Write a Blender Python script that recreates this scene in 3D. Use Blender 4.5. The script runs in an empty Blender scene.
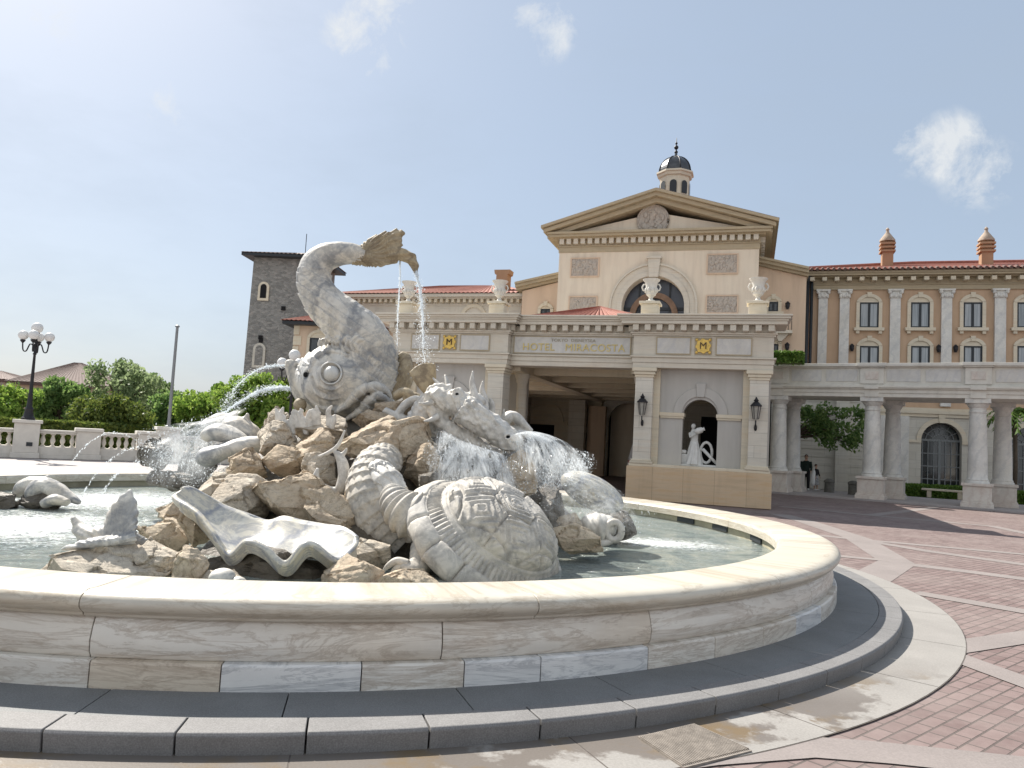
import bpy, bmesh, math, random
from mathutils import Vector, Matrix, noise
from mathutils.bvhtree import BVHTree
R = math.radians
rnd = random.Random(7)
scene = bpy.context.scene
COL = scene.collection

# ---------------------------------------------------------------- camera
FPX, ROLL, CAMH, HORIZ = 770.0, 0.055, 1.8, 441.0
PITCH = math.atan((HORIZ - 384) / FPX)
cam = bpy.data.cameras.new('camera')
cam.sensor_fit = 'HORIZONTAL'
cam.sensor_width = 36.0
cam.lens = FPX / 1024 * 36
cam.clip_start = 0.05
cam.clip_end = 5000
camo = bpy.data.objects.new('camera', cam)
COL.objects.link(camo)
camo.matrix_world = (Matrix.Translation((0, 0, CAMH)) @ Matrix.Rotation(R(90) + PITCH, 4, 'X')
                     @ Matrix.Rotation(ROLL, 4, 'Z'))
scene.camera = camo

# ---------------------------------------------------------------- light
SUN_EL, SUN_AZ = R(46), R(-44)         # azimuth measured from +Y towards +X
sd = Vector((math.sin(SUN_AZ) * math.cos(SUN_EL), math.cos(SUN_AZ) * math.cos(SUN_EL), math.sin(SUN_EL)))
world = bpy.data.worlds.new('World')
scene.world = world
world.use_nodes = True
wn, wl = world.node_tree.nodes, world.node_tree.links
wn.clear()
w_out = wn.new('ShaderNodeOutputWorld')
w_bg = wn.new('ShaderNodeBackground')
w_bg.inputs['Strength'].default_value = 0.1
sky = wn.new('ShaderNodeTexSky')
sky.sky_type = 'NISHITA'
sky.sun_disc = False
sky.sun_elevation = SUN_EL
sky.sun_rotation = SUN_AZ
sky.air_density = 1.0
sky.dust_density = 2.0
sky.ozone_density = 1.5
SKYNODES = True
wl.new(w_bg.outputs[0], w_out.inputs[0])
sun = bpy.data.lights.new('sun', 'SUN')
sun.energy = 4.1
sun.angle = R(0.5)
sun.color = (1.0, 0.94, 0.85)
suno = bpy.data.objects.new('sun', sun)
COL.objects.link(suno)
suno.rotation_euler = (-sd).to_track_quat('-Z', 'Y').to_euler()
suno.location = (0, 0, 60)
vs = scene.view_settings
vs.view_transform = 'Standard'
vs.look = 'None'
vs.exposure = 1.12
vs.gamma = 1.0
vs.use_curve_mapping = False
scene.cycles.max_bounces = 6
scene.cycles.transparent_max_bounces = 12
scene.cycles.caustics_reflective = False
scene.cycles.caustics_refractive = False

# ---------------------------------------------------------------- pixel helpers (placing)
def ray(x, y):
    dx, dy = x - 512.0, y - 384.0
    c, s = math.cos(ROLL), math.sin(ROLL)
    a, b = dx * c + dy * s, -dx * s + dy * c
    vx, vy, vz = a / FPX, 1.0, -b / FPX
    ct, st = math.cos(PITCH), math.sin(PITCH)
    return Vector((vx, vy * ct - vz * st, vy * st + vz * ct))
EYE = Vector((0, 0, CAMH))
def G(x, y, z=0.0):
    r = ray(x, y)
    return EYE + r * ((z - CAMH) / r.z)
def P(x, y, Y):
    r = ray(x, y)
    return EYE + r * (Y / r.y)
def mpp(Y):                     # metres per pixel at depth Y
    return Y / FPX
HO = Vector((8.83, 25.81, 0))   # hotel frame: u along the front, v into the depth
HA = R(-17.3)
E1 = Vector((math.cos(HA), math.sin(HA), 0))
E2 = Vector((-math.sin(HA), math.cos(HA), 0))
def UV(x, y, v):
    r = ray(x, y)
    t = (HO.dot(E2) + v) / r.dot(E2)
    p = EYE + r * t
    return (p - HO).dot(E1), p.z
def HW(u, v, z=0.0):
    return HO + E1 * u + E2 * v + Vector((0, 0, z))

def build_world():
    n, l = wn, wl
    def nd(t, ins=None, **k):
        q = n.new(t)
        for a, b in k.items(): setattr(q, a, b)
        for a, b in (ins or {}).items():
            if hasattr(b, 'links'): l.new(b, q.inputs[a])
            else: q.inputs[a].default_value = b
        return q
    def mt(op, a, b=0.0, c=0.0, clamp=False): return nd('ShaderNodeMath', {0: a, 1: b, 2: c}, operation=op, use_clamp=clamp).outputs[0]
    def mx(f, a, b, mode='MIX'):
        q = nd('ShaderNodeMix', data_type='RGBA', blend_type=mode)
        for i, x in ((0, f), (6, a), (7, b)):
            if hasattr(x, 'links'): l.new(x, q.inputs[i])
            else: q.inputs[i].default_value = x if i == 0 else (*x, 1)
        return q.outputs[2]
    d = nd('ShaderNodeTexCoord').outputs['Generated']
    # summer haze thins the blue of the clear sky
    col = mx(HAZE_MIX, sky.outputs[0], HAZE_COL)
    nz = nd('ShaderNodeTexNoise', {'Vector': d, 'Scale': 15.0, 'Detail': 10.0, 'Roughness': .66, 'Distortion': .35}).outputs['Fac']
    wisp = nd('ShaderNodeTexNoise', {'Vector': nd('ShaderNodeMapping', {'Vector': d, 'Scale': (1.5, 1.5, 4.0)}).outputs[0], 'Scale': 2.0, 'Detail': 7.0, 'Roughness': .6}).outputs['Fac']
    mask = None
    for px, py, rad, amp in CLOUDS:
        c = ray(px, py).normalized()
        dist = nd('ShaderNodeVectorMath', {0: d, 1: c}, operation='DISTANCE').outputs['Value']
        f = mt('MULTIPLY', mt('SUBTRACT', 1.0, mt('DIVIDE', dist, rad)), amp)
        mask = f if mask is None else mt('MAXIMUM', mask, f)
    m = mt('ADD', mt('MULTIPLY', mask, .42), mt('MULTIPLY', mt('SUBTRACT', nz, .5), 2.3))
    m = mt('MULTIPLY', mt('MULTIPLY', mt('SUBTRACT', m, .12, clamp=True), 2.2, clamp=True), mt('MULTIPLY', mask, 3.0, clamp=True), clamp=True)
    col = mx(mt('MULTIPLY', mt('SUBTRACT', wisp, .45, clamp=True), .9, clamp=True), col, HAZE_COL)
    col = mx(mt('MULTIPLY', m, .8), col, CLOUD_COL)
    sep = nd('ShaderNodeSeparateXYZ', {0: d})
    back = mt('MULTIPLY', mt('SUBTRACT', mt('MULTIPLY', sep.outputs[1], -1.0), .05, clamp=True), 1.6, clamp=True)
    col = mx(mt('MULTIPLY', back, .85), col, tuple(c * (1 + BACK_FILL) for c in (2.5, 2.6, 2.7)))
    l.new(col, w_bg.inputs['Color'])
HAZE_MIX, HAZE_COL, CLOUD_COL = .76, (2.0, 2.38, 2.86), (3.9, 4.0, 4.05)
BACK_FILL = .7          # added brightening of the unseen sky behind the camera, fill for shaded facades
CLOUDS = [(530, 12, .042, 1.0), (552, 30, .042, .8), (360, 34, .05, 1.0), (378, 62, .05, .9), (385, 2, .04, 1.0), (167, 103, .036, 1.35), (918, 148, .036, .9), (952, 148, .046, 1.0), (980, 175, .045, .7), (30, 10, .06, .4)]
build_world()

# ---------------------------------------------------------------- objects
def tag(o, label=None, cat=None, group=None, kind=None):
    if label: o['label'] = label
    if cat: o['category'] = cat
    if group: o['group'] = group
    if kind: o['kind'] = kind
    return o
def empty(name, loc, label, cat, group=None, rz=0.0):
    o = bpy.data.objects.new(name, None)
    COL.objects.link(o)
    o.location = loc
    o.rotation_euler = (0, 0, rz)
    o.empty_display_size = 0.2
    return tag(o, label, cat, group)
def copy_tree(o, parent=None):
    c = o.copy()
    COL.objects.link(c)
    if parent: c.parent = parent
    for ch in list(o.children):
        copy_tree(ch, c)
    return c
OFF = {}
def hotel_root(name, u, v, label, cat, group=None):
    o = empty(name, HW(u, v), label, cat, group, HA)
    OFF[o.name] = Vector((u, v, 0))
    return o

class MB:
    def __init__(s): s.v, s.f = [], []
    def add(s, vs_, fs_):
        n = len(s.v)
        s.v += [tuple(p) for p in vs_]
        s.f += [tuple(i + n for i in f) for f in fs_]
        return s
    def box(s, x0, x1, y0, y1, z0, z1):
        return s.add([(x0, y0, z0), (x1, y0, z0), (x1, y1, z0), (x0, y1, z0), (x0, y0, z1), (x1, y0, z1), (x1, y1, z1), (x0, y1, z1)],
              [(0, 3, 2, 1), (4, 5, 6, 7), (0, 1, 5, 4), (1, 2, 6, 5), (2, 3, 7, 6), (3, 0, 4, 7)])
    def prism(s, poly, a, b, axis='y'):
        n = len(poly)
        f = {'y': lambda p, t: (p[0], t, p[1]), 'z': lambda p, t: (p[0], p[1], t), 'x': lambda p, t: (t, p[0], p[1])}[axis]
        vs_ = [f(p, a) for p in poly] + [f(p, b) for p in poly]
        fs_ = [tuple(range(n)), tuple(range(2 * n - 1, n - 1, -1))] + [(i, (i + 1) % n, n + (i + 1) % n, n + i) for i in range(n)]
        return s.add(vs_, fs_)
    def lathe(s, prof, c=(0, 0, 0), n=16, a0=0.0, a1=2 * math.pi):
        full = abs(a1 - a0 - 2 * math.pi) < 1e-6
        m = n if full else n + 1
        vs_, fs_ = [], []
        for i in range(m):
            a = a0 + (a1 - a0) * i / n
            for r, z in prof:
                vs_.append((c[0] + r * math.cos(a), c[1] + r * math.sin(a), c[2] + z))
        k = len(prof)
        for i in range(n):
            j = (i + 1) % m
            for q in range(k - 1):
                fs_.append((i * k + q, j * k + q, j * k + q + 1, i * k + q + 1))
        if full:
            if prof[0][0] > 1e-6: fs_.append(tuple(i * k for i in range(m))[::-1])
            if prof[-1][0] > 1e-6: fs_.append(tuple(i * k + k - 1 for i in range(m)))
        return s.add(vs_, fs_)
    def tube(s, pts, rad, n=8, cap=True, flat=None):
        pts = [Vector(p) for p in pts]
        m = len(pts)
        if not hasattr(rad, '__len__'): rad = [rad] * m
        vs_, fs_ = [], []
        ref = None
        for i, p in enumerate(pts):
            t = (pts[min(i + 1, m - 1)] - pts[max(i - 1, 0)])
            if t.length < 1e-9: t = Vector((0, 0, 1))
            t.normalize()
            if ref is None:
                ref = Vector((0, 1, 0)) if abs(t.y) < 0.9 else Vector((1, 0, 0))
            a = (ref - t * ref.dot(t))
            if a.length < 1e-6: a = t.orthogonal()
            a.normalize()
            ref = a
            b = t.cross(a)
            fa, fb = flat if flat else (1, 1)
            for q in range(n):
                w = 2 * math.pi * q / n
                vs_.append(p + a * (math.cos(w) * rad[i] * fa) + b * (math.sin(w) * rad[i] * fb))
        for i in range(m - 1):
            for q in range(n):
                r_ = (q + 1) % n
                fs_.append((i * n + q, i * n + r_, (i + 1) * n + r_, (i + 1) * n + q))
        if cap:
            fs_.append(tuple(range(n))[::-1])
            fs_.append(tuple(range((m - 1) * n, m * n)))
        return s.add(vs_, fs_)
    def ball(s, c, r, nu=12, nv=8, rot=None):
        if not hasattr(r, '__len__'): r = (r, r, r)
        c = Vector(c)
        vs_, fs_ = [], []
        for j in range(nv + 1):
            th = math.pi * j / nv
            for i in range(nu):
                ph = 2 * math.pi * i / nu
                p = Vector((r[0] * math.sin(th) * math.cos(ph), r[1] * math.sin(th) * math.sin(ph), r[2] * math.cos(th)))
                if rot: p = rot @ p
                vs_.append(c + p)
        for j in range(nv):
            for i in range(nu):
                k = (i + 1) % nu
                if j == 0: fs_.append((i, nu + i, nu + k))
                elif j == nv - 1: fs_.append((j * nu + i, (j + 1) * nu, j * nu + k))
                else: fs_.append((j * nu + i, (j + 1) * nu + i, (j + 1) * nu + k, j * nu + k))
        return s.add(vs_, fs_)
    def mesh(s, name):
        me = bpy.data.meshes.new(name)
        me.from_pydata(s.v, [], s.f)
        bm = bmesh.new()
        bm.from_mesh(me)
        bmesh.ops.remove_doubles(bm, verts=bm.verts, dist=1e-5)
        bmesh.ops.recalc_face_normals(bm, faces=bm.faces)
        bm.to_mesh(me)
        bm.free()
        return me
    def build(s, name, mat, parent=None, smooth=False, bevel=0.0, angle=None):
        if parent is not None and parent.name in OFF:
            o_ = OFF[parent.name]
            s.v = [(p[0] - o_.x, p[1] - o_.y, p[2]) for p in s.v]
        me = s.mesh(name)
        return link_mesh(name, me, mat, parent, smooth, bevel, angle)
def link_mesh(name, me, mat, parent=None, smooth=False, bevel=0.0, angle=None):
    me.materials.clear()
    me.materials.append(mat)
    o = bpy.data.objects.new(name, me)
    COL.objects.link(o)
    if parent is not None:
        o.parent = parent
        if parent.type == 'MESH' and parent.parent is not None and parent.parent.name in OFF and o.name not in OFF:
            pass
    if smooth:
        me.polygons.foreach_set('use_smooth', [True] * len(me.polygons))
        if angle: me.set_sharp_from_angle(angle=R(angle))
    if bevel > 0:
        b = o.modifiers.new('bevel', 'BEVEL')
        b.width = bevel
        b.segments = 2
        b.limit_method = 'ANGLE'
        b.angle_limit = R(40)
    return o
def sub(mb, name, mat, part, **k):
    """a sub-part: same coordinates as its part"""
    top = part.parent
    if top is not None and top.name in OFF:
        o_ = OFF[top.name]
        mb.v = [(p[0] - o_.x, p[1] - o_.y, p[2]) for p in mb.v]
    me = mb.mesh(name)
    o = link_mesh(name, me, mat, None, **k)
    o.parent = part
    return o
def apply_mods(o):
    dg = bpy.context.evaluated_depsgraph_get()
    me = bpy.data.meshes.new_from_object(o.evaluated_get(dg))
    o.modifiers.clear()
    o.data = me
    return o
def remesh(mb, vox, smooth=3, name='tmp'):
    """union of closed shapes -> one continuous skin"""
    me = mb.mesh(name)
    o = bpy.data.objects.new(name, me)
    COL.objects.link(o)
    m = o.modifiers.new('r', 'REMESH')
    m.mode = 'VOXEL'
    m.voxel_size = vox
    if smooth:
        k = o.modifiers.new('s', 'SMOOTH')
        k.iterations = smooth
        k.factor = 0.5
    dg = bpy.context.evaluated_depsgraph_get()
    out = bpy.data.meshes.new_from_object(o.evaluated_get(dg))
    bpy.data.objects.remove(o)
    bpy.data.meshes.remove(me)
    out.name = name
    return out
def catmull(pts, k=6):
    pts = [tuple(p) if hasattr(p, '__len__') else (p,) for p in pts]
    out = []
    n = len(pts)
    for i in range(n - 1):
        p0, p1, p2, p3 = pts[max(i - 1, 0)], pts[i], pts[i + 1], pts[min(i + 2, n - 1)]
        for q in range(k):
            t = q / k
            out.append(tuple(0.5 * (2 * b + (c - a) * t + (2 * a - 5 * b + 4 * c - d) * t * t + (3 * b - a - 3 * c + d) * t ** 3)
                             for a, b, c, d in zip(p0, p1, p2, p3)))
    out.append(pts[-1])
    return out

# ---------------------------------------------------------------- materials
class NT:
    def __init__(s, name):
        s.m = bpy.data.materials.new(name)
        s.m.use_nodes = True
        s.t = s.m.node_tree
        s.n, s.l = s.t.nodes, s.t.links
        s.n.clear()
        s.out = s.n.new('ShaderNodeOutputMaterial')
        s.b = s.n.new('ShaderNodeBsdfPrincipled')
        s.l.new(s.b.outputs[0], s.out.inputs[0])
        s.co = s.n.new('ShaderNodeTexCoord').outputs['Object']
    def node(s, t, ins=None, **k):
        n = s.n.new(t)
        for a, b in k.items(): setattr(n, a, b)
        for a, b in (ins or {}).items():
            if hasattr(b, 'is_output') or hasattr(b, 'links'): s.l.new(b, n.inputs[a])
            else: n.inputs[a].default_value = b
        return n
    def noise(s, scale, detail=6, rough=.6, dist=0.0, vec=None):
        return s.node('ShaderNodeTexNoise', {'Vector': vec or s.co, 'Scale': scale, 'Detail': detail, 'Roughness': rough, 'Distortion': dist}).outputs['Fac']
    def ramp(s, fac, stops, interp='LINEAR'):
        r = s.node('ShaderNodeValToRGB', {'Fac': fac})
        e = r.color_ramp.elements
        r.color_ramp.interpolation = interp
        while len(e) < len(stops): e.new(0.5)
        for q, (p, c) in enumerate(stops):
            e[q].position = p
            e[q].color = (*c, 1) if hasattr(c, '__len__') else (c, c, c, 1)
        return r.outputs['Color']
    def mix(s, fac, a, b, mode='MIX'):
        n = s.node('ShaderNodeMix', data_type='RGBA', blend_type=mode)
        for i, x in ((0, fac), (6, a), (7, b)):
            if hasattr(x, 'links'): s.l.new(x, n.inputs[i])
            elif i == 0: n.inputs[0].default_value = x
            else: n.inputs[i].default_value = (*x, 1)
        return n.outputs[2]
    def math(s, op, a, b=0.0):
        n = s.node('ShaderNodeMath', operation=op)
        for i, x in ((0, a), (1, b)):
            if hasattr(x, 'links'): s.l.new(x, n.inputs[i])
            else: n.inputs[i].default_value = x
        return n.outputs[0]
    def map(s, scale=(1, 1, 1), rot=(0, 0, 0), loc=(0, 0, 0), vec=None):
        return s.node('ShaderNodeMapping', {'Vector': vec or s.co, 'Scale': scale, 'Rotation': rot, 'Location': loc}).outputs[0]
    def bump(s, h, strength=.4, dist=.02, prev=None):
        ins = {'Height': h, 'Strength': strength, 'Distance': dist}
        if prev is not None: ins['Normal'] = prev
        return s.node('ShaderNodeBump', ins).outputs[0]
    def fin(s, col, rough=.8, normal=None, spec=.3, metal=0.0):
        for k, x in (('Base Color', col), ('Roughness', rough)):
            if hasattr(x, 'links'): s.l.new(x, s.b.inputs[k])
            else: s.b.inputs[k].default_value = (*x, 1) if hasattr(x, '__len__') else x
        s.b.inputs['Specular IOR Level'].default_value = spec
        s.b.inputs['Metallic'].default_value = metal
        if normal is not None: s.l.new(normal, s.b.inputs['Normal'])
        return s.m
def sc(c, k): return tuple(min(1, x * k) for x in c)
def plain(name, c, rough=.7, var=.12, scale=6, bump=.15, metal=0.0, spec=.3, dirt=None):
    t = NT(name)
    n1 = t.noise(scale, 6)
    col = t.ramp(n1, [(.3, sc(c, 1 - var)), (.7, sc(c, 1 + var))])
    if dirt:
        d = t.ramp(t.noise(scale * .35, 8, .7), [(.5, 0.0), (.75, 1.0)])
        col = t.mix(t.math('MULTIPLY', d, .6), col, dirt)
    return t.fin(col, rough, t.bump(t.noise(scale * 8, 4), bump, .01) if bump else None, spec, metal)
def stucco(name, c, c2):
    t = NT(name)
    big = t.ramp(t.noise(.45, 5, .65), [(.35, c), (.7, c2)])
    streak = t.noise(1.0, 5, .6, vec=t.map((2.2, 2.2, .25)))
    col = t.mix(t.math('MULTIPLY', t.ramp(streak, [(.45, 0.0), (.75, 1.0)]), .38), big, sc(c2, .6))
    return t.fin(col, .9, t.bump(t.noise(30, 4), .2, .01), .2)
def limestone(name, c, warm, line=0.0, lz=.45, lu=.95):
    """dressed travertine: soft horizontal bedding, block joints every lz metres"""
    t = NT(name)
    bed = t.noise(1.0, 6, .65, vec=t.map((.6, .6, 7)))
    col = t.ramp(bed, [(.3, sc(c, .82)), (.5, c), (.72, warm)])
    blot = t.ramp(t.noise(1.1, 6, .6), [(.4, 0.0), (.75, 1.0)])
    col = t.mix(t.math('MULTIPLY', blot, .28), col, sc(warm, .8))
    grime = t.ramp(t.noise(1.4, 7, .7, vec=t.map((3, 3, .35))), [(.52, 0.0), (.8, 1.0)])
    col = t.mix(t.math('MULTIPLY', grime, .3), col, sc(c, .5))
    nb = t.bump(t.noise(14, 6), .25, .01)
    if line > 0:
        br = t.node('ShaderNodeTexBrick', {'Vector': t.map(rot=(R(90), 0, 0)), 'Scale': 1.0, 'Mortar Size': .008, 'Mortar Smooth': .2,
                    'Brick Width': lu, 'Row Height': lz, 'Color1': (1, 1, 1, 1), 'Color2': (.86, .84, .8, 1), 'Mortar': (.35, .33, .3, 1)})
        col = t.mix(line, col, br.outputs['Color'], 'MULTIPLY')
        nb = t.bump(br.outputs['Fac'], -.3, .01, nb)
    return t.fin(col, .75, nb, .3)
def marble(name, base, vein, warm, scale=1.0, warmth=.5, rough=.5, veins=.6, wear=0.0):
    t = NT(name)
    oi = t.node('ShaderNodeObjectInfo').outputs['Random']
    off = t.node('ShaderNodeVectorMath', {0: t.co, 1: (0, 0, 0)}, operation='ADD')
    cmb = t.node('ShaderNodeCombineXYZ', {0: t.math('MULTIPLY', oi, 37.0), 1: t.math('MULTIPLY', oi, 11.0), 2: t.math('MULTIPLY', oi, 23.0)})
    t.l.new(cmb.outputs[0], off.inputs[1])
    vec = off.outputs[0]
    w = t.node('ShaderNodeTexWave', {'Vector': t.map((1, 1, 1), (R(25), R(-40), R(30)), vec=vec), 'Scale': .55 * scale, 'Distortion': 9.0, 'Detail': 6.0,
                                     'Detail Scale': 1.3, 'Detail Roughness': .65}).outputs['Fac']
    v = t.ramp(w, [(0.0, 1.0), (.14, .35), (.34, 0.0)])
    v2 = t.ramp(t.noise(1.6 * scale, 9, .72, 1.2, vec), [(.44, 0.0), (.5, 1.0), (.56, 0.0)])
    cl = t.ramp(t.noise(.9 * scale, 7, .65, .5, vec), [(.35, 0.0), (.68, 1.0)])
    wm = t.ramp(t.noise(.55 * scale, 6, .6, .8, vec), [(.42, 0.0), (.66, 1.0)])
    col = t.mix(cl, base, sc(base, .8))
    col = t.mix(t.math('MULTIPLY', wm, warmth), col, warm)
    col = t.mix(t.math('MULTIPLY', v, veins), col, vein)
    col = t.mix(t.math('MULTIPLY', v2, veins * .7), col, vein)
    if wear:
        g = t.ramp(t.noise(5 * scale, 8, .75, .3, vec), [(.48, 0.0), (.7, 1.0)])
        col = t.mix(t.math('MULTIPLY', g, wear), col, sc(vein, .55))
    nb = t.bump(t.noise(22, 6, .7), .25, .008)
    return t.fin(col, rough, nb, .4)

M = {}
M['travertine'] = limestone('portico_travertine', (.64, .61, .54), (.61, .55, .46), .5, .42, 1.3)
M['travertine_plain'] = limestone('cornice_stone', (.61, .57, .49), (.57, .50, .40))
M['tan_stone'] = limestone('pedestal_sandstone', (.62, .48, .33), (.58, .40, .23), .55, 1.2, 1.05)
M['grey_plaster'] = stucco('grey_plaster', (.46, .45, .43), (.50, .48, .44))
M['trim'] = limestone('trim_stone', (.66, .60, .48), (.62, .52, .38))
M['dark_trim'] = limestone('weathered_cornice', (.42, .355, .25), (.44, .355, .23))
M['cream'] = stucco('cream_stucco', (.71, .635, .52), (.68, .585, .47))
M['pink'] = stucco('pink_stucco', (.64, .50, .38), (.60, .46, .34))
M['peach'] = stucco('peach_stucco', (.49, .345, .235), (.55, .40, .28))
M['pale_wall'] = limestone('pale_wall_stone', (.60, .58, .52), (.54, .51, .44), .5, .5, 1.4)
M['white_marble'] = marble('panel_marble', (.62, .61, .58), (.42, .42, .43), (.56, .52, .44), 1.6, .4, .45, .35)
M['column_marble'] = marble('column_marble', (.72, .71, .67), (.42, .43, .43), (.64, .60, .51), 1.3, .35, .45, .4)
M['balus_stone'] = plain('balustrade_stone', (.60, .57, .52), .8, .08, 3, .2)
M['gold'] = plain('gold_leaf', (.66, .45, .12), .4, .2, 12, .2, .6, .5)
M['dark_letter'] = plain('dark_bronze_letters', (.09, .06, .04), .5, .1, 10, 0, .3)
M['iron'] = plain('dark_iron', (.022, .022, .026), .5, .2, 10, .1, .3, .4)
M['frame'] = plain('window_frame_dark', (.03, .035, .04), .5, .1, 10, 0)
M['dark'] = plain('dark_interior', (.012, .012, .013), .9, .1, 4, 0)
M['globe'] = plain('lamp_globe', (.66, .66, .65), .35, .0, 4, 0)
M['lead'] = plain('dome_lead', (.06, .065, .07), .32, .3, 3, .15, .5, .6)
M['white_paint'] = plain('white_paint', (.78, .78, .78), .35, .03, 4, 0, 0, .5)
M['relief'] = marble('relief_stone', (.52, .47, .41), (.28, .25, .22), (.50, .40, .31), 4.0, .4, .7, .5, .3)
M['urn'] = plain('urn_stone', (.62, .60, .55), .7, .12, 6, .3)
def glass(name, c, rough=.08):
    t = NT(name)
    col = t.ramp(t.noise(.8, 3), [(.35, sc(c, .7)), (.65, sc(c, 1.25))])
    return t.fin(col, rough, None, .8)
M['glass'] = glass('window_glass', (.022, .028, .032))
def curtained():
    t = NT('curtained_glass')
    oi = t.node('ShaderNodeObjectInfo').outputs['Random']
    col = t.ramp(oi, [(0, (.13, .16, .18)), (.35, (.24, .28, .31)), (.7, (.33, .36, .38)), (1, (.20, .235, .26))])
    folds = t.noise(1.0, 3, .6, vec=t.map((14, 14, .4)))
    col = t.mix(.45, col, t.ramp(folds, [(.35, (.10, .12, .13)), (.65, (.42, .45, .47))]))
    return t.fin(col, .1, None, .8)
M['curtain'] = curtained()
M['blue_glass'] = glass('blue_glass', (.012, .016, .03), .3)
def tiles(name, c, c2):
    t = NT(name)
    isl = t.noise(7, 4, .7)
    col = t.ramp(isl, [(.3, c), (.7, c2)])
    col = t.mix(t.ramp(t.noise(1.2, 6, .7), [(.45, 0.0), (.75, .5)]), col, sc(c, .5))
    return t.fin(col, .75, t.bump(t.noise(25, 3), .3, .02), .3)
M['tile'] = tiles('terracotta_tiles', (.25, .085, .065), (.36, .15, .105))
M['tile_dark'] = tiles('dark_roof_tiles', (.10, .062, .055), (.16, .105, .09))
def rubble():
    t = NT('tower_rubble')
    v = t.node('ShaderNodeTexVoronoi', {'Vector': t.map((3.6, 3.6, 6.0)), 'Scale': 1.0, 'Randomness': .9}, feature='DISTANCE_TO_EDGE').outputs['Distance']
    vc = t.node('ShaderNodeTexVoronoi', {'Vector': t.map((3.6, 3.6, 6.0)), 'Scale': 1.0, 'Randomness': .9}).outputs['Color']
    g = t.node('ShaderNodeSeparateColor', {'Color': vc}).outputs[0]
    col = t.ramp(g, [(0, (.18, .18, .175)), (.5, (.26, .26, .25)), (1, (.35, .34, .32))])
    col = t.mix(t.ramp(v, [(0, 1.0), (.05, 0.0)]), col, (.32, .30, .27))
    col = t.mix(t.math('MULTIPLY', t.noise(.35, 6), .5), col, (.22, .215, .20))
    return t.fin(col, .9, t.bump(t.ramp(v, [(0, 0.0), (.15, 1.0)]), .7, .05), .2)
M['rubble'] = rubble()
M['pink_marble'] = marble('plinth_marble', (.68, .64, .58), (.46, .36, .31), (.62, .51, .44), 1.6, .5, .55, .3)
M['colonnade_stone'] = marble('colonnade_stone', (.70, .68, .62), (.44, .42, .38), (.62, .58, .48), 1.0, .4, .6, .2)
M['pole'] = plain('grey_pole', (.22, .23, .24), .5, .1, 4, 0, .3)
M['tail'] = plain('tail_light_red', (.35, .02, .015), .25, .05, 4, 0)
M['doorbars'] = plain('door_bars', (.20, .215, .22), .5, .1, 6, 0)
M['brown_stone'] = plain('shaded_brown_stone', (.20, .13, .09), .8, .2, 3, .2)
M['pale_gold'] = plain('pale_gilt_letters', (.60, .48, .20), .4, .1, 8, 0, .3, .4)

M['chimney'] = stucco('chimney_stucco', (.36, .22, .14), (.42, .27, .17))
M['grey_gold'] = plain('worn_letters', (.36, .32, .24), .5, .1, 8, 0)
def ring_marble(name, base, vein, warm, warmth, veins, off):
    """sawn marble of the curved wall: long slanting veins running round the wall"""
    t = NT(name)
    oi = t.node('ShaderNodeObjectInfo').outputs['Random']
    sp = t.node('ShaderNodeSeparateXYZ', {0: t.co})
    u = t.math('MULTIPLY', t.math('ARCTAN2', sp.outputs[1], sp.outputs[0]), 7.2)
    c = t.node('ShaderNodeCombineXYZ', {0: t.math('ADD', u, t.math('MULTIPLY', oi, 40.0)), 1: t.math('MULTIPLY', oi, 9.0), 2: sp.outputs[2]}).outputs[0]
    r1 = t.map((.42, 1, 3.4), (0, R(24), 0), vec=c)
    a = t.noise(1.0, 9, .68, .9, r1)
    v1 = t.ramp(a, [(.44, 0.0), (.485, .95), (.505, .1), (.60, .45), (.66, 0.0)])
    b_ = t.noise(2.6, 8, .7, 1.4, t.map((.35, 1, 2.2), (0, R(28), 0), vec=c))
    v2 = t.ramp(b_, [(.46, 0.0), (.5, 1.0), (.53, 0.0)])
    tint = t.ramp(t.noise(.5, 4, .6, .5, c), [(.38, 0.0), (.62, 1.0)])
    blk = t.ramp(oi, [(0, .1), (.4, .35), (.7, .75), (1, .2)])
    col = t.mix(t.math('MULTIPLY', t.math('MULTIPLY', tint, blk), warmth), base, warm)
    col = t.mix(t.math('MULTIPLY', v1, veins), col, vein)
    col = t.mix(t.math('MULTIPLY', v2, veins * .9), col, sc(vein, .8))
    cloud = t.ramp(t.noise(1.4, 6, .65, .4, c), [(.35, 1.06), (.7, .84)])
    col = t.mix(.8, col, cloud, 'MULTIPLY')
    pits = t.ramp(t.noise(40, 4, .8, 0, c), [(.66, 0.0), (.74, 1.0)])
    col = t.mix(t.math('MULTIPLY', pits, .35), col, sc(vein, .5))
    return t.fin(col, .38, t.bump(t.noise(9, 7, .75, .3, c), .25, .012), .45)
M['chimney_cap'] = plain('chimney_cap_stone', (.36, .29, .23), .8, .2, 5, .3)
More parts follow.
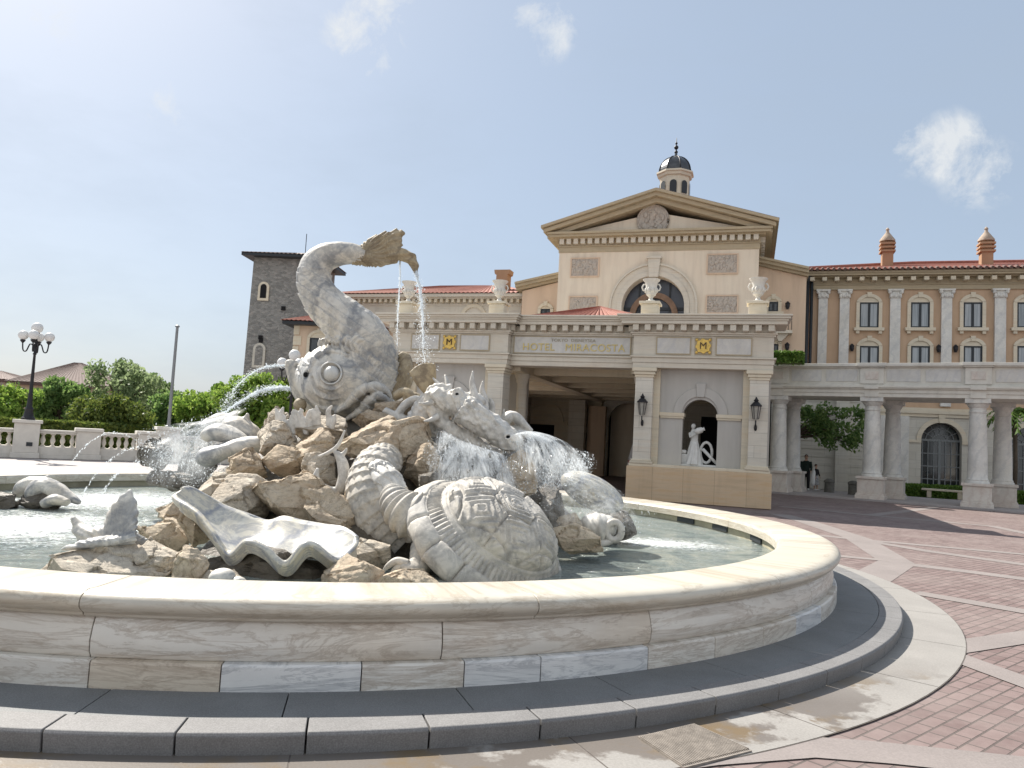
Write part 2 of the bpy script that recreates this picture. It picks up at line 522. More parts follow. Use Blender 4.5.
# ================================================================ ground
def brick_paving():
    t = NT('brick_paving')
    vec = t.map(rot=(0, 0, R(-41)))
    br = t.node('ShaderNodeTexBrick', {'Vector': vec, 'Scale': 1.0, 'Mortar Size': .009, 'Mortar Smooth': .3, 'Bias': 0.0,
                'Brick Width': .24, 'Row Height': .118, 'Color1': (.135, .09, .085, 1), 'Color2': (.235, .175, .165, 1), 'Mortar': (.08, .07, .062, 1)}, offset=.5)
    col = br.outputs['Color']
    col = t.mix(.45, col, t.ramp(t.noise(5, 7, .75), [(.3, (.105, .075, .072)), (.7, (.24, .185, .175))]))
    col = t.mix(br.outputs['Fac'], col, (.088, .072, .066))
    dust = t.ramp(t.noise(.5, 7, .7), [(.42, 0.0), (.75, .55)])
    col = t.mix(dust, col, (.27, .232, .215))
    h = t.math('SUBTRACT', t.math('MULTIPLY', t.noise(20, 4), .25), br.outputs['Fac'])
    return t.fin(col, .8, t.bump(h, .6, .012), .3)
def slab_paving(name, c, wet=0.0):
    t = NT(name)
    col = t.ramp(t.noise(1.3, 7, .65), [(.3, sc(c, .84)), (.7, sc(c, 1.1))])
    col = t.mix(.25, col, t.ramp(t.noise(60, 3), [(.35, sc(c, .6)), (.65, sc(c, 1.25))]))
    rough = .8
    if wet:
        # spilled water and rust-brown dried stain beside the kerb
        sep = t.node('ShaderNodeSeparateXYZ', {0: t.co})
        x, y = sep.outputs[0], sep.outputs[1]
        rr = t.math('SQRT', t.math('ADD', t.math('POWER', t.math('ADD', x, 2.65), 2.0), t.math('POWER', t.math('SUBTRACT', y, 12.2), 2.0)))
        n = t.noise(.9, 5, .55)
        edge = t.math('SUBTRACT', t.math('ADD', t.math('MULTIPLY', n, 2.6), -.55), t.math('SUBTRACT', rr, 7.9))
        w = t.ramp(t.math('ADD', edge, t.math('MULTIPLY', t.math('SUBTRACT', t.noise(5, 6, .7), .5), .8)), [(.30, 0.0), (.42, 1.0)])
        front = t.ramp(t.math('MULTIPLY', t.math('SUBTRACT', 9.5, y), .15), [(.35, 0.0), (.55, 1.0)])
        w = t.math('MULTIPLY', w, front)
        brown = t.ramp(t.noise(1.7, 5, .6, vec=t.map(loc=(3, 5, 0))), [(.5, 0.0), (.62, 1.0)])
        col = t.mix(t.math('MULTIPLY', w, .75), col, (.12, .10, .085))
        col = t.mix(t.math('MULTIPLY', t.math('MULTIPLY', w, brown), .6), col, (.17, .11, .04))
        rough = t.math('SUBTRACT', .8, t.math('MULTIPLY', w, .4))
    return t.fin(col, rough, t.bump(t.noise(50, 3), .25, .004), .35)
M['brick'] = brick_paving()
M['ring'] = slab_paving('ring_slabs', (.27, .258, .243), 1.0)
M['band'] = slab_paving('band_slabs', (.235, .207, .197))
M['joint'] = plain('paving_joint', (.12, .105, .095), .9, .2, 8, .1)
M['pale_paving'] = slab_paving('pale_paving', (.36, .33, .32))
def flat(name, poly, z, mat, kind='structure'):
    b = MB()
    b.add([(p[0], p[1], z) for p in poly], [tuple(range(len(poly)))])
    o = b.build(name, mat)
    if kind: tag(o, kind=kind)
    return o
FC = Vector((-2.65, 12.2, 0))
flat('ground', [(-600, -60), (600, -60), (600, 1200), (-600, 1200)], -.012, M['brick'])
# plaza left and behind the fountain is pale stone
flat('plaza_paving', [(-80, 5.0), (-7, 5.0), (-2.8, 21.5), (-2.8, 60), (-80, 60)], -.0095, M['pale_paving'])
def annulus(r0, r1, a0, a1, n):
    out = []
    for i in range(n + 1):
        a = a0 + (a1 - a0) * i / n
        out.append((FC.x + r1 * math.cos(a), FC.y + r1 * math.sin(a)))
    for i in range(n, -1, -1):
        a = a0 + (a1 - a0) * i / n
        out.append((FC.x + r0 * math.cos(a), FC.y + r0 * math.sin(a)))
    return out
RING = 8.52
b = MB()
b.add([(x, y, -.002) for x, y in annulus(7.6, RING + .008, 0, 2 * math.pi, 160)], [(i, i + 1, 320 - i, 321 - i) for i in range(160)])
tag(b.build('ring_joint', M['joint']), kind='structure')
b = MB()
NS = 30
for k in range(NS):
    a0, a1 = 2 * math.pi * k / NS + .09 + .0006, 2 * math.pi * (k + 1) / NS + .09 - .0006
    p = annulus(7.8, RING, a0, a1, 6)
    b.add([(x, y, 0) for x, y in p], [(i, i + 1, 12 - i, 13 - i) for i in range(6)])
tag(b.build('ring_path', M['ring']), kind='structure')
# pale strips crossing the brick
def band(pix, w, z=-.008, mat='band'):
    pts = [G(x, y, 0) for x, y in pix]
    L, Rr = [], []
    for i, p in enumerate(pts):
        d = (pts[min(i + 1, len(pts) - 1)] - pts[max(i - 1, 0)]).normalized()
        n = Vector((-d.y, d.x, 0))
        L.append(p + n * w / 2)
        Rr.append(p - n * w / 2)
    b = MB()
    n = len(pts)
    b.add([(p.x, p.y, z) for p in L] + [(p.x, p.y, z) for p in Rr], [(i, i + 1, n + i + 1, n + i) for i in range(n - 1)])
    return tag(b.build('paving_strip', M[mat]), kind='structure')
zz = [0]
def bandz(pix, w):
    zz[0] += 1
    band(pix, w, -.008 + .0004 * (zz[0] % 12))
bandz([(855, 586), (897, 562), (858, 538), (806, 521), (780, 514)], .62)
bandz([(893, 562), (960, 570), (1060, 583)], .42)
bandz([(800, 533), (858, 539), (930, 551), (1060, 569)], .40)
bandz([(858, 539), (925, 545), (1060, 557)], .36)
bandz([(820, 554), (888, 560)], .3)
bandz([(780, 506), (871, 515), (992, 526), (1060, 540)], .45)
bandz([(871, 515), (930, 508), (962, 500)], .4)
bandz([(915, 592), (1060, 617)], .36)
bandz([(925, 651), (1040, 634)], .36)
bandz([(925, 645), (1060, 694)], .34)
bandz([(560, 770), (700, 752), (800, 745), (880, 751), (1100, 774)], .36)
# drain cover set in the ring
g = [G(x, y, 0.006) for x, y in ((638, 737), (692, 724), (752, 751), (684, 768))]
gr = empty('drain_cover', (g[0] + g[1] + g[2] + g[3]) / 4, 'ribbed grey drain cover set in the wet paving by the fountain kerb', 'drain cover')
c0 = gr.location
def quad(p, q, r_, s_, z0, z1, mb):
    pts = [p, q, r_, s_]
    mb.add([(v.x - c0.x, v.y - c0.y, z0) for v in pts] + [(v.x - c0.x, v.y - c0.y, z1) for v in pts],
           [(0, 1, 2, 3), (7, 6, 5, 4), (0, 1, 5, 4), (1, 2, 6, 5), (2, 3, 7, 6), (3, 0, 4, 7)])
M['grate'] = plain('drain_metal', (.27, .24, .21), .7, .25, 14, .3, .2)
b = MB()
quad(*g, -.02, .003, b)
b.build('plate', M['grate'], gr)
b = MB()
for k in range(34):
    t0, t1 = (k + .2) / 34, (k + .7) / 34
    quad(g[0].lerp(g[3], .04).lerp(g[1].lerp(g[2], .04), t0), g[0].lerp(g[3], .04).lerp(g[1].lerp(g[2], .04), t1),
         g[0].lerp(g[3], .96).lerp(g[1].lerp(g[2], .96), t1), g[0].lerp(g[3], .96).lerp(g[1].lerp(g[2], .96), t0), .0032, .012, b)
b.build('rib', M['grate'], gr)['kind'] = 'stuff'

# ================================================================ architecture helpers (hotel frame: u, v, z)
def arc(uc, zs, r, a0, a1, n=18):
    return [(uc + r * math.cos(a0 + (a1 - a0) * i / n), zs + r * math.sin(a0 + (a1 - a0) * i / n)) for i in range(n + 1)]
def arch_wall(mb, u0, u1, z0, z1, uc, w, zs, v0, v1, n=18):
    """wall with an arched opening reaching down to z0"""
    r = w / 2
    poly = [(u0, z0), (uc - r, z0)] + arc(uc, zs, r, math.pi, 0, n) + [(uc + r, z0), (u1, z0), (u1, z1), (u0, z1)]
    mb.prism(poly, v0, v1)
def arch_ring(mb, uc, zs, r0, r1, v0, v1, leg=0.0, n=18):
    out = arc(uc, zs, r1, 0, math.pi, n)
    inn = arc(uc, zs, r0, math.pi, 0, n)
    for i in range(n):
        q = [out[i], out[i + 1], inn[n - i - 1], inn[n - i]]
        mb.prism(q, v0, v1)
    if leg > 0:
        mb.box(uc - r1, uc - r0, v0, v1, zs - leg, zs)
        mb.box(uc + r0, uc + r1, v0, v1, zs - leg, zs)
def ring_box(mb, u0, u1, v0, v1, z0, z1, p):
    mb.box(u0 - p, u1 + p, v0 - p, v1, z0, z1)
def roof_sheet(mb, a, b_, c, d, pitch=.3, amp=.06):
    """barrel-tile field on quad a-b (eave) to d-c (ridge); waves run up the slope"""
    a, b_, c, d = map(Vector, (a, b_, c, d))
    n = max(2, int((b_ - a).length / pitch))
    up = (b_ - a).cross(d - a).normalized()
    if up.z < 0: up = -up
    vs_, fs_ = [], []
    m = n * 4
    rows = 2
    for i in range(m + 1):
        t = i / m
        h = up * (amp * abs(math.sin(math.pi * t * n)) )
        e, r_ = a.lerp(b_, t), d.lerp(c, t)
        vs_ += [e + h, r_ + h]
    for i in range(m):
        fs_.append((2 * i, 2 * i + 2, 2 * i + 3, 2 * i + 1))
    mb.add(vs_, fs_)
    return mb

# ================================================================ entrance portico
po = hotel_root('entrance_portico', -7.1, 0, 'cream stone entrance portico with gilded sign, dentilled cornice and sandstone base', 'portico')
UL, UR = -14.35, 0.0
LB, RB = (-14.35, -9.45), (-4.87, 0.0)         # the two end bays
ZP, ZC, ZT = 1.27, 4.66, 6.5
for bay in (LB, RB):
    b = MB()
    b.box(bay[0], bay[1], 0, 1.75, 0, ZP - .1)
    b.build('pedestal', M['tan_stone'], po, bevel=.02)
    b = MB()
    b.box(bay[0] + .06, bay[1] - .06, .05, 1.7, ZP - .1, ZP)
    b.build('pedestal_cap', M['trim'], po, bevel=.015)
    for pu in (bay[0] + .18, bay[1] - .18 - .62):
        b = MB()
        b.box(pu, pu + .62, .1, .95, ZP + .14, ZC - .34)
        b.build('pier', M['travertine'], po, bevel=.012)
        b = MB()
        b.box(pu - .09, pu + .71, .02, 1.03, ZP, ZP + .08)
        b.box(pu - .05, pu + .67, .05, 1.0, ZP + .08, ZP + .145)
        b.build('pier_base', M['trim'], po, bevel=.015)
        b = MB()
        b.box(pu - .03, pu + .65, .07, .98, ZC - .345, ZC - .25)
        b.box(pu - .07, pu + .69, .03, 1.02, ZC - .25, ZC - .14)
        b.box(pu - .12, pu + .74, -.02, 1.07, ZC - .14, ZC)
        b.build('pier_capital', M['trim'], po, bevel=.02)
    # recessed grey screen with arched niche
    c = (bay[0] + bay[1]) / 2
    aw, zs = 1.2, 3.02
    b = MB()
    arch_wall(b, bay[0] + .8, bay[1] - .8, ZP, ZC - .002, c, aw, zs, .55, .98)
    b.build('niche_wall', M['grey_plaster'], po)
    for u_ in (bay[0] + .8, bay[1] - 1.02):
        b = MB()
        b.box(u_, u_ + .22, .42, .56, ZP, ZC - .002)
        b.build('side_reveal', M['trim'], po)
    b = MB()
    arch_ring(b, c, zs + .1, aw / 2 + .01, aw / 2 + .32, .49, .56)
    b.prism([(c - .12, zs + .1 + aw / 2 - .02), (c + .12, zs + .1 + aw / 2 - .02), (c + .17, zs + aw / 2 + .56), (c - .17, zs + aw / 2 + .56)], .44, .562)
    b.build('archivolt', M['grey_plaster'], po, bevel=.01)
    for s0, s1 in ((bay[0] + 1.02, c - aw / 2 + .06), (c + aw / 2 - .06, bay[1] - 1.02)):
        b = MB()
        b.box(s0, s1, .46, .99, zs - .03, zs + .1)
        b.box(s0 + .03, s1 - .03, .49, .98, zs - .1, zs - .03)
        b.build('impost', M['trim'], po, bevel=.01)
# entablature, stepping forward over the end bays
def entab(name, u0, u1, vf, vb, side):
    b = MB()
    st = [(ZC, 4.84, 0), (4.84, 5.02, .03), (5.02, 5.08, .09), (5.08, 5.80, .0), (5.80, 5.86, .06), (5.86, 5.93, .11), (5.93, 6.17, .05), (6.17, 6.29, .40), (6.29, 6.36, .44), (6.36, 6.44, .50), (6.44, ZT, .55)]
    for z0, z1, p in st:
        b.box(u0 - p * side[0], u1 + p * side[1], vf - p, vb, z0 + .001, z1)
    o = b.build(name, M['travertine_plain'], po, bevel=.012)
    n = max(1, int((u1 - u0) / .42))
    b = MB()
    for k in range(n + 1):
        u = u0 + .1 + (u1 - u0 - .2) * k / n
        b.box(u - .1, u + .1, vf - .34, vf - .04, 5.955, 6.168)
        b.box(u - .085, u + .085, vf - .25, vf - .04, 5.935, 5.956)
    sub(b, 'modillion', M['travertine_plain'], o, bevel=.02)['kind'] = 'stuff'
    return o
entab('entablature', RB[0] + .06, RB[1] - .06, .06, 1.2, (1, 1))
entab('entablature', LB[0] + .06, LB[1] - .06, .06, 1.2, (1, 1))
entab('entablature', LB[1] - .055, RB[0] + .055, .45, 1.2, (0, 0))
# marble panels, crests, sign
def panel(u0, u1, z0, z1, vf, nm='frieze_panel', mat='white_marble'):
    b = MB()
    b.box(u0 + .035, u1 - .035, vf - .03, vf + .02, z0 + .035, z1 - .035)
    o = b.build(nm, M[mat], po)
    f = MB()
    for q in ((u0, u1, z0, z0 + .035), (u0, u1, z1 - .035, z1), (u0, u0 + .035, z0 + .035, z1 - .035), (u1 - .035, u1, z0 + .035, z1 - .035)):
        f.box(q[0], q[1], vf - .045, vf + .02, q[2], q[3])
    sub(f, 'panel_frame', M['dark_trim'], o)
    return o
def letters(txt, size, u, z, vf, parent, mat, name, ext=.015, squash=1.0):
    cu = bpy.data.curves.new('lettering', 'FONT')
    cu.body = txt
    cu.size = size
    cu.extrude = ext
    cu.align_x = 'CENTER'
    cu.align_y = 'CENTER'
    cu.space_character = 1.08
    o = bpy.data.objects.new('lettering', cu)
    COL.objects.link(o)
    dg = bpy.context.evaluated_depsgraph_get()
    me = bpy.data.meshes.new_from_object(o.evaluated_get(dg))
    bpy.data.objects.remove(o)
    tp = parent if parent.name in OFF else parent.parent
    o_ = OFF[tp.name]
    me.transform(Matrix.Translation(Vector((u, vf, z)) - o_) @ Matrix.Rotation(R(90), 4, 'X') @ Matrix.Diagonal((squash, 1, 1, 1)))
    me.name = name
    ob = link_mesh(name, me, M[mat])
    ob.parent = parent
    return ob
for bay in (LB, RB):
    c = (bay[0] + bay[1]) / 2 + .05
    panel(c - 1.62, c - .42, 5.14, 5.76, .06)
    panel(c + .42, c + 1.62, 5.14, 5.76, .06)
    b = MB()
    b.box(c - .29, c + .29, .02, .07, 5.15, 5.74)
    o = b.build('crest_plaque', M['dark_trim'], po, bevel=.01)
    b = MB()
    star = []
    for k in range(32):
        a = 2 * math.pi * k / 32
        rr = .265 if k % 4 in (0, 1) else .235
        star.append((c + rr * math.cos(a), 5.445 + rr * math.sin(a)))
    b.prism(star, -.02, .03)
    for su in (-1, 1):
        for sz in (-1, 1):
            b.ball((c + su * .22, .0, 5.445 + sz * .22), (.055, .03, .055), 8, 6)
    sub(b, 'gilt_medallion', M['gold'], o, bevel=.01)
    letters('M', .34, c, 5.445, -.03, o, 'dark_letter', 'letter', .02)
sg = panel(-9.40, -4.95, 5.12, 5.79, .45, 'sign_panel')
letters('HOTEL', .38, -8.42, 5.36, .41, sg, 'pale_gold', 'sign_word', .02, 1.0)
letters('MIRACOSTA', .38, -6.28, 5.36, .41, sg, 'pale_gold', 'sign_word', .02, 1.0)
letters('TOKYO', .16, -7.62, 5.63, .41, sg, 'grey_gold', 'sign_word', .01, 1.1)
letters('DISNEYSEA', .16, -6.72, 5.63, .41, sg, 'grey_gold', 'sign_word', .01, 1.1)
# urn plinths on the cornice
for u in (-13.85, -10.05, -4.3, -.62):
    b = MB()
    b.box(u - .30, u + .30, .05, .65, ZT, ZT + .45)
    b.box(u - .37, u + .37, -.02, .72, ZT + .45, ZT + .54)
    b.build('urn_plinth', M['tan_stone'] if False else M['trim'], po, bevel=.015)
# porch behind: ceiling, beams, columns, back wall
PD = 19.5
b = MB()
b.box(UL + .1, UR - .1, 1.2, PD, 4.95, 5.15)
b.build('porch_ceiling', M['trim'], po)
b = MB()
for v in (3.2, 6.2, 9.2, 12.2, 15.2, 18.2):
    b.box(UL + .5, UR - .5, v - .22, v + .22, 4.55, 4.949)
b.box(-9.75, -9.25, .98, PD, 4.5, 4.948)
b.box(-5.0, -4.5, .98, PD, 4.5, 4.948)
b.build('ceiling_beam', M['trim'], po)
for u in (UL + .2, UR - .6):
    b = MB()
    b.box(u, u + .4, 1.2, PD, 4.66, 6.4)
    b.build('side_entablature', M['travertine_plain'], po)
for u in (-9.5, -4.75):
    for v in (2.2,):
        b = MB()
        b.lathe([(.30, 0), (.30, .1), (.26, .18), (.235, .3), (.20, 4.1), (.24, 4.16), (.25, 4.25), (.30, 4.36), (.30, 4.5)], (u, v, 0), 20)
        b.build('porch_column', M['travertine_plain'], po, smooth=True, angle=35)
for u in (UL + .4, UR - .45):
    for v in (7.0, 13.0):
        b = MB()
        b.box(u - .3, u + .3, v - .3, v + .3, 0, 4.66)
        b.build('porch_pier', M['travertine'], po)
# side walls and back wall of the porch
for u, v_ in ((UL + .1, 12.0), (UR - .4, 3.4)):
    b = MB()
    b.box(u, u + .3, v_, PD, 0, 4.66)
    b.build('porch_side_wall', M['travertine'], po)
# screen behind the niche statue, with a second arch
for bay in (LB, RB):
    c = (bay[0] + bay[1]) / 2
    b = MB()
    arch_wall(b, bay[0] + .1, bay[1] - .1, ZP - .05, 4.94, c, 2.1, 2.75, 3.1, 3.35)
    b.build('inner_screen', M['grey_plaster'], po)
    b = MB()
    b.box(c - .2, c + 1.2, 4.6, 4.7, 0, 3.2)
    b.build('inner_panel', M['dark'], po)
    for u in (((bay[1] - .3, bay[1] - .1),) if bay is RB else ()):
        b = MB()
        b.box(u[0], u[1], .99, 3.09, ZP - .05, 4.94)
        b.build('inner_side_wall', M['grey_plaster'], po)
    b = MB()
    b.box(bay[0] + .1, bay[1] - .1, 1.76, 4.0, 0, ZP - .06)
    b.build('inner_floor', M['tan_stone'], po)
def UU(x, v): return UV(x, 430, v)[0]
VB = PD - .2
ba, bw = UU(543, VB), (UU(558, VB) - UU(528, VB))
bz = UV(543, 421, VB)[1]
b = MB()
b.box(UL - 1, UU(600, VB), PD - .1, PD + .3, 0, 5.0)
b.build('porch_back_wall', M['trim'], po)
b = MB()
arch_ring(b, ba, bz, bw / 2, bw / 2 + .3, PD - .24, PD - .08)
b.box(UL, ba - bw / 2 - .3, PD - .22, PD - .08, bz - .18, bz - .02)
b.box(ba + bw / 2 + .3, UU(567, VB), PD - .22, PD - .08, bz - .18, bz - .02)
b.build('back_arch', M['trim'], po)
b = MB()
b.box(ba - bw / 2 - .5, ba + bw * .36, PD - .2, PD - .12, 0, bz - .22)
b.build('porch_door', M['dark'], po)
b = MB()
b.box(UU(568, PD - 1.2), UU(584, PD - 1.2), PD - 1.2, PD - .3, 0, 4.5)
b.build('back_pier', M['travertine'], po)
b = MB()
b.box(UU(588, PD - .5), UU(605, PD - .5), PD - .6, PD + .3, 0, 4.2)
b.build('back_pilaster', M['pink'], po)
cu0, cu1 = UU(608, PD), UU(648, PD)
cz = UV(628, 403, PD)[1]
b = MB()
arch_wall(b, UU(603, PD), -.4, 0, 5.0, (cu0 + cu1) / 2, cu1 - cu0, cz - (cu1 - cu0) / 2, PD - .1, PD + .3)
b.build('carriage_arch', M['pale_wall'], po)
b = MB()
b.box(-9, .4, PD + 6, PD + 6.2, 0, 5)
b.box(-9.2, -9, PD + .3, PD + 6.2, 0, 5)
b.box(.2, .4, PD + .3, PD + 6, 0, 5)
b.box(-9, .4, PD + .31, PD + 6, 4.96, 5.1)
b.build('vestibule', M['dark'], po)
# tiled hip roof over the porch
b = MB()
ru0, ru1, rv0, rv1, rz = -11.2, -3.5, 1.3, 13.0, ZT - .08
ap0, ap1 = (-7.15, 5.6, 7.82), (-7.15, 9.0, 7.82)
roof_sheet(b, (ru0, rv0, rz), (ru1, rv0, rz), ap0, ap0, .34, .07)
roof_sheet(b, (ru1, rv0, rz), (ru1, rv1, rz), ap1, ap0, .34, .07)
roof_sheet(b, (ru0, rv1, rz), (ru0, rv0, rz), ap0, ap1, .34, .07)
roof_sheet(b, (ru1, rv1, rz), (ru0, rv1, rz), ap1, ap1, .34, .07)
b.build('porch_roof', M['tile'], po)
b = MB()
b.box(UL + .15, UR - .15, 1.2, PD, 6.3, 6.39)
b.build('roof_deck', M['travertine_plain'], po)

# urns standing on the cornice
def make_urn():
    o = empty('stone_urn', (0, 0, 0), 'x', 'urn', 'stone urns along the portico cornice')
    b = MB()
    b.box(-.16, .16, -.16, .16, 0, .06)
    b.lathe([(.13, .06), (.09, .10), (.065, .16), (.10, .22), (.17, .27), (.19, .36)], n=20)
    b.build('foot', M['urn'], o, smooth=True, angle=40)
    b = MB()
    b.lathe([(.19, .36), (.2, .42), (.20, .6), (.235, .74), (.30, .80), (.31, .84), (.27, .845), (.22, .78)], n=20)
    for k in range(10):
        a = 2 * math.pi * k / 10
        b.ball((.195 * math.cos(a), .195 * math.sin(a), .44), (.055, .055, .1), 8, 6)
    b.build('bowl', M['urn'], o, smooth=True, angle=50)
    for s_ in (-1, 1):
        b = MB()
        b.tube([(s_ * .19, 0, .42), (s_ * .29, 0, .45), (s_ * .33, 0, .56), (s_ * .28, 0, .66), (s_ * .22, 0, .66)], .028, 8)
        b.build('handle', M['urn'], o, smooth=True)
    return o
urn = make_urn()
for k, (u, lb) in enumerate(((-13.85, 'stone urn on the portico cornice behind the falling water'), (-10.05, 'stone urn on the cornice left of the gilded sign'),
                             (-4.3, 'stone urn on the cornice in front of the big round-arched window'), (-.62, 'stone urn at the right end of the portico cornice'))):
    o = urn if k == 0 else copy_tree(urn)
    o.location = HW(u, .35, ZT + .54)
    o.rotation_euler.z = HA
    o['label'] = lb

# wall lanterns
def make_lantern():
    o = empty('wall_lantern', (0, 0, 0), 'x', 'lantern', 'iron wall lanterns on the portico piers')
    b = MB()
    b.tube([(0, .0, -.62), (0, -.1, -.6), (0, -.17, -.5), (0, -.2, -.36)], .022, 8)
    b.ball((0, -.03, -.6), (.05, .04, .12), 8, 6)
    b.tube([(0, 0, -.2), (0, -.1, -.28), (0, -.2, -.33)], .018, 6)
    b.build('bracket', M['iron'], o, smooth=True)
    b = MB()
    b.lathe([(.07, -.34), (.09, -.3), (.15, .1), (.15, .12)], (0, -.2, 0), 6)
    b.build('lamp_glass', M['lanternglass'], o)
    b = MB()
    for k in range(6):
        a = 2 * math.pi * k / 6
        b.tube([(.09 * math.cos(a), -.2 + .09 * math.sin(a), -.32), (.155 * math.cos(a), -.2 + .155 * math.sin(a), .12)], .012, 5)
    b.build('cage', M['iron'], o)
    b = MB()
    b.lathe([(.19, .11), (.19, .14), (.10, .24), (.06, .27), (.09, .31), (.05, .35), (.02, .42), (0.0, .44)], (0, -.2, 0), 10)
    b.build('cap', M['iron'], o, smooth=True, angle=30)
    return o
M['lanternglass'] = plain('lantern_glass', (.30, .29, .26), .2, .15, 5, 0, 0, .5)
lan = make_lantern()
for k, (px, py, lb) in enumerate(((643, 406, 'iron lantern on the pier left of the statue niche'), (756, 410, 'iron lantern on the pier at the right end of the portico'),
                                  (487, 408, 'iron lantern partly hidden behind the dragon horns'))):
    o = lan if k == 0 else copy_tree(lan)
    u, z = UV(px, py, .1)
    o.location = HW(u, .1, z)
    o.rotation_euler.z = HA
    o['label'] = lb
# ================================================================ pediment block
V1 = 20.0
cb = hotel_root('pediment_building', -6.0, V1, 'tall cream building with a triangular pediment and great arched window behind the portico', 'building')
def U(x, y, v): return UV(x, y, v)[0]
def Z(x, y, v): return UV(x, y, v)[1]
wu0, wu1 = U(556, 320, V1), U(757, 320, V1)
zc = Z(655, 251, V1)           # underside of the entablature
uc = U(653, 300, V1)
ar_r0 = (U(683, 305, V1) - U(621, 305, V1)) / 2
zsp = Z(653, 274, V1) - ar_r0 - .15
b = MB()
arch_wall(b, wu0, wu1, 4.9, zc, uc, 2 * ar_r0, zsp, V1, V1 + .8, 28)
b.box(wu0, wu1, V1 + .3, V1 + .8, 0, 4.899)
b.build('front_wall', M['cream'], cb)
b = MB()
b.box(wu0, wu0 + .4, V1 + .8, V1 + 15, 0, zc)
b.box(wu1 - .4, wu1, V1 + .8, V1 + 15, 0, zc)
b.box(wu0, wu1, V1 + 15, V1 + 15.4, 0, zc)
b.build('side_wall', M['cream'], cb)
b = MB()
arch_ring(b, uc, zsp, ar_r0 + .01, ar_r0 + .32, V1 - .16, V1 + .1, 2.0, 30)
arch_ring(b, uc, zsp, ar_r0 + .32, ar_r0 + .68, V1 - .10, V1 + .1, 2.0, 30)
arch_ring(b, uc, zsp, ar_r0 + .68, ar_r0 + .80, V1 - .2, V1 + .1, 2.0, 30)
b.prism([(uc - .28, zsp + ar_r0 - .1), (uc + .28, zsp + ar_r0 - .1), (uc + .38, zsp + ar_r0 + 1.05), (uc - .38, zsp + ar_r0 + 1.05)], V1 - .32, V1 + .05)
b.box(uc - .46, uc + .46, V1 - .38, V1 + .05, zsp + ar_r0 + 1.05, zsp + ar_r0 + 1.2)
b.build('great_arch', M['dark_trim'] if False else M['travertine_plain'], cb, bevel=.01)
b = MB()
b.box(uc - ar_r0 - .02, uc + ar_r0 + .02, V1 + .72, V1 + .79, 4.95, zsp + ar_r0 + .05)
w_ = b.build('arched_window', M['blue_glass'], cb)
b = MB()
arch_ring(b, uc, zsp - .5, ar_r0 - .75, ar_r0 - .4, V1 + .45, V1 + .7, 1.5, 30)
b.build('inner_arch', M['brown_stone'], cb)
b = MB()
for k in (-1, 0, 1):
    b.box(uc + k * ar_r0 * .5 - .05, uc + k * ar_r0 * .5 + .05, V1 + .62, V1 + .715, 4.96, zsp + ar_r0 * (.98 if k == 0 else .84))
b.box(uc - ar_r0, uc + ar_r0, V1 + .6, V1 + .71, zsp - .1, zsp + .06)
b.box(uc - ar_r0, uc + ar_r0, V1 + .58, V1 + .7, zsp - 1.0, zsp - .8)
sub(b, 'window_frame', M['frame'], w_)
# entablature with dentils
du = .15
st = [(0, .35, .05), (.35, .42, .12), (.42, .82, .06), (.82, .9, .35), (.9, 1.05, .62), (1.05, 1.2, .72)]
b = MB()
for z0, z1, p in st:
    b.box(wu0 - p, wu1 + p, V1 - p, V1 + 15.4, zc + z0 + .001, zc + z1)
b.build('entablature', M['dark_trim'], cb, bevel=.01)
b = MB()
n = 27
for k in range(n):
    u = wu0 + .2 + (wu1 - wu0 - .4) * k / (n - 1)
    b.box(u - .14, u + .14, V1 - .34, V1 - .03, zc + .5, zc + .819)
for k in range(24):
    v = V1 + .5 + k * .6
    b.box(wu1 + .03, wu1 + .34, v - .14, v + .14, zc + .5, zc + .819)
b.build('dentil', M['travertine_plain'], cb)['kind'] = 'stuff'
zt = zc + 1.2
apz = Z(652, 195, V1 - .7)
eu0, eu1 = wu0 - .72, wu1 + .72
um = (eu0 + eu1) / 2
b = MB()
b.prism([(wu0, zt - .02), (wu1, zt - .02), (um, apz - .9)], V1 + .05, V1 + .4)
b.build('tympanum', M['cream'], cb)
b = MB()
sl = (apz - zt) / (um - eu0)
def rake(mb, off, th, vf, ext=0.0):
    for s_ in (-1, 1):
        e = eu0 - ext if s_ < 0 else eu1 + ext
        z_e = zt - ext * sl * 0 - off
        mb.prism([(e, z_e), (um, apz - off), (um, apz - off - th), (e, z_e - th)] if s_ < 0 else [(um, apz - off), (e, z_e), (e, z_e - th), (um, apz - off - th)], vf, V1 + 15.4)
rake(b, -.34, .17, V1 - 1.05, .32)
rake(b, -.17, .24, V1 - .86, .18)
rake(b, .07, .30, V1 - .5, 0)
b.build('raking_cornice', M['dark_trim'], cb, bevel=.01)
b = MB()
for s_ in (-1, 1):
    e = (eu0 - .34) if s_ < 0 else (eu1 + .34)
    zA, zB = zt + .355, apz + .36
    roof_sheet(b, (e, V1 - 1.0, zA), (e, V1 + 15.5, zA), (um, V1 + 15.5, zB), (um, V1 - 1.0, zB), .32, .05)
b.build('tiled_roof', M['tile_dark'], cb)
b = MB()
mu, mz = U(653, 220.5, V1), Z(653, 220.5, V1)
mr = 14.5 * mpp(HW(mu, V1).y)
b.prism([(mu + mr * math.cos(2 * math.pi * k / 32), mz + mr * math.sin(2 * math.pi * k / 32)) for k in range(32)], V1 - .04, V1 + .06)
med = b.build('medallion', M['relief'], cb)
b = MB()
r2 = random.Random(3)
for k in range(26):
    a, q = r2.random() * 6.28, mr * .75 * r2.random() ** .5
    b.ball((mu + q * math.cos(a), V1 - .05, mz + q * math.sin(a)), (.1 + .12 * r2.random(), .06, .08 + .14 * r2.random()), 8, 6)
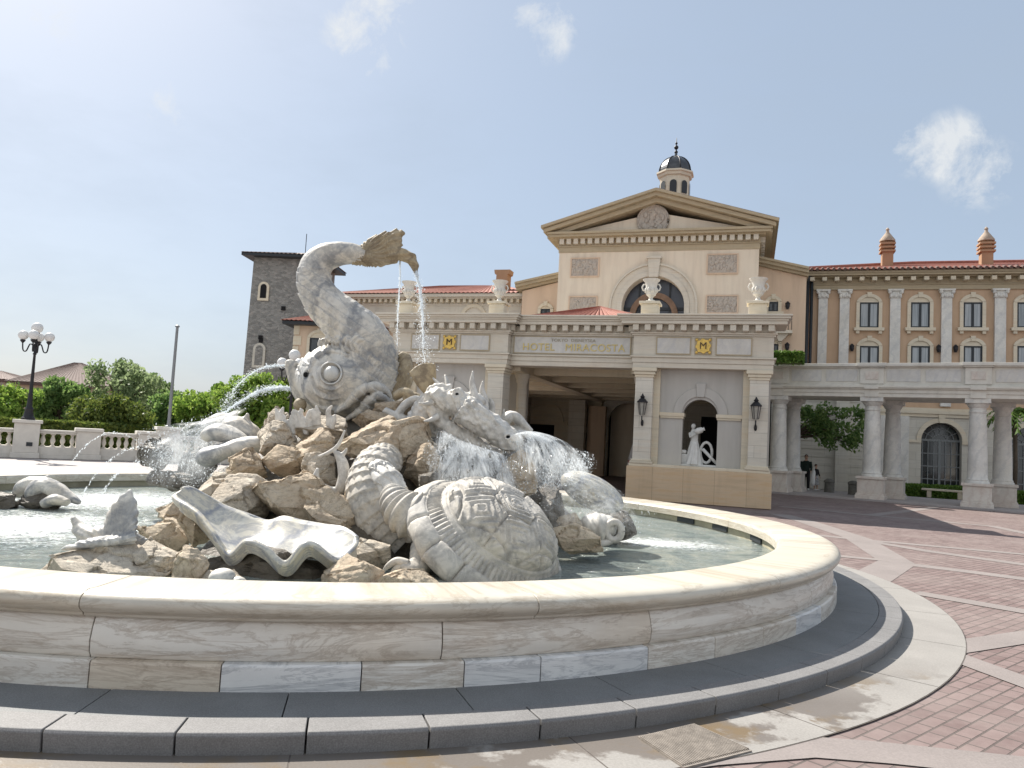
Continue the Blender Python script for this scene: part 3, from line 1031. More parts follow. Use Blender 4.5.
for k in range(32):
    a0, a1 = 2 * math.pi * k / 32, 2 * math.pi * (k + 1) / 32
    b.prism([(mu + q * math.cos(a), mz + q * math.sin(a)) for q, a in ((mr, a0), (mr, a1), (mr + .12, a1), (mr + .12, a0))], V1 - .09, V1 + .06)
sub(b, 'relief_figure', M['relief'], med, smooth=True)['kind'] = 'stuff'
for q in ((571, 258, 599, 277), (707, 254, 738, 274), (569, 296, 597, 316), (706, 295, 738, 314)):
    a0, z1 = UV(q[0], q[1], V1)
    a1, z0 = UV(q[2], q[3], V1)
    b = MB()
    b.box(a0 + .08, a1 - .08, V1 - .04, V1 + .05, z0 + .08, z1 - .08)
    pn = b.build('relief_panel', M['relief'], cb)
    b = MB()
    for k in range(40):
        b.ball((a0 + .2 + (a1 - a0 - .4) * r2.random(), V1 - .04, z0 + .2 + (z1 - z0 - .4) * r2.random()), (.05 + .13 * r2.random(), .05, .05 + .16 * r2.random()), 8, 6)
    sub(b, 'relief_figure', M['relief'], pn, smooth=True)['kind'] = 'stuff'
    b = MB()
    for c_ in ((a0, a1, z0, z0 + .08), (a0, a1, z1 - .08, z1), (a0, a0 + .08, z0 + .08, z1 - .08), (a1 - .08, a1, z0 + .08, z1 - .08)):
        b.box(c_[0], c_[1], V1 - .09, V1 + .05, c_[2], c_[3])
    sub(b, 'panel_frame', M['pink'], pn)
# cupola behind the ridge: a part of the building
V2 = V1 + 8
cu_, cz0 = UV(674, 205, V2)
cz1, cz2 = Z(674, 179, V2), Z(674, 177, V2)
rad = 15.5 * mpp(HW(cu_, V2).y)
zdome = Z(674, 157, V2)
b = MB()
b.lathe([(rad * 1.1, cz0 - 3), (rad * 1.1, cz0 + .25), (rad * 1.16, cz0 + .25), (rad * 1.16, cz0 + .45), (rad, cz0 + .45), (rad, cz1 - .05), (rad * 1.12, cz1), (rad * 1.16, cz1 + .18), (rad * 1.26, cz1 + .22), (rad * 1.26, cz1 + .34), (rad * .9, cz1 + .4)], (cu_, V2, 0), 8, R(22.5), R(382.5))
cup = b.build('cupola', M['trim'], cb)
b = MB()
for k in range(8):
    a = R(22.5) * 0 + k * math.pi / 4
    o_ = Vector((cu_ + rad * .93 * math.cos(a), V2 + rad * .93 * math.sin(a), 0))
    t_ = Vector((-math.sin(a), math.cos(a), 0))
    n_ = Vector((math.cos(a), math.sin(a), 0))
    hw, zb, zs_ = rad * .22, cz0 + .6, cz0 + .6 + (cz1 - cz0) * .36
    poly = [(-hw, zb), (hw, zb)] + arc(0, zs_, hw, 0, math.pi, 10)
    vv = [o_ + t_ * p + Vector((0, 0, q)) + n_ * .06 for p, q in poly]
    b.add(vv, [tuple(range(len(vv)))])
sub(b, 'lantern_window', M['frame'], cup)
b = MB()
dr = rad * 1.08
zd0 = cz1 + .38
hd = zdome - zd0
b.lathe([(dr * math.cos(t_), zd0 + hd * math.sin(t_)) for t_ in [R(90) * k / 10 for k in range(10)]] + [(.12, zd0 + hd), (.09, zd0 + hd + .3), (0, zd0 + hd + .35)], (cu_, V2, 0), 8, R(22.5), R(382.5))
sub(b, 'dome', M['lead'], cup)
b = MB()
for k in range(8):
    a = R(22.5) + k * math.pi / 4
    b.tube([(cu_ + dr * 1.01 * math.cos(t_) * math.cos(a), V2 + dr * 1.01 * math.cos(t_) * math.sin(a), zd0 + hd * math.sin(t_)) for t_ in [R(90) * q / 8 for q in range(9)]], .045, 5)
zt_ = zd0 + hd
b.tube([(cu_, V2, zt_), (cu_, V2, Z(674, 138, V2))], [.07, .02], 6)
for dz, r_ in ((.35, .13), (.7, .16), (1.0, .09)):
    b.ball((cu_, V2, zt_ + dz), r_, 10, 8)
sub(b, 'finial', M['iron'], cup, smooth=True)
# lower shoulders left and right of the pediment block
VS = 22.5
sh = []
b = MB()
ru0, ru1 = wu1 - .3, U(806, 300, VS)
za, zb = Z(757, 265, VS), Z(803, 277, VS)
b.prism([(ru0, 0), (ru1, 0), (ru1, zb), (ru0, za)], VS, VS + .5)
b.build('right_shoulder_wall', M['pink'], cb)
b = MB()
for o_, th, p in ((.0, .16, .25), (.16, .2, .5), (.36, .14, .65)):
    b.prism([(ru0, za + o_), (ru1 + .1, zb + o_), (ru1 + .1, zb + o_ + th), (ru0, za + o_ + th)], VS - p, VS + 6)
b.build('shoulder_cornice', M['dark_trim'], cb)
b = MB()
lu0, lu1 = U(522, 300, VS), wu0 + .3
zl0, zl1 = Z(522, 291, VS), Z(555, 279, VS)
b.prism([(lu0, 0), (lu1, 0), (lu1, zl1), (lu0, zl0)], VS, VS + .5)
b.build('left_shoulder_wall', M['pink'], cb)
b = MB()
for o_, th, p in ((.0, .16, .25), (.16, .2, .5), (.36, .14, .65)):
    b.prism([(lu0 - .4, zl0 + o_), (lu1, zl1 + o_), (lu1, zl1 + o_ + th), (lu0 - .4, zl0 + o_ + th)], VS - p, VS + 6)
b.build('shoulder_cornice', M['dark_trim'], cb)

def window(par, u0, u1, z0, z1, v, arch=True, glassm='curtain', trim='trim', sill=True, name='window'):
    """pane + dark frame + stone surround, standing on the wall face v"""
    b = MB()
    b.box(u0, u1, v - .03, v + .02, z0, z1)
    w = b.build(name, M[glassm], par)
    b = MB()
    f = .09
    for q in ((u0, u1, z0, z0 + f), (u0, u1, z1 - f, z1), (u0, u0 + f, z0 + f, z1 - f), (u1 - f, u1, z0 + f, z1 - f), ((u0 + u1) / 2 - .07, (u0 + u1) / 2 + .07, z0 + f, z1 - f)):
        b.box(q[0], q[1], v - .075, v - .028, q[2], q[3])
    sub(b, 'window_frame', M['frame'], w)
    b = MB()
    t = .2
    c, hw = (u0 + u1) / 2, (u1 - u0) / 2
    b.box(u0 - t, u0, v - .13, v + .02, z0, z1)
    b.box(u1, u1 + t, v - .13, v + .02, z0, z1)
    if arch:
        rise = hw * .62
        rr = (hw * hw + rise * rise) / (2 * rise)
        a = math.asin(hw / rr)
        inn = [(c + rr * math.sin(-a + 2 * a * k / 14), z1 + rise - rr + rr * math.cos(-a + 2 * a * k / 14)) for k in range(15)]
        ro = rr + t
        a2 = math.asin(min(.999, (hw + t) / ro))
        out = [(c + ro * math.sin(-a2 + 2 * a2 * k / 14), z1 + rise - rr + ro * math.cos(-a2 + 2 * a2 * k / 14)) for k in range(15)]
        for k in range(14):
            b.prism([inn[k], inn[k + 1], out[k + 1], out[k]], v - .13, v + .02)
        b.prism(inn, v - .06, v + .02)
        b.prism([(c - .1, z1 + rise - .02), (c + .1, z1 + rise - .02), (c + .14, z1 + rise + t + .1), (c - .14, z1 + rise + t + .1)], v - .17, v)
    else:
        b.box(u0 - t, u1 + t, v - .13, v + .02, z1, z1 + t)
    sub(b, 'surround', M[trim], w)
    if sill:
        b = MB()
        b.box(u0 - t - .12, u1 + t + .12, v - .26, v + .02, z0 - .2, z0 - .002)
        b.box(u0 - t, u0 - t + .2, v - .18, v + .02, z0 - .38, z0 - .2)
        b.box(u1 + t - .2, u1 + t, v - .18, v + .02, z0 - .38, z0 - .2)
        sub(b, 'sill', M[trim], w)
    return w
def pwin(par, x0, y0, x1, y1, v, **k):
    a0, z1 = UV(x0, y0, v)
    a1, z0 = UV(x1, y1, v)
    return window(par, a0, a1, z0, z1, v, **k)
pwin(cb, 768.5, 302, 778, 312, VS, glassm='glass')
pwin(cb, 768.5, 344, 778, 361, VS, glassm='glass')
pwin(cb, 541, 309, 550, 322, VS, glassm='glass')
# small balcony with iron rail
a0, z0 = UV(775, 335, VS)
a1, z1 = UV(792, 320, VS)
b = MB()
b.box(a0 - .6, a1, VS - .9, VS, z0, z0 + .18)
b.prism([(a0, z0), (a1 - .2, z0), (a1 - .6, z0 - .45), (a0 + .2, z0 - .45)], VS - .6, VS)
bal = b.build('balcony', M['travertine_plain'], cb)
b = MB()
for k in range(9):
    u = a0 - .55 + (a1 - a0 + .5) * k / 8
    b.tube([(u, VS - .85, z0 + .18), (u, VS - .85, z0 + 1.0)], .02, 5)
b.box(a0 - .6, a1, VS - .88, VS - .82, z0 + 1.0, z0 + 1.05)
sub(b, 'railing', M['iron'], bal)

# ================================================================ right wing
VW = 26.0
u0w = U(812, 300, VW)
u1w = u0w + 19
zeave = Z(916, 276, VW)
zfr = Z(870, 290, VW)
zg = Z(916, 412, VW)
rw = hotel_root('arcaded_wing', u0w + 9, VW, 'peach hotel wing with marble pilasters, red tiled roof and arched windows behind the colonnade', 'building')
b = MB()
b.box(u0w, u1w, VW, VW + .5, zg, zfr)
b.box(u0w, u0w + .4, VW + .5, VW + 11, 0, zfr)
b.build('upper_wall', M['peach'], rw)
# eave entablature
b = MB()
for z0, z1, p in ((0, .3, .12), (.3, .36, .18), (.36, .75, .08), (.75, .82, .45), (.82, .95, .75), (.95, 1.1, .82)):
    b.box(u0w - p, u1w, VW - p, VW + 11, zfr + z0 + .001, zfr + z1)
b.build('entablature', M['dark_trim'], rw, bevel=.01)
zev = zfr + 1.1
b = MB()
for k in range(26):
    u = u0w - .05 + k * .74
    b.box(u - .14, u + .14, VW - .62, VW - .07, zfr + .5, zfr + .748)
b.build('modillion', M['trim'], rw, bevel=.02)['kind'] = 'stuff'
# pilasters
for px, wd in ((822.5, 8.5), (844, 9), (894.7, 9.5), (946, 9.5), (999.5, 10), (1055, 10)):
    u = U(px, 320, VW)
    hw = wd * mpp(HW(u, VW).y) / 2
    b = MB()
    b.box(u - hw, u + hw, VW - .2, VW + .02, zg + .4, zfr - .55)
    p = b.build('pilaster', M['column_marble'], rw)
    b = MB()
    b.box(u - hw - .06, u + hw + .06, VW - .26, VW + .02, zfr - .55, zfr - .48)
    b.box(u - hw - .04, u + hw + .04, VW - .25, VW + .02, zfr - .48, zfr - .12)
    b.box(u - hw - .16, u + hw + .16, VW - .36, VW + .02, zfr - .12, zfr)
    for s_ in (-1, 1):
        b.ball((u + s_ * (hw + .04), VW - .28, zfr - .2), (.12, .1, .12), 8, 6)
        for q in range(3):
            b.ball((u + s_ * hw * (q / 2.2), VW - .27, zfr - .42 + .05 * (q % 2)), (.09, .06, .14), 8, 6)
    sub(b, 'capital', M['column_marble'], p, bevel=.01)
# windows
for px in (869, 920, 972.5, 1026):
    pwin(rw, px - 9.3, 302.5, px + 9.3, 328, VW)
    pwin(rw, px - 9.3, 346, px + 9.3, 372, VW)
# roof
b = MB()
ov = .95
rz_ = zev + .02
RZ = Z(916, 264.5, VW + 6.5)
hip = Vector((u0w + 7.0, VW + 6.5, RZ))
e0 = Vector((u0w - ov, VW - ov, rz_))
e1_ = Vector((u1w, VW - ov, rz_))
roof_sheet(b, e0, e1_, Vector((u1w, VW + 6.5, RZ)), hip, .33, .07)
roof_sheet(b, Vector((u0w - ov, VW + 12, rz_)), e0, hip, hip, .33, .07)
roof_sheet(b, Vector((u1w, VW + 12, rz_)), Vector((u0w - ov, VW + 12, rz_)), hip, Vector((u1w, VW + 6.5, RZ)), .33, .07)
rf = b.build('tiled_roof', M['tile'], rw)
b = MB()
b.tube([e0 + Vector((0, 0, .1)), hip + Vector((0, 0, .1))], .14, 8)
b.tube([hip + Vector((0, 0, .1)), Vector((u1w, VW + 6.5, RZ + .1))], .14, 8)
sub(b, 'ridge_tiles', M['tile'], rf)
b = MB()
n = int((u1w - e0.x) / .33)
for k in range(n):
    u = e0.x + .165 + k * .33
    b.tube([(u, VW - ov - .1, rz_ + .02), (u, VW - ov + .35, rz_ + .16)], .1, 8)
sub(b, 'eave_tiles', M['tile_dark'], rf)['kind'] = 'stuff'
for px in (887, 986):
    vch = VW + 3.5
    cu2 = U(px, 260, vch)
    zb_ = Z(px, 268, vch) - .6
    z1_ = Z(px, 253, vch)
    z2_ = Z(px, 233, vch)
    hw = .34
    b = MB()
    b.box(cu2 - hw, cu2 + hw, vch - hw, vch + hw, zb_ - 1, z1_)
    for q in range(3):
        zq = z1_ + q * .26
        b.box(cu2 - hw - .12, cu2 + hw + .12, vch - hw - .12, vch + hw + .12, zq + .001, zq + .13)
        b.box(cu2 - hw + .06, cu2 + hw - .06, vch - hw + .06, vch + hw - .06, zq + .13, zq + .26)
    c_ = b.build('chimney', M['chimney'], rf, bevel=0)
    c_.parent = rf
    off = OFF[rw.name]
    c_.data.transform(Matrix.Translation(-off))
    b = MB()
    zq = z1_ + .78
    b.lathe([(hw + .16, zq), (hw + .16, zq + .1), (hw * .8, zq + .42), (hw * .3, zq + .66), (.1, zq + .72), (.09, zq + .78), (.13, zq + .84), (.06, zq + .95), (0, zq + 1.0)], (cu2, vch, 0), 16)
    b.v = [(p[0] - off.x, p[1] - off.y, p[2]) for p in b.v]
    c2 = b.build('chimney_cap', M['chimney_cap'], None, smooth=True, angle=40)
    c2.parent = rf
# ground storey with arched doors
b = MB()
cuts = []
arches = []
for x0, x1, yt, ys in ((920, 960.5, 423, 447), (1010, 1052, 423, 447), (832 + 48, 832 + 68, 430, 447)):
    a0, a1 = U(x0, 450, VW), U(x1, 450, VW)
    arches.append(((a0 + a1) / 2, (a1 - a0) / 2))
arches = arches[:2]
hw = arches[0][1]
ztop = Z(940, 423, VW)
zsp2 = ztop - hw
segs = [u0w, (arches[0][0] - 3.2), (arches[0][0] + arches[1][0]) / 2, u1w]
b.box(segs[0], segs[1], VW - .3, VW + .5, 0, zg)
arch_wall(b, segs[1], segs[2], 0, zg, arches[0][0], 2 * hw, zsp2, VW - .3, VW + .5, 22)
arch_wall(b, segs[2], segs[3], 0, zg, arches[1][0], 2 * hw, zsp2, VW - .3, VW + .5, 22)
b.build('ground_floor_wall', M['pale_wall'], rw)
b = MB()
b.box(u0w - .1, u1w, VW - .48, VW, zg - .1, zg + .12)
b.box(u0w - .1, u1w, VW - .40, VW, zg - .3, zg - .1)
b.box(u0w - .1, u1w, VW - .42, VW, zg + .12, zg + .25)
b.build('string_course', M['trim'], rw)
for ac, _ in arches:
    b = MB()
    arch_ring(b, ac, zsp2, hw + .01, hw + .28, VW - .38, VW - .25, 0, 24)
    b.prism([(ac - .14, ztop - .02), (ac + .14, ztop - .02), (ac + .2, ztop + .5), (ac - .2, ztop + .5)], VW - .44, VW - .28)
    for s_ in (-1, 1):
        b.box(min(ac + s_ * hw, ac + s_ * (hw + .7)), max(ac + s_ * hw, ac + s_ * (hw + .7)), VW - .37, VW - .28, zsp2 - .16, zsp2)
    b.build('door_surround', M['trim'], rw)
    b = MB()
    b.prism([(ac - hw, .02), (ac + hw, .02)] + arc(ac, zsp2, hw, 0, math.pi, 20), VW + .22, VW + .26)
    d = b.build('arched_door', M['glass'], rw)
    b = MB()
    for k in range(-3, 4):
        u = ac + k * hw / 3.5
        b.box(u - (.07 if k == 0 else .025), u + (.07 if k == 0 else .025), VW + .15, VW + .215, .02, zsp2)
    for k in range(5):
        z_ = .1 + (zsp2 - .1) * k / 4
        b.box(ac - hw, ac + hw, VW + .14, VW + .214, z_ - .03, z_ + (.1 if k == 4 else .03))
    for rr in (.35, .68):
        arch_ring(b, ac, zsp2, hw * rr, hw * rr + .05, VW + .15, VW + .215, 0, 16)
    for k in range(1, 6):
        a = math.pi * k / 6
        b.tube([(ac + hw * .38 * math.cos(a), VW + .18, zsp2 + hw * .38 * math.sin(a)), (ac + hw * math.cos(a), VW + .18, zsp2 + hw * math.sin(a))], .028, 5)
    sub(b, 'glazing_bars', M['doorbars'] if 'doorbars' in M else M['iron'], d)
# flat piers on the ground floor
for px in (884, 902, 840):
    u = U(px, 450, VW)
    b = MB()
    b.box(u - .3, u + .3, VW - .5, VW - .28, 0, zg - .31)
    b.build('ground_pier', M['column_marble'], rw)
# rain pipe at the junction
b = MB()
u = U(806.5, 320, VW - .4)
b.tube([(u, VW - .4, .2), (u, VW - .4, zev - .3)], .14, 10)
b.tube([(u + .28, VW - .3, .2), (u + .28, VW - .3, zev - .3)], .10, 10)
b.ball((u, VW - .4, zev - .35), (.3, .25, .4), 10, 8)
b.build('rain_pipe', M['frame'], rw, smooth=True)
# coursed screen wall behind the left end of the colonnade
sw = hotel_root('coursed_wall', 2.0, 20.6, 'pale coursed stone wall in shade behind the first colonnade columns', 'wall')
b = MB()
k = 0
z = 0.0
while z < 5.6:
    b.box(-1.0, U(868, 450, 20.6), 20.6, 21.1, z + .02, z + .44)
    z += .46
b.box(-1.0, U(868, 450, 20.6), 20.64, 21.06, 0, 5.6)
b.build('courses', M['pale_wall'], sw)
b = MB()
u = U(842, 450, 20.3)
b.box(u - .35, u + .35, 20.25, 20.6, 0, 5.5)
b.build('pilaster', M['pale_wall'], sw)
# small wall lamps on the upper wall
def make_sconce():
    o = empty('wall_lamp', (0, 0, 0), 'x', 'wall lamp', 'round iron lamps on the hotel walls')
    b = MB()
    b.tube([(0, 0, -.1), (0, -.16, -.1), (0, -.22, 0)], .04, 6)
    b.build('bracket', M['iron'], o)
    b = MB()
    b.lathe([(0, -.2), (.09, -.2), (.15, 0), (.16, .18), (.19, .2), (.08, .34), (0, .4)], (0, -.22, 0), 8)
    b.build('lamp_body', M['iron'], o)
    return o
sco = make_sconce()
for k, (px, py, v, lb) in enumerate(((851.5, 349, VW, 'dark wall lamp beside the leftmost lower window of the peach wing'), (938, 350, VW, 'dark wall lamp right of the middle lower window on the peach wing'),
                                     (955, 350, VW, 'dark wall lamp just right of a marble pilaster on the peach wing'), (787.5, 307, VS, 'dark wall lamp above the small balcony'),
                                     (787, 348, VS, 'dark wall lamp below the small balcony'))):
    o = sco if k == 0 else copy_tree(sco)
    u, z = UV(px, py, v)
    o.location = HW(u, v, z)
    o.rotation_euler.z = HA
    o.scale = (.85, .85, .85)
    o['label'] = lb

# ================================================================ left wing behind the portico
VL = 24.0
lu0, lu1 = U(352, 300, VL), U(521, 300, VL)
zl = Z(430, 304, VL)
lw = hotel_root('left_wing', (lu0 + lu1) / 2, VL, 'low hotel wing with red roof and bracketed eaves behind the left of the portico', 'building')
b = MB()
b.box(lu0 - 1.5, lu1, VL, VL + 8, 0, zl)
b.build('wall', M['pink'], lw)
b = MB()
for z0, z1, p in ((-1.9, -1.7, .1), (-1.1, -.9, .14), (-.9, -.15, .04), (-.15, 0, .1), (0, .3, .06), (.3, .4, .5), (.4, .62, .75)):
    b.box(lu0 - 1.5 - p, lu1 + p, VL - p, VL + 8, zl + z0 + .001, zl + z1)
b.build('cornice', M['travertine_plain'], lw)
b = MB()
n = 34
for k in range(n):
    u = lu0 - 1.4 + (lu1 - lu0 + 1.3) * k / (n - 1)
    b.box(u - .1, u + .1, VL - .45, VL - .05, zl + .05, zl + .299)
b.build('modillion', M['trim'], lw)['kind'] = 'stuff'
b = MB()
zq = zl + .63
r0, r1 = Vector((lu0 + 5, VL + 5, zq + 1.75)), Vector((lu1 - 3, VL + 5, zq + 1.75))
e = [Vector(p) for p in ((lu0 - 2.3, VL - .85, zq), (lu1 + .85, VL - .85, zq), (lu1 + .85, VL + 9, zq), (lu0 - 2.3, VL + 9, zq))]
roof_sheet(b, e[0], e[1], r1, r0, .33, .06)
roof_sheet(b, e[1], e[2], r1, r1, .33, .06)
roof_sheet(b, e[2], e[3], r0, r1, .33, .06)
roof_sheet(b, e[3], e[0], r0, r0, .33, .06)
lrf = b.build('tiled_roof', M['tile'], lw)
vch = VL + 1.2
u, z0 = UV(503, 290, vch)
z1 = Z(503, 271, vch)
b = MB()
b.prism([(u - .42, z0 - .8), (u + .42, z0 - .8), (u + .42, z1 - .35), (u + .55, z1 - .3), (u + .6, z1), (u - .6, z1), (u - .55, z1 - .3), (u - .42, z1 - .35)], vch - .45, vch + .45)
sub(b, 'chimney', M['chimney'], lrf)
# arched niche heads peeping over the portico cornice
u, z = UV(474, 311, VL)
b = MB()
arch_ring(b, u, z - .5, .75, 1.0, VL - .15, VL + .02, .6)
b.build('arch_trim', M['trim'], lw)

# ================================================================ stone tower and pink gatehouse
def yaw_root(name, loc, rz, label, cat): return empty(name, loc, label, cat, None, rz)
TY = 62.0
tb, tt = P(252, 300, TY), P(316, 300, TY)
tw = (tt - tb).length
tc = (tb + tt) / 2
ztw = P(290, 258, TY).z
to = yaw_root('stone_tower', (tc.x, tc.y + tw / 2, 0), R(-4), 'square grey rubble stone tower with a shallow tiled roof', 'tower')
b = MB()
h = tw / 2
k1 = 1.05
b.add([(-h * k1, -h * k1, 0), (h * k1, -h * k1, 0), (h * k1, h * k1, 0), (-h * k1, h * k1, 0), (-h, -h, ztw), (h, -h, ztw), (h, h, ztw), (-h, h, ztw)],
      [(0, 1, 5, 4), (1, 2, 6, 5), (2, 3, 7, 6), (3, 0, 4, 7), (4, 5, 6, 7)])
b.build('wall', M['rubble'], to)
b = MB()
e = h + .75
zr = ztw
b.box(-e, e, -e, e, zr - .06, zr + .14)
sf = b.build('eaves', M['frame'], to)
b = MB()
c4 = [(-e - .05, -e - .05, zr + .15), (e + .05, -e - .05, zr + .15), (e + .05, e + .05, zr + .15), (-e - .05, e + .05, zr + .15)]
for k in range(4):
    roof_sheet(b, c4[k], c4[(k + 1) % 4], (0, 0, zr + 1.0), (0, 0, zr + 1.0), .35, .07)
trf = b.build('tiled_roof', M['tile_dark'], to)
b = MB()
b.tube([(.9, -.5, zr + .8), (.9, -.5, zr + 2.6)], .03, 6)
b.build('lightning_rod', M['iron'], to)
def tower_window(px, py, w, hh, arch=True, blind=False):
    p = P(px, py, TY - .3)
    lx, lz = (p.x - tc.x), p.z
    f = -h * (k1 - (k1 - 1) * lz / ztw) - .02
    b = MB()
    b.prism([(lx - w / 2 - .2, lz - hh / 2 - .2), (lx + w / 2 + .2, lz - hh / 2 - .2)] + arc(lx, lz + hh / 2, w / 2 + .2, 0, math.pi, 10), f - .1, f + .3)
    o = b.build('tower_window', M['trim'] if not blind else M['pale_wall'], to)
    b = MB()
    b.prism([(lx - w / 2, lz - hh / 2), (lx + w / 2, lz - hh / 2)] + arc(lx, lz + hh / 2, w / 2, 0, math.pi, 10), f - .13, f - .09)
    p_ = b.build('pane', M['dark'] if not blind else M['rubble'], None)
    p_.parent = o
tower_window(264.5, 292, .5, .9)
tower_window(260, 357, .62, 1.3, True, True)
for px, py in ((285, 308), (262, 340), (261.5, 337)):
    p = P(px, py, TY - .3)
    lx = p.x - tc.x
    b = MB()
    b.box(lx - .16, lx + .16, -h * 1.04 - .06, -h * 1.0, p.z - .16, p.z + .16)
    b.build('putlog_hole', M['dark'], to)
# gatehouse
GY = 55.0
g0, g1 = P(293, 340, GY), P(372, 340, GY)
zg_ = P(320, 326, GY).z
gh = yaw_root('pink_gatehouse', ((g0.x + g1.x) / 2, GY, 0), R(-4), 'small pink house with arched window and red roof in front of the stone tower', 'house')
hw = (g1.x - g0.x) / 2
b = MB()
b.box(-hw, hw, 0, 6, 0, zg_)
b.build('wall', M['pink'], gh)
b = MB()
for k in range(9):
    b.box(-hw - .04, -hw + (.55 if k % 2 else .38), -.06, .02, zg_ - .7 - k * .75, zg_ - .04 - k * .75)
b.build('quoin', M['trim'], gh)
b = MB()
b.box(-hw - .7, hw + .7, -.7, 6.5, zg_ - .02, zg_ + .2)
b.build('eaves', M['frame'], gh)
b = MB()
e4 = [(-hw - .8, -.8, zg_ + .21), (hw + .8, -.8, zg_ + .21), (hw + .8, 6.6, zg_ + .21), (-hw - .8, 6.6, zg_ + .21)]
ra, rb = (-hw + 2.6, 3, zg_ + 1.6), (hw - 2.6, 3, zg_ + 1.6)
roof_sheet(b, e4[0], e4[1], rb, ra, .33, .07)
roof_sheet(b, e4[1], e4[2], rb, rb, .33, .07)
roof_sheet(b, e4[2], e4[3], ra, rb, .33, .07)
roof_sheet(b, e4[3], e4[0], ra, ra, .33, .07)
b.build('tiled_roof', M['tile'], gh)
OFF[gh.name] = Vector((0, 0, 0))
wp = P(318, 346, GY)
window(gh, wp.x - (g0.x + g1.x) / 2 - .62, wp.x - (g0.x + g1.x) / 2 + .62, P(318, 360, GY).z, P(318, 338, GY).z, 0.0, glassm='glass')
# long low roof left of the tower
LY = 66.0
a, c_ = P(190, 398, LY), P(262, 391, LY)
la = yaw_root('low_annex', ((a.x + c_.x) / 2, LY, 0), 0, 'long low building with a dull grey tiled roof left of the tower', 'building')
hw = (c_.x - a.x) / 2
b = MB()
b.box(-hw, hw, 0, 6, 0, a.z - .3)
b.build('wall', M['pale_wall'], la)
b = MB()
roof_sheet(b, (-hw - .3, -.6, a.z - .6), (hw, -.6, a.z - .4), (hw, 3.2, c_.z + .85), (-hw - .3, 3.2, a.z + .55), .4, .1)
roof_sheet(b, (hw, 6.6, a.z - .4), (-hw - .3, 6.6, a.z - .6), (-hw - .3, 3.2, a.z + .55), (hw, 3.2, c_.z + .85), .4, .1)
b.build('tiled_roof', M['tile_dark'], la)
# far houses over the trees
def far_house(name, x0, x1, yr, ye, Y, label, mat, rmat, xr):
    a, c_ = P(x0, ye, Y), P(x1, ye, Y)
    ap = P(xr, yr, Y + 5)
    o = empty(name, ((a.x + c_.x) / 2, Y, 0), label, 'house')
    hw = (c_.x - a.x) / 2
    ze = a.z
    b = MB()
    b.box(-hw + .8, hw - .8, 0, 10, 0, ze)
    b.build('wall', M[mat], o)
    b = MB()
    for k in range(5):
        u = -hw + 1.6 + (2 * hw - 3.2) * k / 4
        b.box(u - .5, u + .5, -.06, .02, ze - 2.2, ze - .7)
    b.build('window', M['glass'], o)
    b = MB()
    ax = ap.x - o.location.x
    e = [(-hw, -.8, ze), (hw, -.8, ze), (hw, 10.8, ze), (-hw, 10.8, ze)]
    ra, rb = (ax - .5, 5, ap.z), (ax + .5, 5, ap.z)
    roof_sheet(b, e[0], e[1], rb, ra, .5, .06)
    roof_sheet(b, e[1], e[2], rb, rb, .5, .06)
    roof_sheet(b, e[2], e[3], ra, rb, .5, .06)
    roof_sheet(b, e[3], e[0], ra, ra, .5, .06)
    b.box(-hw + .1, hw - .1, -.7, 10.7, ze - .35, ze - .01)
    b.build('roof', M[rmat], o)
    return o
far_house('distant_house', 8, 112, 363, 381, 95, 'distant brown-roofed house above the trees behind the globe lamp', 'pink', 'tile_dark', 78)
far_house('distant_house', -40, 10, 371, 377, 100, 'distant grey-roofed house at the left edge of the photo', 'pale_wall', 'tile_dark', -2)
# ================================================================ colonnade
CF = [Vector((13.1, 37.5, 0)), Vector((16.63, 35.34, 0)), Vector((20.13, 33.12, 0))]
PO = [Vector((1.25, 1.5, 0)), Vector((1.70, 1.5, 0)), Vector((2.0, 1.42, 0))]
CF = [p + Vector((p.x, p.y, 0)).normalized() * .6 for p in CF]
CF = [CF[0] * 2 - CF[1] + Vector((-.1, .5, 0))] + CF + [CF[2] * 2 - CF[1] + Vector((.15, .2, 0))]
PO = [Vector((.9, 1.6, 0))] + PO + [Vector((2.1, 1.25, 0))]
ZU = P(977, 399, 33.5).z
ZTOP = P(977, 363, 33.3).z
ca = math.atan2((CF[3] - CF[1]).y, (CF[3] - CF[1]).x)
col = empty('colonnade', (CF[2].x, CF[2].y, 0), 'marble colonnade of paired columns on square plinths carrying a panelled parapet', 'colonnade')
CC = col.location.copy()
ex = Vector((math.cos(ca), math.sin(ca), 0))
ey = Vector((-ex.y, ex.x, 0))
def colbox(mb, c, w, d, z0, z1):
    q = [c - ex * w - ey * d, c + ex * w - ey * d, c + ex * w + ey * d, c - ex * w + ey * d]
    mb.prism([((p - CC).x, (p - CC).y) for p in q], z0, z1, 'z')
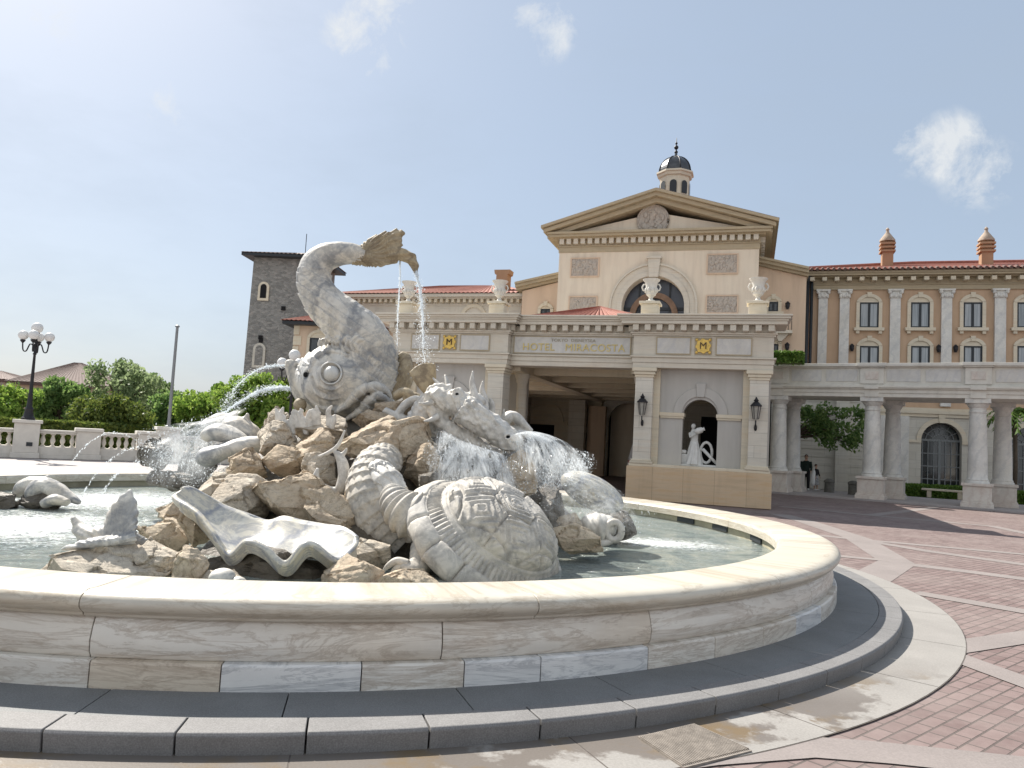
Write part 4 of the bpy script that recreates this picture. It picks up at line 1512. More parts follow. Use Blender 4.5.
for i in range(1, 5):
    for c in (CF[i], CF[i] + PO[i]):
        b = MB()
        colbox(b, c, .62, .62, 0, .22)
        colbox(b, c, .585, .585, .22, .30)
        colbox(b, c, .54, .54, .30, .96)
        colbox(b, c, .60, .60, .96, 1.08)
        pl = b.build('plinth', M['pink_marble'], col, bevel=.015)
        b = MB()
        zb, zt_ = 1.08, ZU
        pr = [(.56, zb), (.56, zb + .06), (.50, zb + .12), (.52, zb + .15), (.48, zb + .2)]
        for k in range(9):
            t_ = k / 8
            pr.append((.465 - .085 * t_ ** 1.6, zb + .22 + (zt_ - .62 - zb - .22) * t_))
        pr += [(.42, zt_ - .60), (.42, zt_ - .55), (.385, zt_ - .53), (.385, zt_ - .40), (.44, zt_ - .36), (.52, zt_ - .22), (.52, zt_ - .2)]
        pr = [(r_ * .84, z_) for r_, z_ in pr]
        b.lathe(pr, (c.x - CC.x, c.y - CC.y, 0), 28)
        sh_ = b.build('column', M['column_marble'], col, smooth=True, angle=40)
        b = MB()
        colbox(b, c, .49, .49, zt_ - .2, zt_ - .002)
        sub(b, 'abacus', M['column_marble'], sh_, bevel=.01)
def strip(mb, z0, z1, p, i0=0, i1=4):
    for i in range(i0, i1):
        a, c = CF[i], CF[i + 1]
        pa, pc = CF[i] + PO[i], CF[i + 1] + PO[i + 1]
        d = (c - a).normalized()
        n = Vector((d.y, -d.x, 0))
        q = [a + n * (.5 + p), c + n * (.5 + p), pc - n * (.5 + p), pa - n * (.5 + p)]
        mb.prism([((w - CC).x, (w - CC).y) for w in q], z0, z1, 'z')
hh = ZTOP - ZU
b = MB()
for z0, z1, p in ((0, .18, 0), (.18, .36, .04), (.36, .42, .12), (.42, .52, .17), (.52, .6, .02), (hh - .2, hh - .14, .06), (hh - .14, hh, .14)):
    strip(b, ZU + hh * 0 + z0 + .001, ZU + z1, p)
strip(b, ZU + .6, ZU + hh - .2, -.04)
b.build('entablature', M['colonnade_stone'], col, bevel=.01)
# raised panels of the parapet
for i in range(4):
    a, c = CF[i], CF[i + 1]
    d = (c - a).normalized()
    n = Vector((d.y, -d.x, 0))
    L = (c - a).length
    for t0, t1 in ((.15, .475), (.525, .85)):
        b = MB()
        q = [a + d * (L * t0) + n * .455, a + d * (L * t1) + n * .455, a + d * (L * t1) + n * .485, a + d * (L * t0) + n * .485]
        b.prism([((w - CC).x, (w - CC).y) for w in q], ZU + .72, ZU + hh - .3, 'z')
        b.build('marble_panel', M['white_marble'], col)
for i in range(5):
    c = CF[i]
    d = (CF[min(i + 1, 4)] - CF[max(i - 1, 0)]).normalized()
    n = Vector((d.y, -d.x, 0))
    b = MB()
    for w_, p_, z0, z1 in ((.5, .56, .605, hh - .205), (.56, .66, hh - .199, hh - .139), (.62, .72, hh - .137, hh + .01)):
        q = [c - d * w_ + n * .3, c + d * w_ + n * .3, c + d * w_ + n * p_, c - d * w_ + n * p_]
        b.prism([((w - CC).x, (w - CC).y) for w in q], ZU + z0, ZU + z1, 'z')
    for z0, z1, p_ in ((.002, .36, .548), (.36, .52, .678), (.52, .604, .53)):
        q = [c - d * .3 + n * .2, c + d * .3 + n * .2, c + d * .3 + n * p_, c - d * .3 + n * p_]
        b.prism([((w - CC).x, (w - CC).y) for w in q], ZU + z0, ZU + z1, 'z')
    pb = b.build('parapet_pier', M['colonnade_stone'], col, bevel=.01)
    b = MB()
    q = [c - d * .27 + n * .555, c + d * .27 + n * .555, c + d * .27 + n * .59, c - d * .27 + n * .59]
    b.prism([((w - CC).x, (w - CC).y) for w in q], ZU + .82, ZU + hh - .38, 'z')
    sub(b, 'inset_panel', M['pink_marble'], pb)
# kerbed path under the colonnade
q = [CF[0] - ey * 1.3, CF[4] - ey * 1.6, CF[4] + PO[4] + ey * 4, CF[0] + PO[0] + ey * 4]
b = MB()
b.prism([(p.x, p.y) for p in q], -.015, .06, 'z')
tag(b.build('path', M['pale_paving']), kind='structure')

# ================================================================ things under and behind the colonnade
def leaf_mat(name, c, c2, trans=.35):
    t = NT(name)
    r = t.node('ShaderNodeNewGeometry').outputs['Random Per Island']
    col = t.ramp(r, [(0, c), (.55, tuple((a + q) / 2 for a, q in zip(c, c2))), (1, c2)])
    t.fin(col, .55, None, .35)
    tr = t.node('ShaderNodeBsdfTranslucent', {'Color': col})
    mx = t.node('ShaderNodeMixShader', {0: trans, 1: t.b.outputs[0], 2: tr.outputs[0]})
    t.l.new(mx.outputs[0], t.out.inputs[0])
    return t.m
M['leaf_bright'] = leaf_mat('bright_leaves', (.10, .20, .03), (.33, .45, .09), .5)
M['leaf_mid'] = leaf_mat('mid_leaves', (.07, .15, .04), (.26, .37, .12), .5)
M['leaf_dark'] = leaf_mat('dark_leaves', (.05, .09, .02), (.20, .24, .05), .42)
M['leaf_olive'] = leaf_mat('olive_leaves', (.12, .18, .08), (.36, .44, .23), .5)
M['bark'] = plain('tree_bark', (.09, .07, .05), .9, .3, 6, .5)
M['hedge'] = leaf_mat('hedge_leaves', (.05, .12, .015), (.16, .25, .04), .3)
def leaves(mb, c, rad, n, size, rr, flat_=1.0):
    """leaf quads spread through an uneven ball of foliage"""
    for _ in range(n):
        d = Vector((rr.gauss(0, 1), rr.gauss(0, 1), rr.gauss(0, 1))).normalized()
        k = rad * (rr.random() ** .35) * (1 + .25 * noise.noise(Vector(c) * 3 + d * 2.2))
        p = Vector(c) + Vector((d.x * k, d.y * k, d.z * k * flat_))
        u = Vector((rr.gauss(0, 1), rr.gauss(0, 1), rr.gauss(0, .6))).normalized()
        w = u.orthogonal().normalized()
        w = Matrix.Rotation(rr.random() * 6.28, 3, u) @ w
        s_ = size * (.6 + .8 * rr.random())
        t_ = u.cross(w)
        mb.add([p - w * s_, p + t_ * s_ * .5, p + w * s_, p - t_ * s_ * .5], [(0, 1, 2, 3)])
def tree(name, base, crown, leafm, label, seed, clumps=26, per=150, lsize=.11, trunk=.16, cat='tree', group=None, crad=.30, fill=.85):
    """crown = (centre xyz, radii xyz)"""
    rr = random.Random(seed)
    o = empty(name, base, label, cat, group)
    cc, cr = Vector(crown[0]) - Vector(base), Vector(crown[1])
    tops = []
    for k in range(clumps):
        for _ in range(30):
            d = Vector((rr.uniform(-1, 1), rr.uniform(-1, 1), rr.uniform(-1, 1)))
            if .35 < d.length < 1: break
        d *= fill
        wob = 1 + .3 * noise.noise(d * 1.7 + Vector((seed, 0, 0)))
        tops.append(cc + Vector((d.x * cr.x * wob, d.y * cr.y * wob, d.z * cr.z * wob)))
    b = MB()
    th = max(.4, cc.z - cr.z * .55)
    b.tube([(0, 0, -.05), (.05, .02, th * .5), (.02, -.04, th), tuple(cc + Vector((0, 0, cr.z * .5)))], [trunk * 1.25, trunk, trunk * .8, trunk * .25], 8)
    for p in tops[::2]:
        m = Vector((0, 0, th)).lerp(p, .5) + Vector((rr.uniform(-.15, .15), rr.uniform(-.15, .15), .15))
        b.tube([(0.02, -.04, th * .95), m, p], [trunk * .5, trunk * .3, trunk * .1], 5)
    b.build('trunk', M['bark'], o, smooth=True)
    b = MB()
    mr = min(cr)
    for p in tops:
        leaves(b, p, mr * crad * (.7 + .7 * rr.random()), per, lsize, rr, .8)
    me = bpy.data.meshes.new('crown')
    me.from_pydata(b.v, [], b.f)
    link_mesh('crown', me, M[leafm], o)
    return o
def hedge_block(name, pts, w, h, label, leafm='hedge', n=5000, size=.05, cat='hedge', z0=0.0, seed=1):
    rr = random.Random(seed)
    a, c = Vector(pts[0]), Vector(pts[1])
    d = (c - a).normalized()
    nn = Vector((-d.y, d.x, 0))
    L = (c - a).length
    o = empty(name, (a + c) / 2 + Vector((0, 0, z0)), label, cat)
    off = o.location
    b = MB()
    q = [a - nn * (w / 2 - .05), c - nn * (w / 2 - .05), c + nn * (w / 2 - .05), a + nn * (w / 2 - .05)]
    b.prism([((p - off).x, (p - off).y) for p in q], .0, h - .06, 'z')
    b.build('core', M['leaf_dark'], o)
    b = MB()
    for _ in range(n):
        f = rr.random()
        t_, s_, z = rr.random() * L, (rr.random() - .5) * w, rr.random() * h
        if f < .45: z = h + rr.gauss(0, .03)
        elif f < .9: s_ = -w / 2 * (1 if rr.random() < .8 else -1) + rr.gauss(0, .03)
        else: t_ = 0 if rr.random() < .5 else L
        p = a + d * t_ + nn * s_ - off + Vector((0, 0, z + z0))
        leaves(b, p, .02, 1, size, rr)
    me = bpy.data.meshes.new('leaf_layer')
    me.from_pydata(b.v, [], b.f)
    link_mesh('leaf_layer', me, M[leafm], o)
    return o
ha, hb = G(893, 496.5), G(972, 500)
dd = Vector((ha.x, ha.y, 0)).normalized()
ha, hb = ha + dd * 1.0, hb + dd * 1.0
hedge_block('clipped_hedge', (ha, hb), 1.3, .62, 'low clipped green hedge behind the stone bench', n=9000, size=.06)
h2, h3 = G(1002, 504) + dd, G(1060, 508) + dd
hedge_block('clipped_hedge', (h2, h3), 1.3, .62, 'low clipped hedge at the right edge behind the last column pair', n=5000, size=.06, seed=2)
# bench
def bench(p, L, rz, label, name='stone_bench'):
    o = empty(name, p, label, 'bench', None, rz)
    b = MB()
    b.box(-L / 2, L / 2, -.22, .22, .36, .46)
    b.build('seat', M['trim'], o, bevel=.015)
    for s_ in (-1, 1):
        b = MB()
        b.box(s_ * (L / 2 - .35) - .1, s_ * (L / 2 - .35) + .1, -.17, .17, 0, .359)
        b.build('leg', M['trim'], o, bevel=.01)
    return o
bp = (G(926, 499) + G(962, 500)) / 2
bench(Vector((bp.x, bp.y, .06)), 2.1, ca, 'low pale stone bench in front of the clipped hedge')
# bollards
def bollard(p, label, first=[None]):
    if first[0] is None:
        o = empty('stone_bollard', p, label, 'bollard', 'dark stone bollards by the colonnade')
        b = MB()
        b.lathe([(.27, 0), (.27, .06), (.24, .1), (.225, .55), (.26, .58), (.26, .64), (.22, .7), (.10, .76), (0, .77)], n=20)
        b.build('post', M['bollard'], o, smooth=True, angle=40)
        b = MB()
        b.lathe([(.29, 0), (.29, .05)], n=20)
        b.build('base_ring', M['bollard'], o)
        first[0] = o
    else:
        o = copy_tree(first[0])
        o.location = p
        o['label'] = label
M['bollard'] = plain('bollard_stone', (.14, .135, .12), .85, .2, 6, .3)
bollard(G(829, 493.5) + Vector((0, 0, 0)), 'dark stone bollard nearer the two people')
bollard(G(853, 496), 'dark stone bollard tucked beside the second column pair')
# planter
pp = G(846, 491) + dd * .8
o = empty('stone_planter', pp, 'pale square stone planter with dark edge beside the second column pair', 'planter', None, ca)
b = MB()
b.box(-.75, .75, -.6, .6, 0, .95)
b.build('box', M['pale_wall'], o, bevel=.02)
b = MB()
b.box(-.83, .83, -.68, .68, .95, 1.08)
b.build('rim', M['trim'], o, bevel=.02)
b = MB()
b.box(-.7, .7, -.55, .55, 1.06, 1.1)
b.build('soil', M['dark'], o)
# plants on and behind the colonnade
q0, q1 = P(770, 370, 36.8), P(803, 370, 36.2)
hedge_block('parapet_shrub', (Vector((q0.x, q0.y, 0)), Vector((q1.x, q1.y, 0))), .9, .5, 'green shrub trailing on top of the colonnade beside the portico', n=2600, size=.07, cat='shrub', z0=ZTOP - .1, seed=5)
for c_ in bpy.data.objects['parapet_shrub'].children: c_.location.z = 0
bs = P(788, 488, 41.5)
cc = P(832, 425, 41.5)
tree('shade_tree', (bs.x, bs.y, 0), (cc, (2.4, 1.2, 1.2)), 'leaf_mid', 'leafy tree branches hanging under the colonnade behind the first columns', 31, 30, 90, .12, .10, crad=.38, fill=.95)
def palm(p, h, label, seed):
    rr = random.Random(seed)
    o = empty('palm_tree', p, label, 'palm tree')
    b = MB()
    b.tube([(0, 0, 0), (.08, 0, h * .4), (.02, 0, h)], [.14, .11, .10], 8)
    b.build('trunk', M['bark'], o, smooth=True)
    b = MB()
    for k in range(26):
        a = k * 2.4
        up = .25 + .9 * rr.random()
        L = 1.3 + .4 * rr.random()
        prev = None
        for q in range(9):
            t_ = q / 8
            c = Vector((math.cos(a) * L * t_, math.sin(a) * L * t_, h + up * L * t_ - 1.1 * L * t_ * t_))
            if prev is not None:
                sd_ = Vector((-math.sin(a), math.cos(a), 0))
                for s_ in (-1, 1):
                    tip = c + sd_ * s_ * .42 * (1 - t_ * .6) + Vector((0, 0, -.15))
                    b.add([prev, c, tip], [(0, 1, 2)])
                b.add([prev - sd_ * .02, prev + sd_ * .02, c + sd_ * .02, c - sd_ * .02], [(0, 1, 2, 3)])
            prev = c
    me = bpy.data.meshes.new('fronds')
    me.from_pydata(b.v, [], b.f)
    link_mesh('fronds', me, M['hedge'], o)
pb_ = P(1014, 490, 42.5)
palm((pb_.x, pb_.y, 0), P(1018, 414, 42.5).z, 'small palm tree behind the last column pair at the right edge', 4)

# ================================================================ people
M['skin'] = plain('skin', (.45, .28, .2), .6, .05, 5, 0)
M['hair'] = plain('dark_hair', (.02, .016, .014), .6, .1, 20, .1)
M['cloth_dark'] = plain('dark_green_cloth', (.016, .03, .024), .85, .15, 10, .1)
M['cloth_black'] = plain('black_cloth', (.015, .015, .017), .85, .1, 10, .1)
M['cloth_white'] = plain('white_cloth', (.72, .72, .70), .85, .06, 10, .1)
M['cloth_pattern'] = plain('grey_print_cloth', (.28, .28, .28), .85, .75, 22, .1)
def person(loc, H_, rz, label, top, bottom, shoes, dress=False, seed=0, bag=None):
    k = H_ / 1.7
    o = empty('person', loc, label, 'person', None, rz)
    V_ = lambda x, y, z: (x * k, y * k, z * k)
    sh = [V_(s_ * .19, 0, 1.38) for s_ in (-1, 1)]
    el = [V_(-.24, -.03, 1.12), V_(.24, -.05, 1.12)]
    ha = [V_(-.2, -.12, .88), V_(.22, -.16, .92)]
    hip = [V_(s_ * .09, 0, .9) for s_ in (-1, 1)]
    kn = [V_(-.10, -.02, .48), V_(.11, -.05, .48)]
    an = [V_(-.10, .02, .08), V_(.12, -.03, .08)]
    b = MB()
    b.tube([V_(0, 0, .84), V_(0, 0, 1.0), V_(0, .01, 1.2), V_(0, .01, 1.36), V_(0, 0, 1.44), V_(0, -.01, 1.52)], [.13 * k, .14 * k, .13 * k, .14 * k, .07 * k, .05 * k], 14, flat=(.75, 1.1))
    b.ball(V_(0, -.01, 1.6), (.075 * k, .092 * k, .115 * k), 14, 10)
    b.ball(V_(0, -.105, 1.59), (.014 * k, .02 * k, .02 * k), 8, 6)
    for s_ in (-1, 1):
        b.ball(V_(s_ * .078, 0, 1.6), (.014 * k, .025 * k, .034 * k), 8, 6)
    for i in range(2):
        b.tube([sh[i], el[i], ha[i]], [.052 * k, .042 * k, .03 * k], 10)
        hd = Vector(ha[i])
        b.ball(hd + Vector((0, -.01, -.05)) * k, (.02 * k, .035 * k, .05 * k), 8, 6)
        for f_ in range(4):
            b.tube([hd + Vector((0, -.035 + .02 * f_, -.08)) * k, hd + Vector((-.004, -.035 + .02 * f_, -.14 - .01 * (f_ in (1, 2)))) * k], .0085 * k, 5)
        b.tube([hd + Vector((0, -.04, -.04)) * k, hd + Vector((0, -.06, -.09)) * k], .01 * k, 5)
        b.tube([hip[i], kn[i], an[i]], [.085 * k, .058 * k, .04 * k], 10)
        a_ = Vector(an[i])
        b.tube([a_ + Vector((0, .05, -.04)) * k, a_ + Vector((0, -.14, -.045)) * k], [.035 * k, .03 * k], 8)
    me = remesh(b, .014, 3, 'body')
    link_mesh('body', me, M['skin'], o, smooth=True)
    b = MB()
    for s_ in (-1, 1):
        b.ball(V_(s_ * .03, -.092, 1.61), (.011 * k, .008 * k, .008 * k), 8, 6)
    b.build('eyes', M['hair'], o)
    b = MB()
    b.tube([V_(0, -.0, .86), V_(0, 0, 1.0), V_(0, .01, 1.2), V_(0, .01, 1.36), V_(0, 0, 1.43)], [.155 * k, .155 * k, .15 * k, .165 * k, .09 * k], 16, flat=(.78, 1.12))
    for i in range(2):
        b.tube([sh[i], el[i], Vector(el[i]).lerp(Vector(ha[i]), .9)], [.07 * k, .058 * k, .046 * k], 10)
    link_mesh('shirt', remesh(b, .016, 2, 'shirt'), M[top], o, smooth=True)
    b = MB()
    if dress:
        b.tube([V_(0, 0, 1.0), V_(0, 0, .7), V_(0, 0, .35)], [.15 * k, .21 * k, .26 * k], 16, flat=(.8, 1.05))
    else:
        for i in range(2):
            b.tube([V_((-.07, .07)[i], 0, .98), hip[i], kn[i], an[i]], [.10 * k, .105 * k, .078 * k, .062 * k], 12)
    link_mesh('skirt' if dress else 'trousers', remesh(b, .016, 2, 'trousers'), M[bottom], o, smooth=True)
    for i in range(2):
        b = MB()
        a_ = Vector(an[i])
        b.tube([a_ + Vector((0, .07, -.035)) * k, a_ + Vector((0, 0, -.03)) * k, a_ + Vector((0, -.17, -.045)) * k], [.04 * k, .052 * k, .034 * k], 10)
        b.build('shoe', M[shoes], o, smooth=True)
    b = MB()
    b.ball(V_(0, .012, 1.635), (.088 * k, .095 * k, .10 * k), 14, 10)
    b.build('hair', M['hair'], o, smooth=True)
    if bag:
        pass
    return o
p1 = G(805.5, 491)
person(Vector((p1.x, p1.y, 0.06)), 1.86, R(-20), 'person in dark clothes and white shoes standing beside the first column pair', 'cloth_dark', 'cloth_black', 'cloth_white')
p2_ = G(812.8, 491) + Vector((0, -.35, 0))
person(Vector((p2_.x, p2_.y, 0.06)), 1.38, R(35), 'shorter person in black top and patterned skirt holding a long white bag', 'cloth_black', 'cloth_pattern', 'cloth_white', True)
bgp = Vector((p2_.x - .22, p2_.y - .22, .3))
o = empty('long_bag', bgp, 'long white bag carried between the two people', 'bag')
b = MB()
b.tube([(0, 0, 0), (-.03, 0, .15), (-.02, 0, .45), (.02, 0, .72), (.03, 0, .85)], [.08, .13, .13, .10, .05], 12, flat=(.6, 1))
b.build('sack', M['cloth_white'], o, smooth=True)
b = MB()
b.tube([(.03, 0, .82), (.08, -.02, 1.0), (.0, -.02, .98), (.02, 0, .82)], .016, 6)
b.build('strap', M['cloth_white'], o)

# ================================================================ statue in the niche
st_u, st_z = UV(690, 463.5, .85)
so = empty('niche_statue', HW(st_u + .12, .85, ZP), 'white stone statue of a draped woman pouring from a jar, in the arched niche', 'statue', None, HA)
M['statue'] = plain('statue_stone', (.60, .60, .58), .7, .1, 6, .2)
b = MB()
b.lathe([(.30, .06), (.27, .2), (.21, .5), (.17, .72), (.15, .82)], n=18)
for k in range(11):
    a = 2 * math.pi * k / 11
    b.tube([(.29 * math.cos(a), .29 * math.sin(a), .05), (.21 * math.cos(a + .2), .21 * math.sin(a + .2), .48), (.13 * math.cos(a + .3), .13 * math.sin(a + .3), .85)], [.05, .032, .02], 6)
b.tube([(0, 0, .75), (.0, 0, .95), (-.02, 0, 1.12), (-.04, 0, 1.24), (-.05, 0, 1.32)], [.15, .13, .15, .10, .05], 12, flat=(.7, 1))
b.ball((-.06, -.02, 1.40), (.075, .085, .10), 12, 10)
b.ball((-.05, .04, 1.42), (.08, .07, .09), 10, 8)
b.ball((-.065, -.105, 1.39), (.014, .02, .022), 6, 5)
b.tube([(.12, 0, 1.18), (.26, -.08, 1.22), (.20, -.12, 1.34)], [.05, .042, .032], 8)
b.tube([(-.17, 0, 1.16), (-.14, -.16, 1.02), (.05, -.2, 1.14)], [.05, .042, .032], 8)
for hx, hz in ((.20, 1.35), (.07, 1.15)):
    for f_ in range(4):
        b.tube([(hx, -.14, hz + .02 * f_ - .03), (hx + .05, -.19, hz + .02 * f_ - .03)], .009, 5)
link_mesh('figure', remesh(b, .014, 2, 'figure'), M['statue'], so, smooth=True)
b = MB()
b.lathe([(.02, -.2), (.08, -.17), (.11, -.05), (.09, .08), (.05, .14), (.075, .18)], n=12)
b.v = [tuple(Matrix.Rotation(R(70), 3, 'Y') @ Vector(p) + Vector((.18, -.17, 1.27))) for p in b.v]
b.build('jar', M['statue'], so, smooth=True)
b = MB()
ringp = [(.42 + .2 * math.cos(a), .05, .5 + .36 * math.sin(a)) for a in [2 * math.pi * k / 24 for k in range(25)]]
b.tube(ringp, .05, 8, False)
b.tube([(.3, -.05, .62), (.85, -.1, .08)], [.06, .05], 8)
b.build('wheel', M['statue'], so, smooth=True)
b = MB()
b.box(-.62, -.2, -.1, .25, .06, .42)
b.box(-.55, -.25, -.12, .27, .42, .56)
b.build('rock_seat', M['statue'], so, bevel=.06)
b = MB()
b.box(-.66, .9, -.25, .32, .0, .07)
b.build('base', M['statue'], so, bevel=.01)

# ================================================================ white van parked under the porch
vu, vz = UV(628.5, 470, 9.0)
van = hotel_root('white_van', vu + .85, 11.4, 'white van parked in the dark porch, only its edge showing beside the pier', 'van')
b = MB()
x0, x1, y0, y1 = vu - .08, vu + 1.75, 9.0, 13.6
sec = [(x0 + .02, .35), (x1 - .02, .35), (x1, .9), (x1 - .06, 1.35), (x1 - .22, 2.02), (x1 - .4, 2.1), (x0 + .4, 2.1), (x0 + .22, 2.02), (x0 + .06, 1.35), (x0, .9)]
b.prism(sec, y0, y1 - .9)
b.prism([(p[0], p[1] if p[1] < 1.2 else 1.2 + (p[1] - 1.2) * .15) for p in sec], y1 - .9, y1)
b.build('body', M['white_paint'], van, bevel=.05)
b = MB()
b.box(x0 + .25, x1 - .25, y0 - .02, y0 + .03, 1.3, 1.9)
b.build('rear_window', M['glass'], van, bevel=.03)
for s_ in (x0 + .12, x1 - .12):
    b = MB()
    b.box(s_ - .07, s_ + .07, y0 - .03, y0 + .04, .85, 1.22)
    b.build('tail_light', M['tail'], van, bevel=.02)
for s_ in (x0 + .02, x1 - .22):
    for y in (y0 + .9, y1 - .8):
        b = MB()
        b.tube([(s_, y, .33), (s_ + .2, y, .33)], .33, 20)
        b.build('wheel', M['frame'], van, smooth=True, angle=40)
b = MB()
b.box(x0 + .05, x1 - .05, y0 - .08, y0 + .02, .35, .6)
b.build('bumper', M['frame'], van, bevel=.03)
# iron planter stand near the back pilaster
# ================================================================ left side: balustrade, lamps, flagpole
BP0, BP1 = G(-30, 456.5), G(240, 464.5)
bd = (BP1 - BP0).normalized()
ba_ = math.atan2(bd.y, bd.x)
bal_o = empty('stone_balustrade', (BP0 + BP1) / 2, 'pale stone balustrade with square pedestals along the left of the plaza', 'balustrade', None, ba_)
bc = bal_o.location
def bx_at(px):
    r = ray(px, 450)
    # intersection of the pixel's vertical plane with the balustrade line
    n = Vector((r.y, -r.x, 0))
    t_ = -(BP0.dot(n)) / (bd.dot(n))
    return (BP0 + bd * t_ - bc).dot(bd)
ped = [bx_at(q) for q in (-42, 25, 88, 149, 168, 225)]
for i, u in enumerate(ped):
    b = MB()
    tall = i in (1, 4)
    hp = 1.58 if tall else 1.34
    b.box(u - .52, u + .52, -.06, .9, 0, .22)
    b.box(u - .46, u + .46, .0, .84, .22, hp - .14)
    b.box(u - .54, u + .54, -.08, .92, hp - .14, hp)
    pd_ = b.build('pedestal', M['balus_stone'], bal_o, bevel=.02)
    if i == 1:
        b = MB()
        b.box(u + .02, u + .24, -.025, .01, .5, .66)
        sub(b, 'metal_plate', M['frame'], pd_)
b = MB()
b.box(ped[0], ped[-1], .14, .70, 0, .14)
b.box(ped[0], ped[-1], .18, .66, .14, .50)
b.build('base_wall', M['balus_stone'], bal_o, bevel=.01)
b = MB()
b.box(ped[0], ped[-1], .16, .68, 1.04, 1.12)
b.box(ped[0], ped[-1], .12, .72, 1.12, 1.2)
b.build('top_rail', M['balus_stone'], bal_o, bevel=.015)
bprof = [(.10, .5), (.10, .54), (.06, .56), (.05, .6), (.09, .70), (.10, .76), (.075, .86), (.05, .94), (.06, .98), (.10, 1.0), (.10, 1.04)]
b0 = None
for i in range(len(ped) - 1):
    a, c = ped[i] + .6, ped[i + 1] - .6
    n = int((c - a) / .27)
    if n < 2: continue
    for k in range(n + 1):
        u = a + (c - a) * k / n
        if b0 is None:
            m_ = MB()
            m_.lathe(bprof, n=10)
            b0 = m_.build('baluster', M['balus_stone'], bal_o, smooth=True, angle=40)
            q = b0
        else:
            q = b0.copy()
            COL.objects.link(q)
        q.location = (u, .42, 0)
def globe_lamp(p, h, label, tilt=0, arms=4, rz=0.0, group='globe street lamps'):
    o = empty('street_lamp', p, label, 'street lamp', group, rz)
    b = MB()
    b.lathe([(.26, 0), (.26, .08), (.2, .14), (.15, .4), (.17, .46), (.11, .55), (.085, 1.0), (.10, 1.05), (.075, 1.1), (.05, h - .9), (.08, h - .86), (.05, h - .8), (.06, h - .3), (.03, h - .1)], n=14)
    b.build('pole', M['iron'], o, smooth=True, angle=40)
    for k in range(arms):
        a = 2 * math.pi * k / arms
        b = MB()
        d = Vector((math.cos(a), math.sin(a), 0))
        z = Vector((0, 0, 1))
        b.tube(catmull([d * .05 + z * (h - .55), d * .2 + z * (h - .45), d * .32 + z * (h - .75), d * .44 + z * (h - .72), d * .48 + z * (h - .38)], 5), .028, 6)
        b.lathe([(.04, h - .42), (.10, h - .34), (.11, h - .3)], tuple(d * .48), 10)
        ar = b.build('arm', M['iron'], o, smooth=True)
        b = MB()
        b.ball(d * .48 + z * (h - .10), .20, 20, 14)
        sub(b, 'globe', M['globe'], ar, smooth=True)
    b = MB()
    b.lathe([(.05, h - .12), (.11, h + .02), (.11, h + .05)], n=10)
    b.build('finial', M['iron'], o, smooth=True)
    b = MB()
    b.ball((0, 0, h + .25), .225, 20, 14)
    b.build('globe', M['globe'], o, smooth=True)
    return o
lp = bc + bd * ped[1] + Vector((-bd.y, bd.x, 0)) * .42
hl = P(36, 329, lp.y).z - 1.58
globe_lamp(lp + Vector((0, 0, 1.58)), hl - .2, 'iron street lamp with four white globes standing on a balustrade pedestal', rz=R(20))
lp2 = P(289, 430, 30)
h2_ = P(289, 355, 30).z - .25
globe_lamp(Vector((lp2.x, lp2.y, 0)), h2_, 'iron street lamp whose globes show just above the dolphin snout', rz=R(40))
fp = bc + bd * ped[4] + Vector((-bd.y, bd.x, 0)) * .42
fh = P(176, 327, fp.y).z - 1.58
o = empty('flagpole', fp + Vector((0, 0, 1.58)), 'slim grey bare flagpole standing on a balustrade pedestal', 'flagpole')
b = MB()
b.lathe([(.16, 0), (.16, .05), (.09, .08), (.075, .3), (.06, fh)], n=12)
b.build('pole', M['pole'], o, smooth=True, angle=40)
b = MB()
b.lathe([(.1, fh), (.1, fh + .06), (.03, fh + .1)], n=10)
b.build('cap', M['pole'], o)

# ================================================================ trees on the left
def ptree(name, px, py, rx, ry, Y, leafm, label, seed, **k):
    c = P(px, py, Y)
    m = mpp(Y)
    return tree(name, (c.x, c.y, 0), (c, (rx * m, max(rx, ry) * m * .6, ry * m)), leafm, label, seed, group='trees behind the balustrade', **k)
ptree('broadleaf_tree', 122, 391, 46, 36, 46, 'leaf_olive', 'airy pale olive tree, the tallest crown behind the balustrade', 11, clumps=46, per=80, lsize=.14, crad=.34)
ptree('broadleaf_tree', 5, 408, 38, 28, 42, 'leaf_bright', 'bright green tree at the left edge behind the globe lamp', 12, clumps=50, per=190, lsize=.12, crad=.42)
ptree('broadleaf_tree', 62, 402, 32, 28, 45, 'leaf_mid', 'mid green tree between the globe lamp and the dark bush', 13, clumps=44, per=150, lsize=.12, crad=.42)
ptree('dark_bush', 112, 421, 42, 26, 40, 'leaf_dark', 'dense dark olive bush behind the middle of the balustrade', 14, clumps=90, per=190, lsize=.10, crad=.42)
ptree('broadleaf_tree', 168, 418, 30, 26, 44, 'leaf_mid', 'loose green tree behind the flagpole', 15, clumps=40, per=120, lsize=.12, crad=.42)
ptree('broadleaf_tree', 205, 412, 32, 26, 43, 'leaf_bright', 'bright green bush right of the flagpole below the grey roof', 16, clumps=46, per=150, lsize=.11, crad=.45)
ptree('broadleaf_tree', 255, 406, 42, 36, 38, 'leaf_bright', 'bright green tree between the stone tower and the dolphin snout', 17, clumps=70, per=190, lsize=.10, crad=.40)
ptree('broadleaf_tree', 285, 398, 24, 26, 41, 'leaf_dark', 'dark green tree behind the dolphin snout', 18, clumps=36, per=140, lsize=.12, crad=.42)
ptree('broadleaf_tree', 150, 402, 34, 30, 50, 'leaf_mid', 'taller mid green tree behind the flagpole', 21, clumps=46, per=130, lsize=.13, crad=.4)
ptree('broadleaf_tree', 235, 402, 28, 22, 46, 'leaf_bright', 'bright green crown in front of the grey annex roof', 22, clumps=40, per=130, lsize=.12, crad=.42)
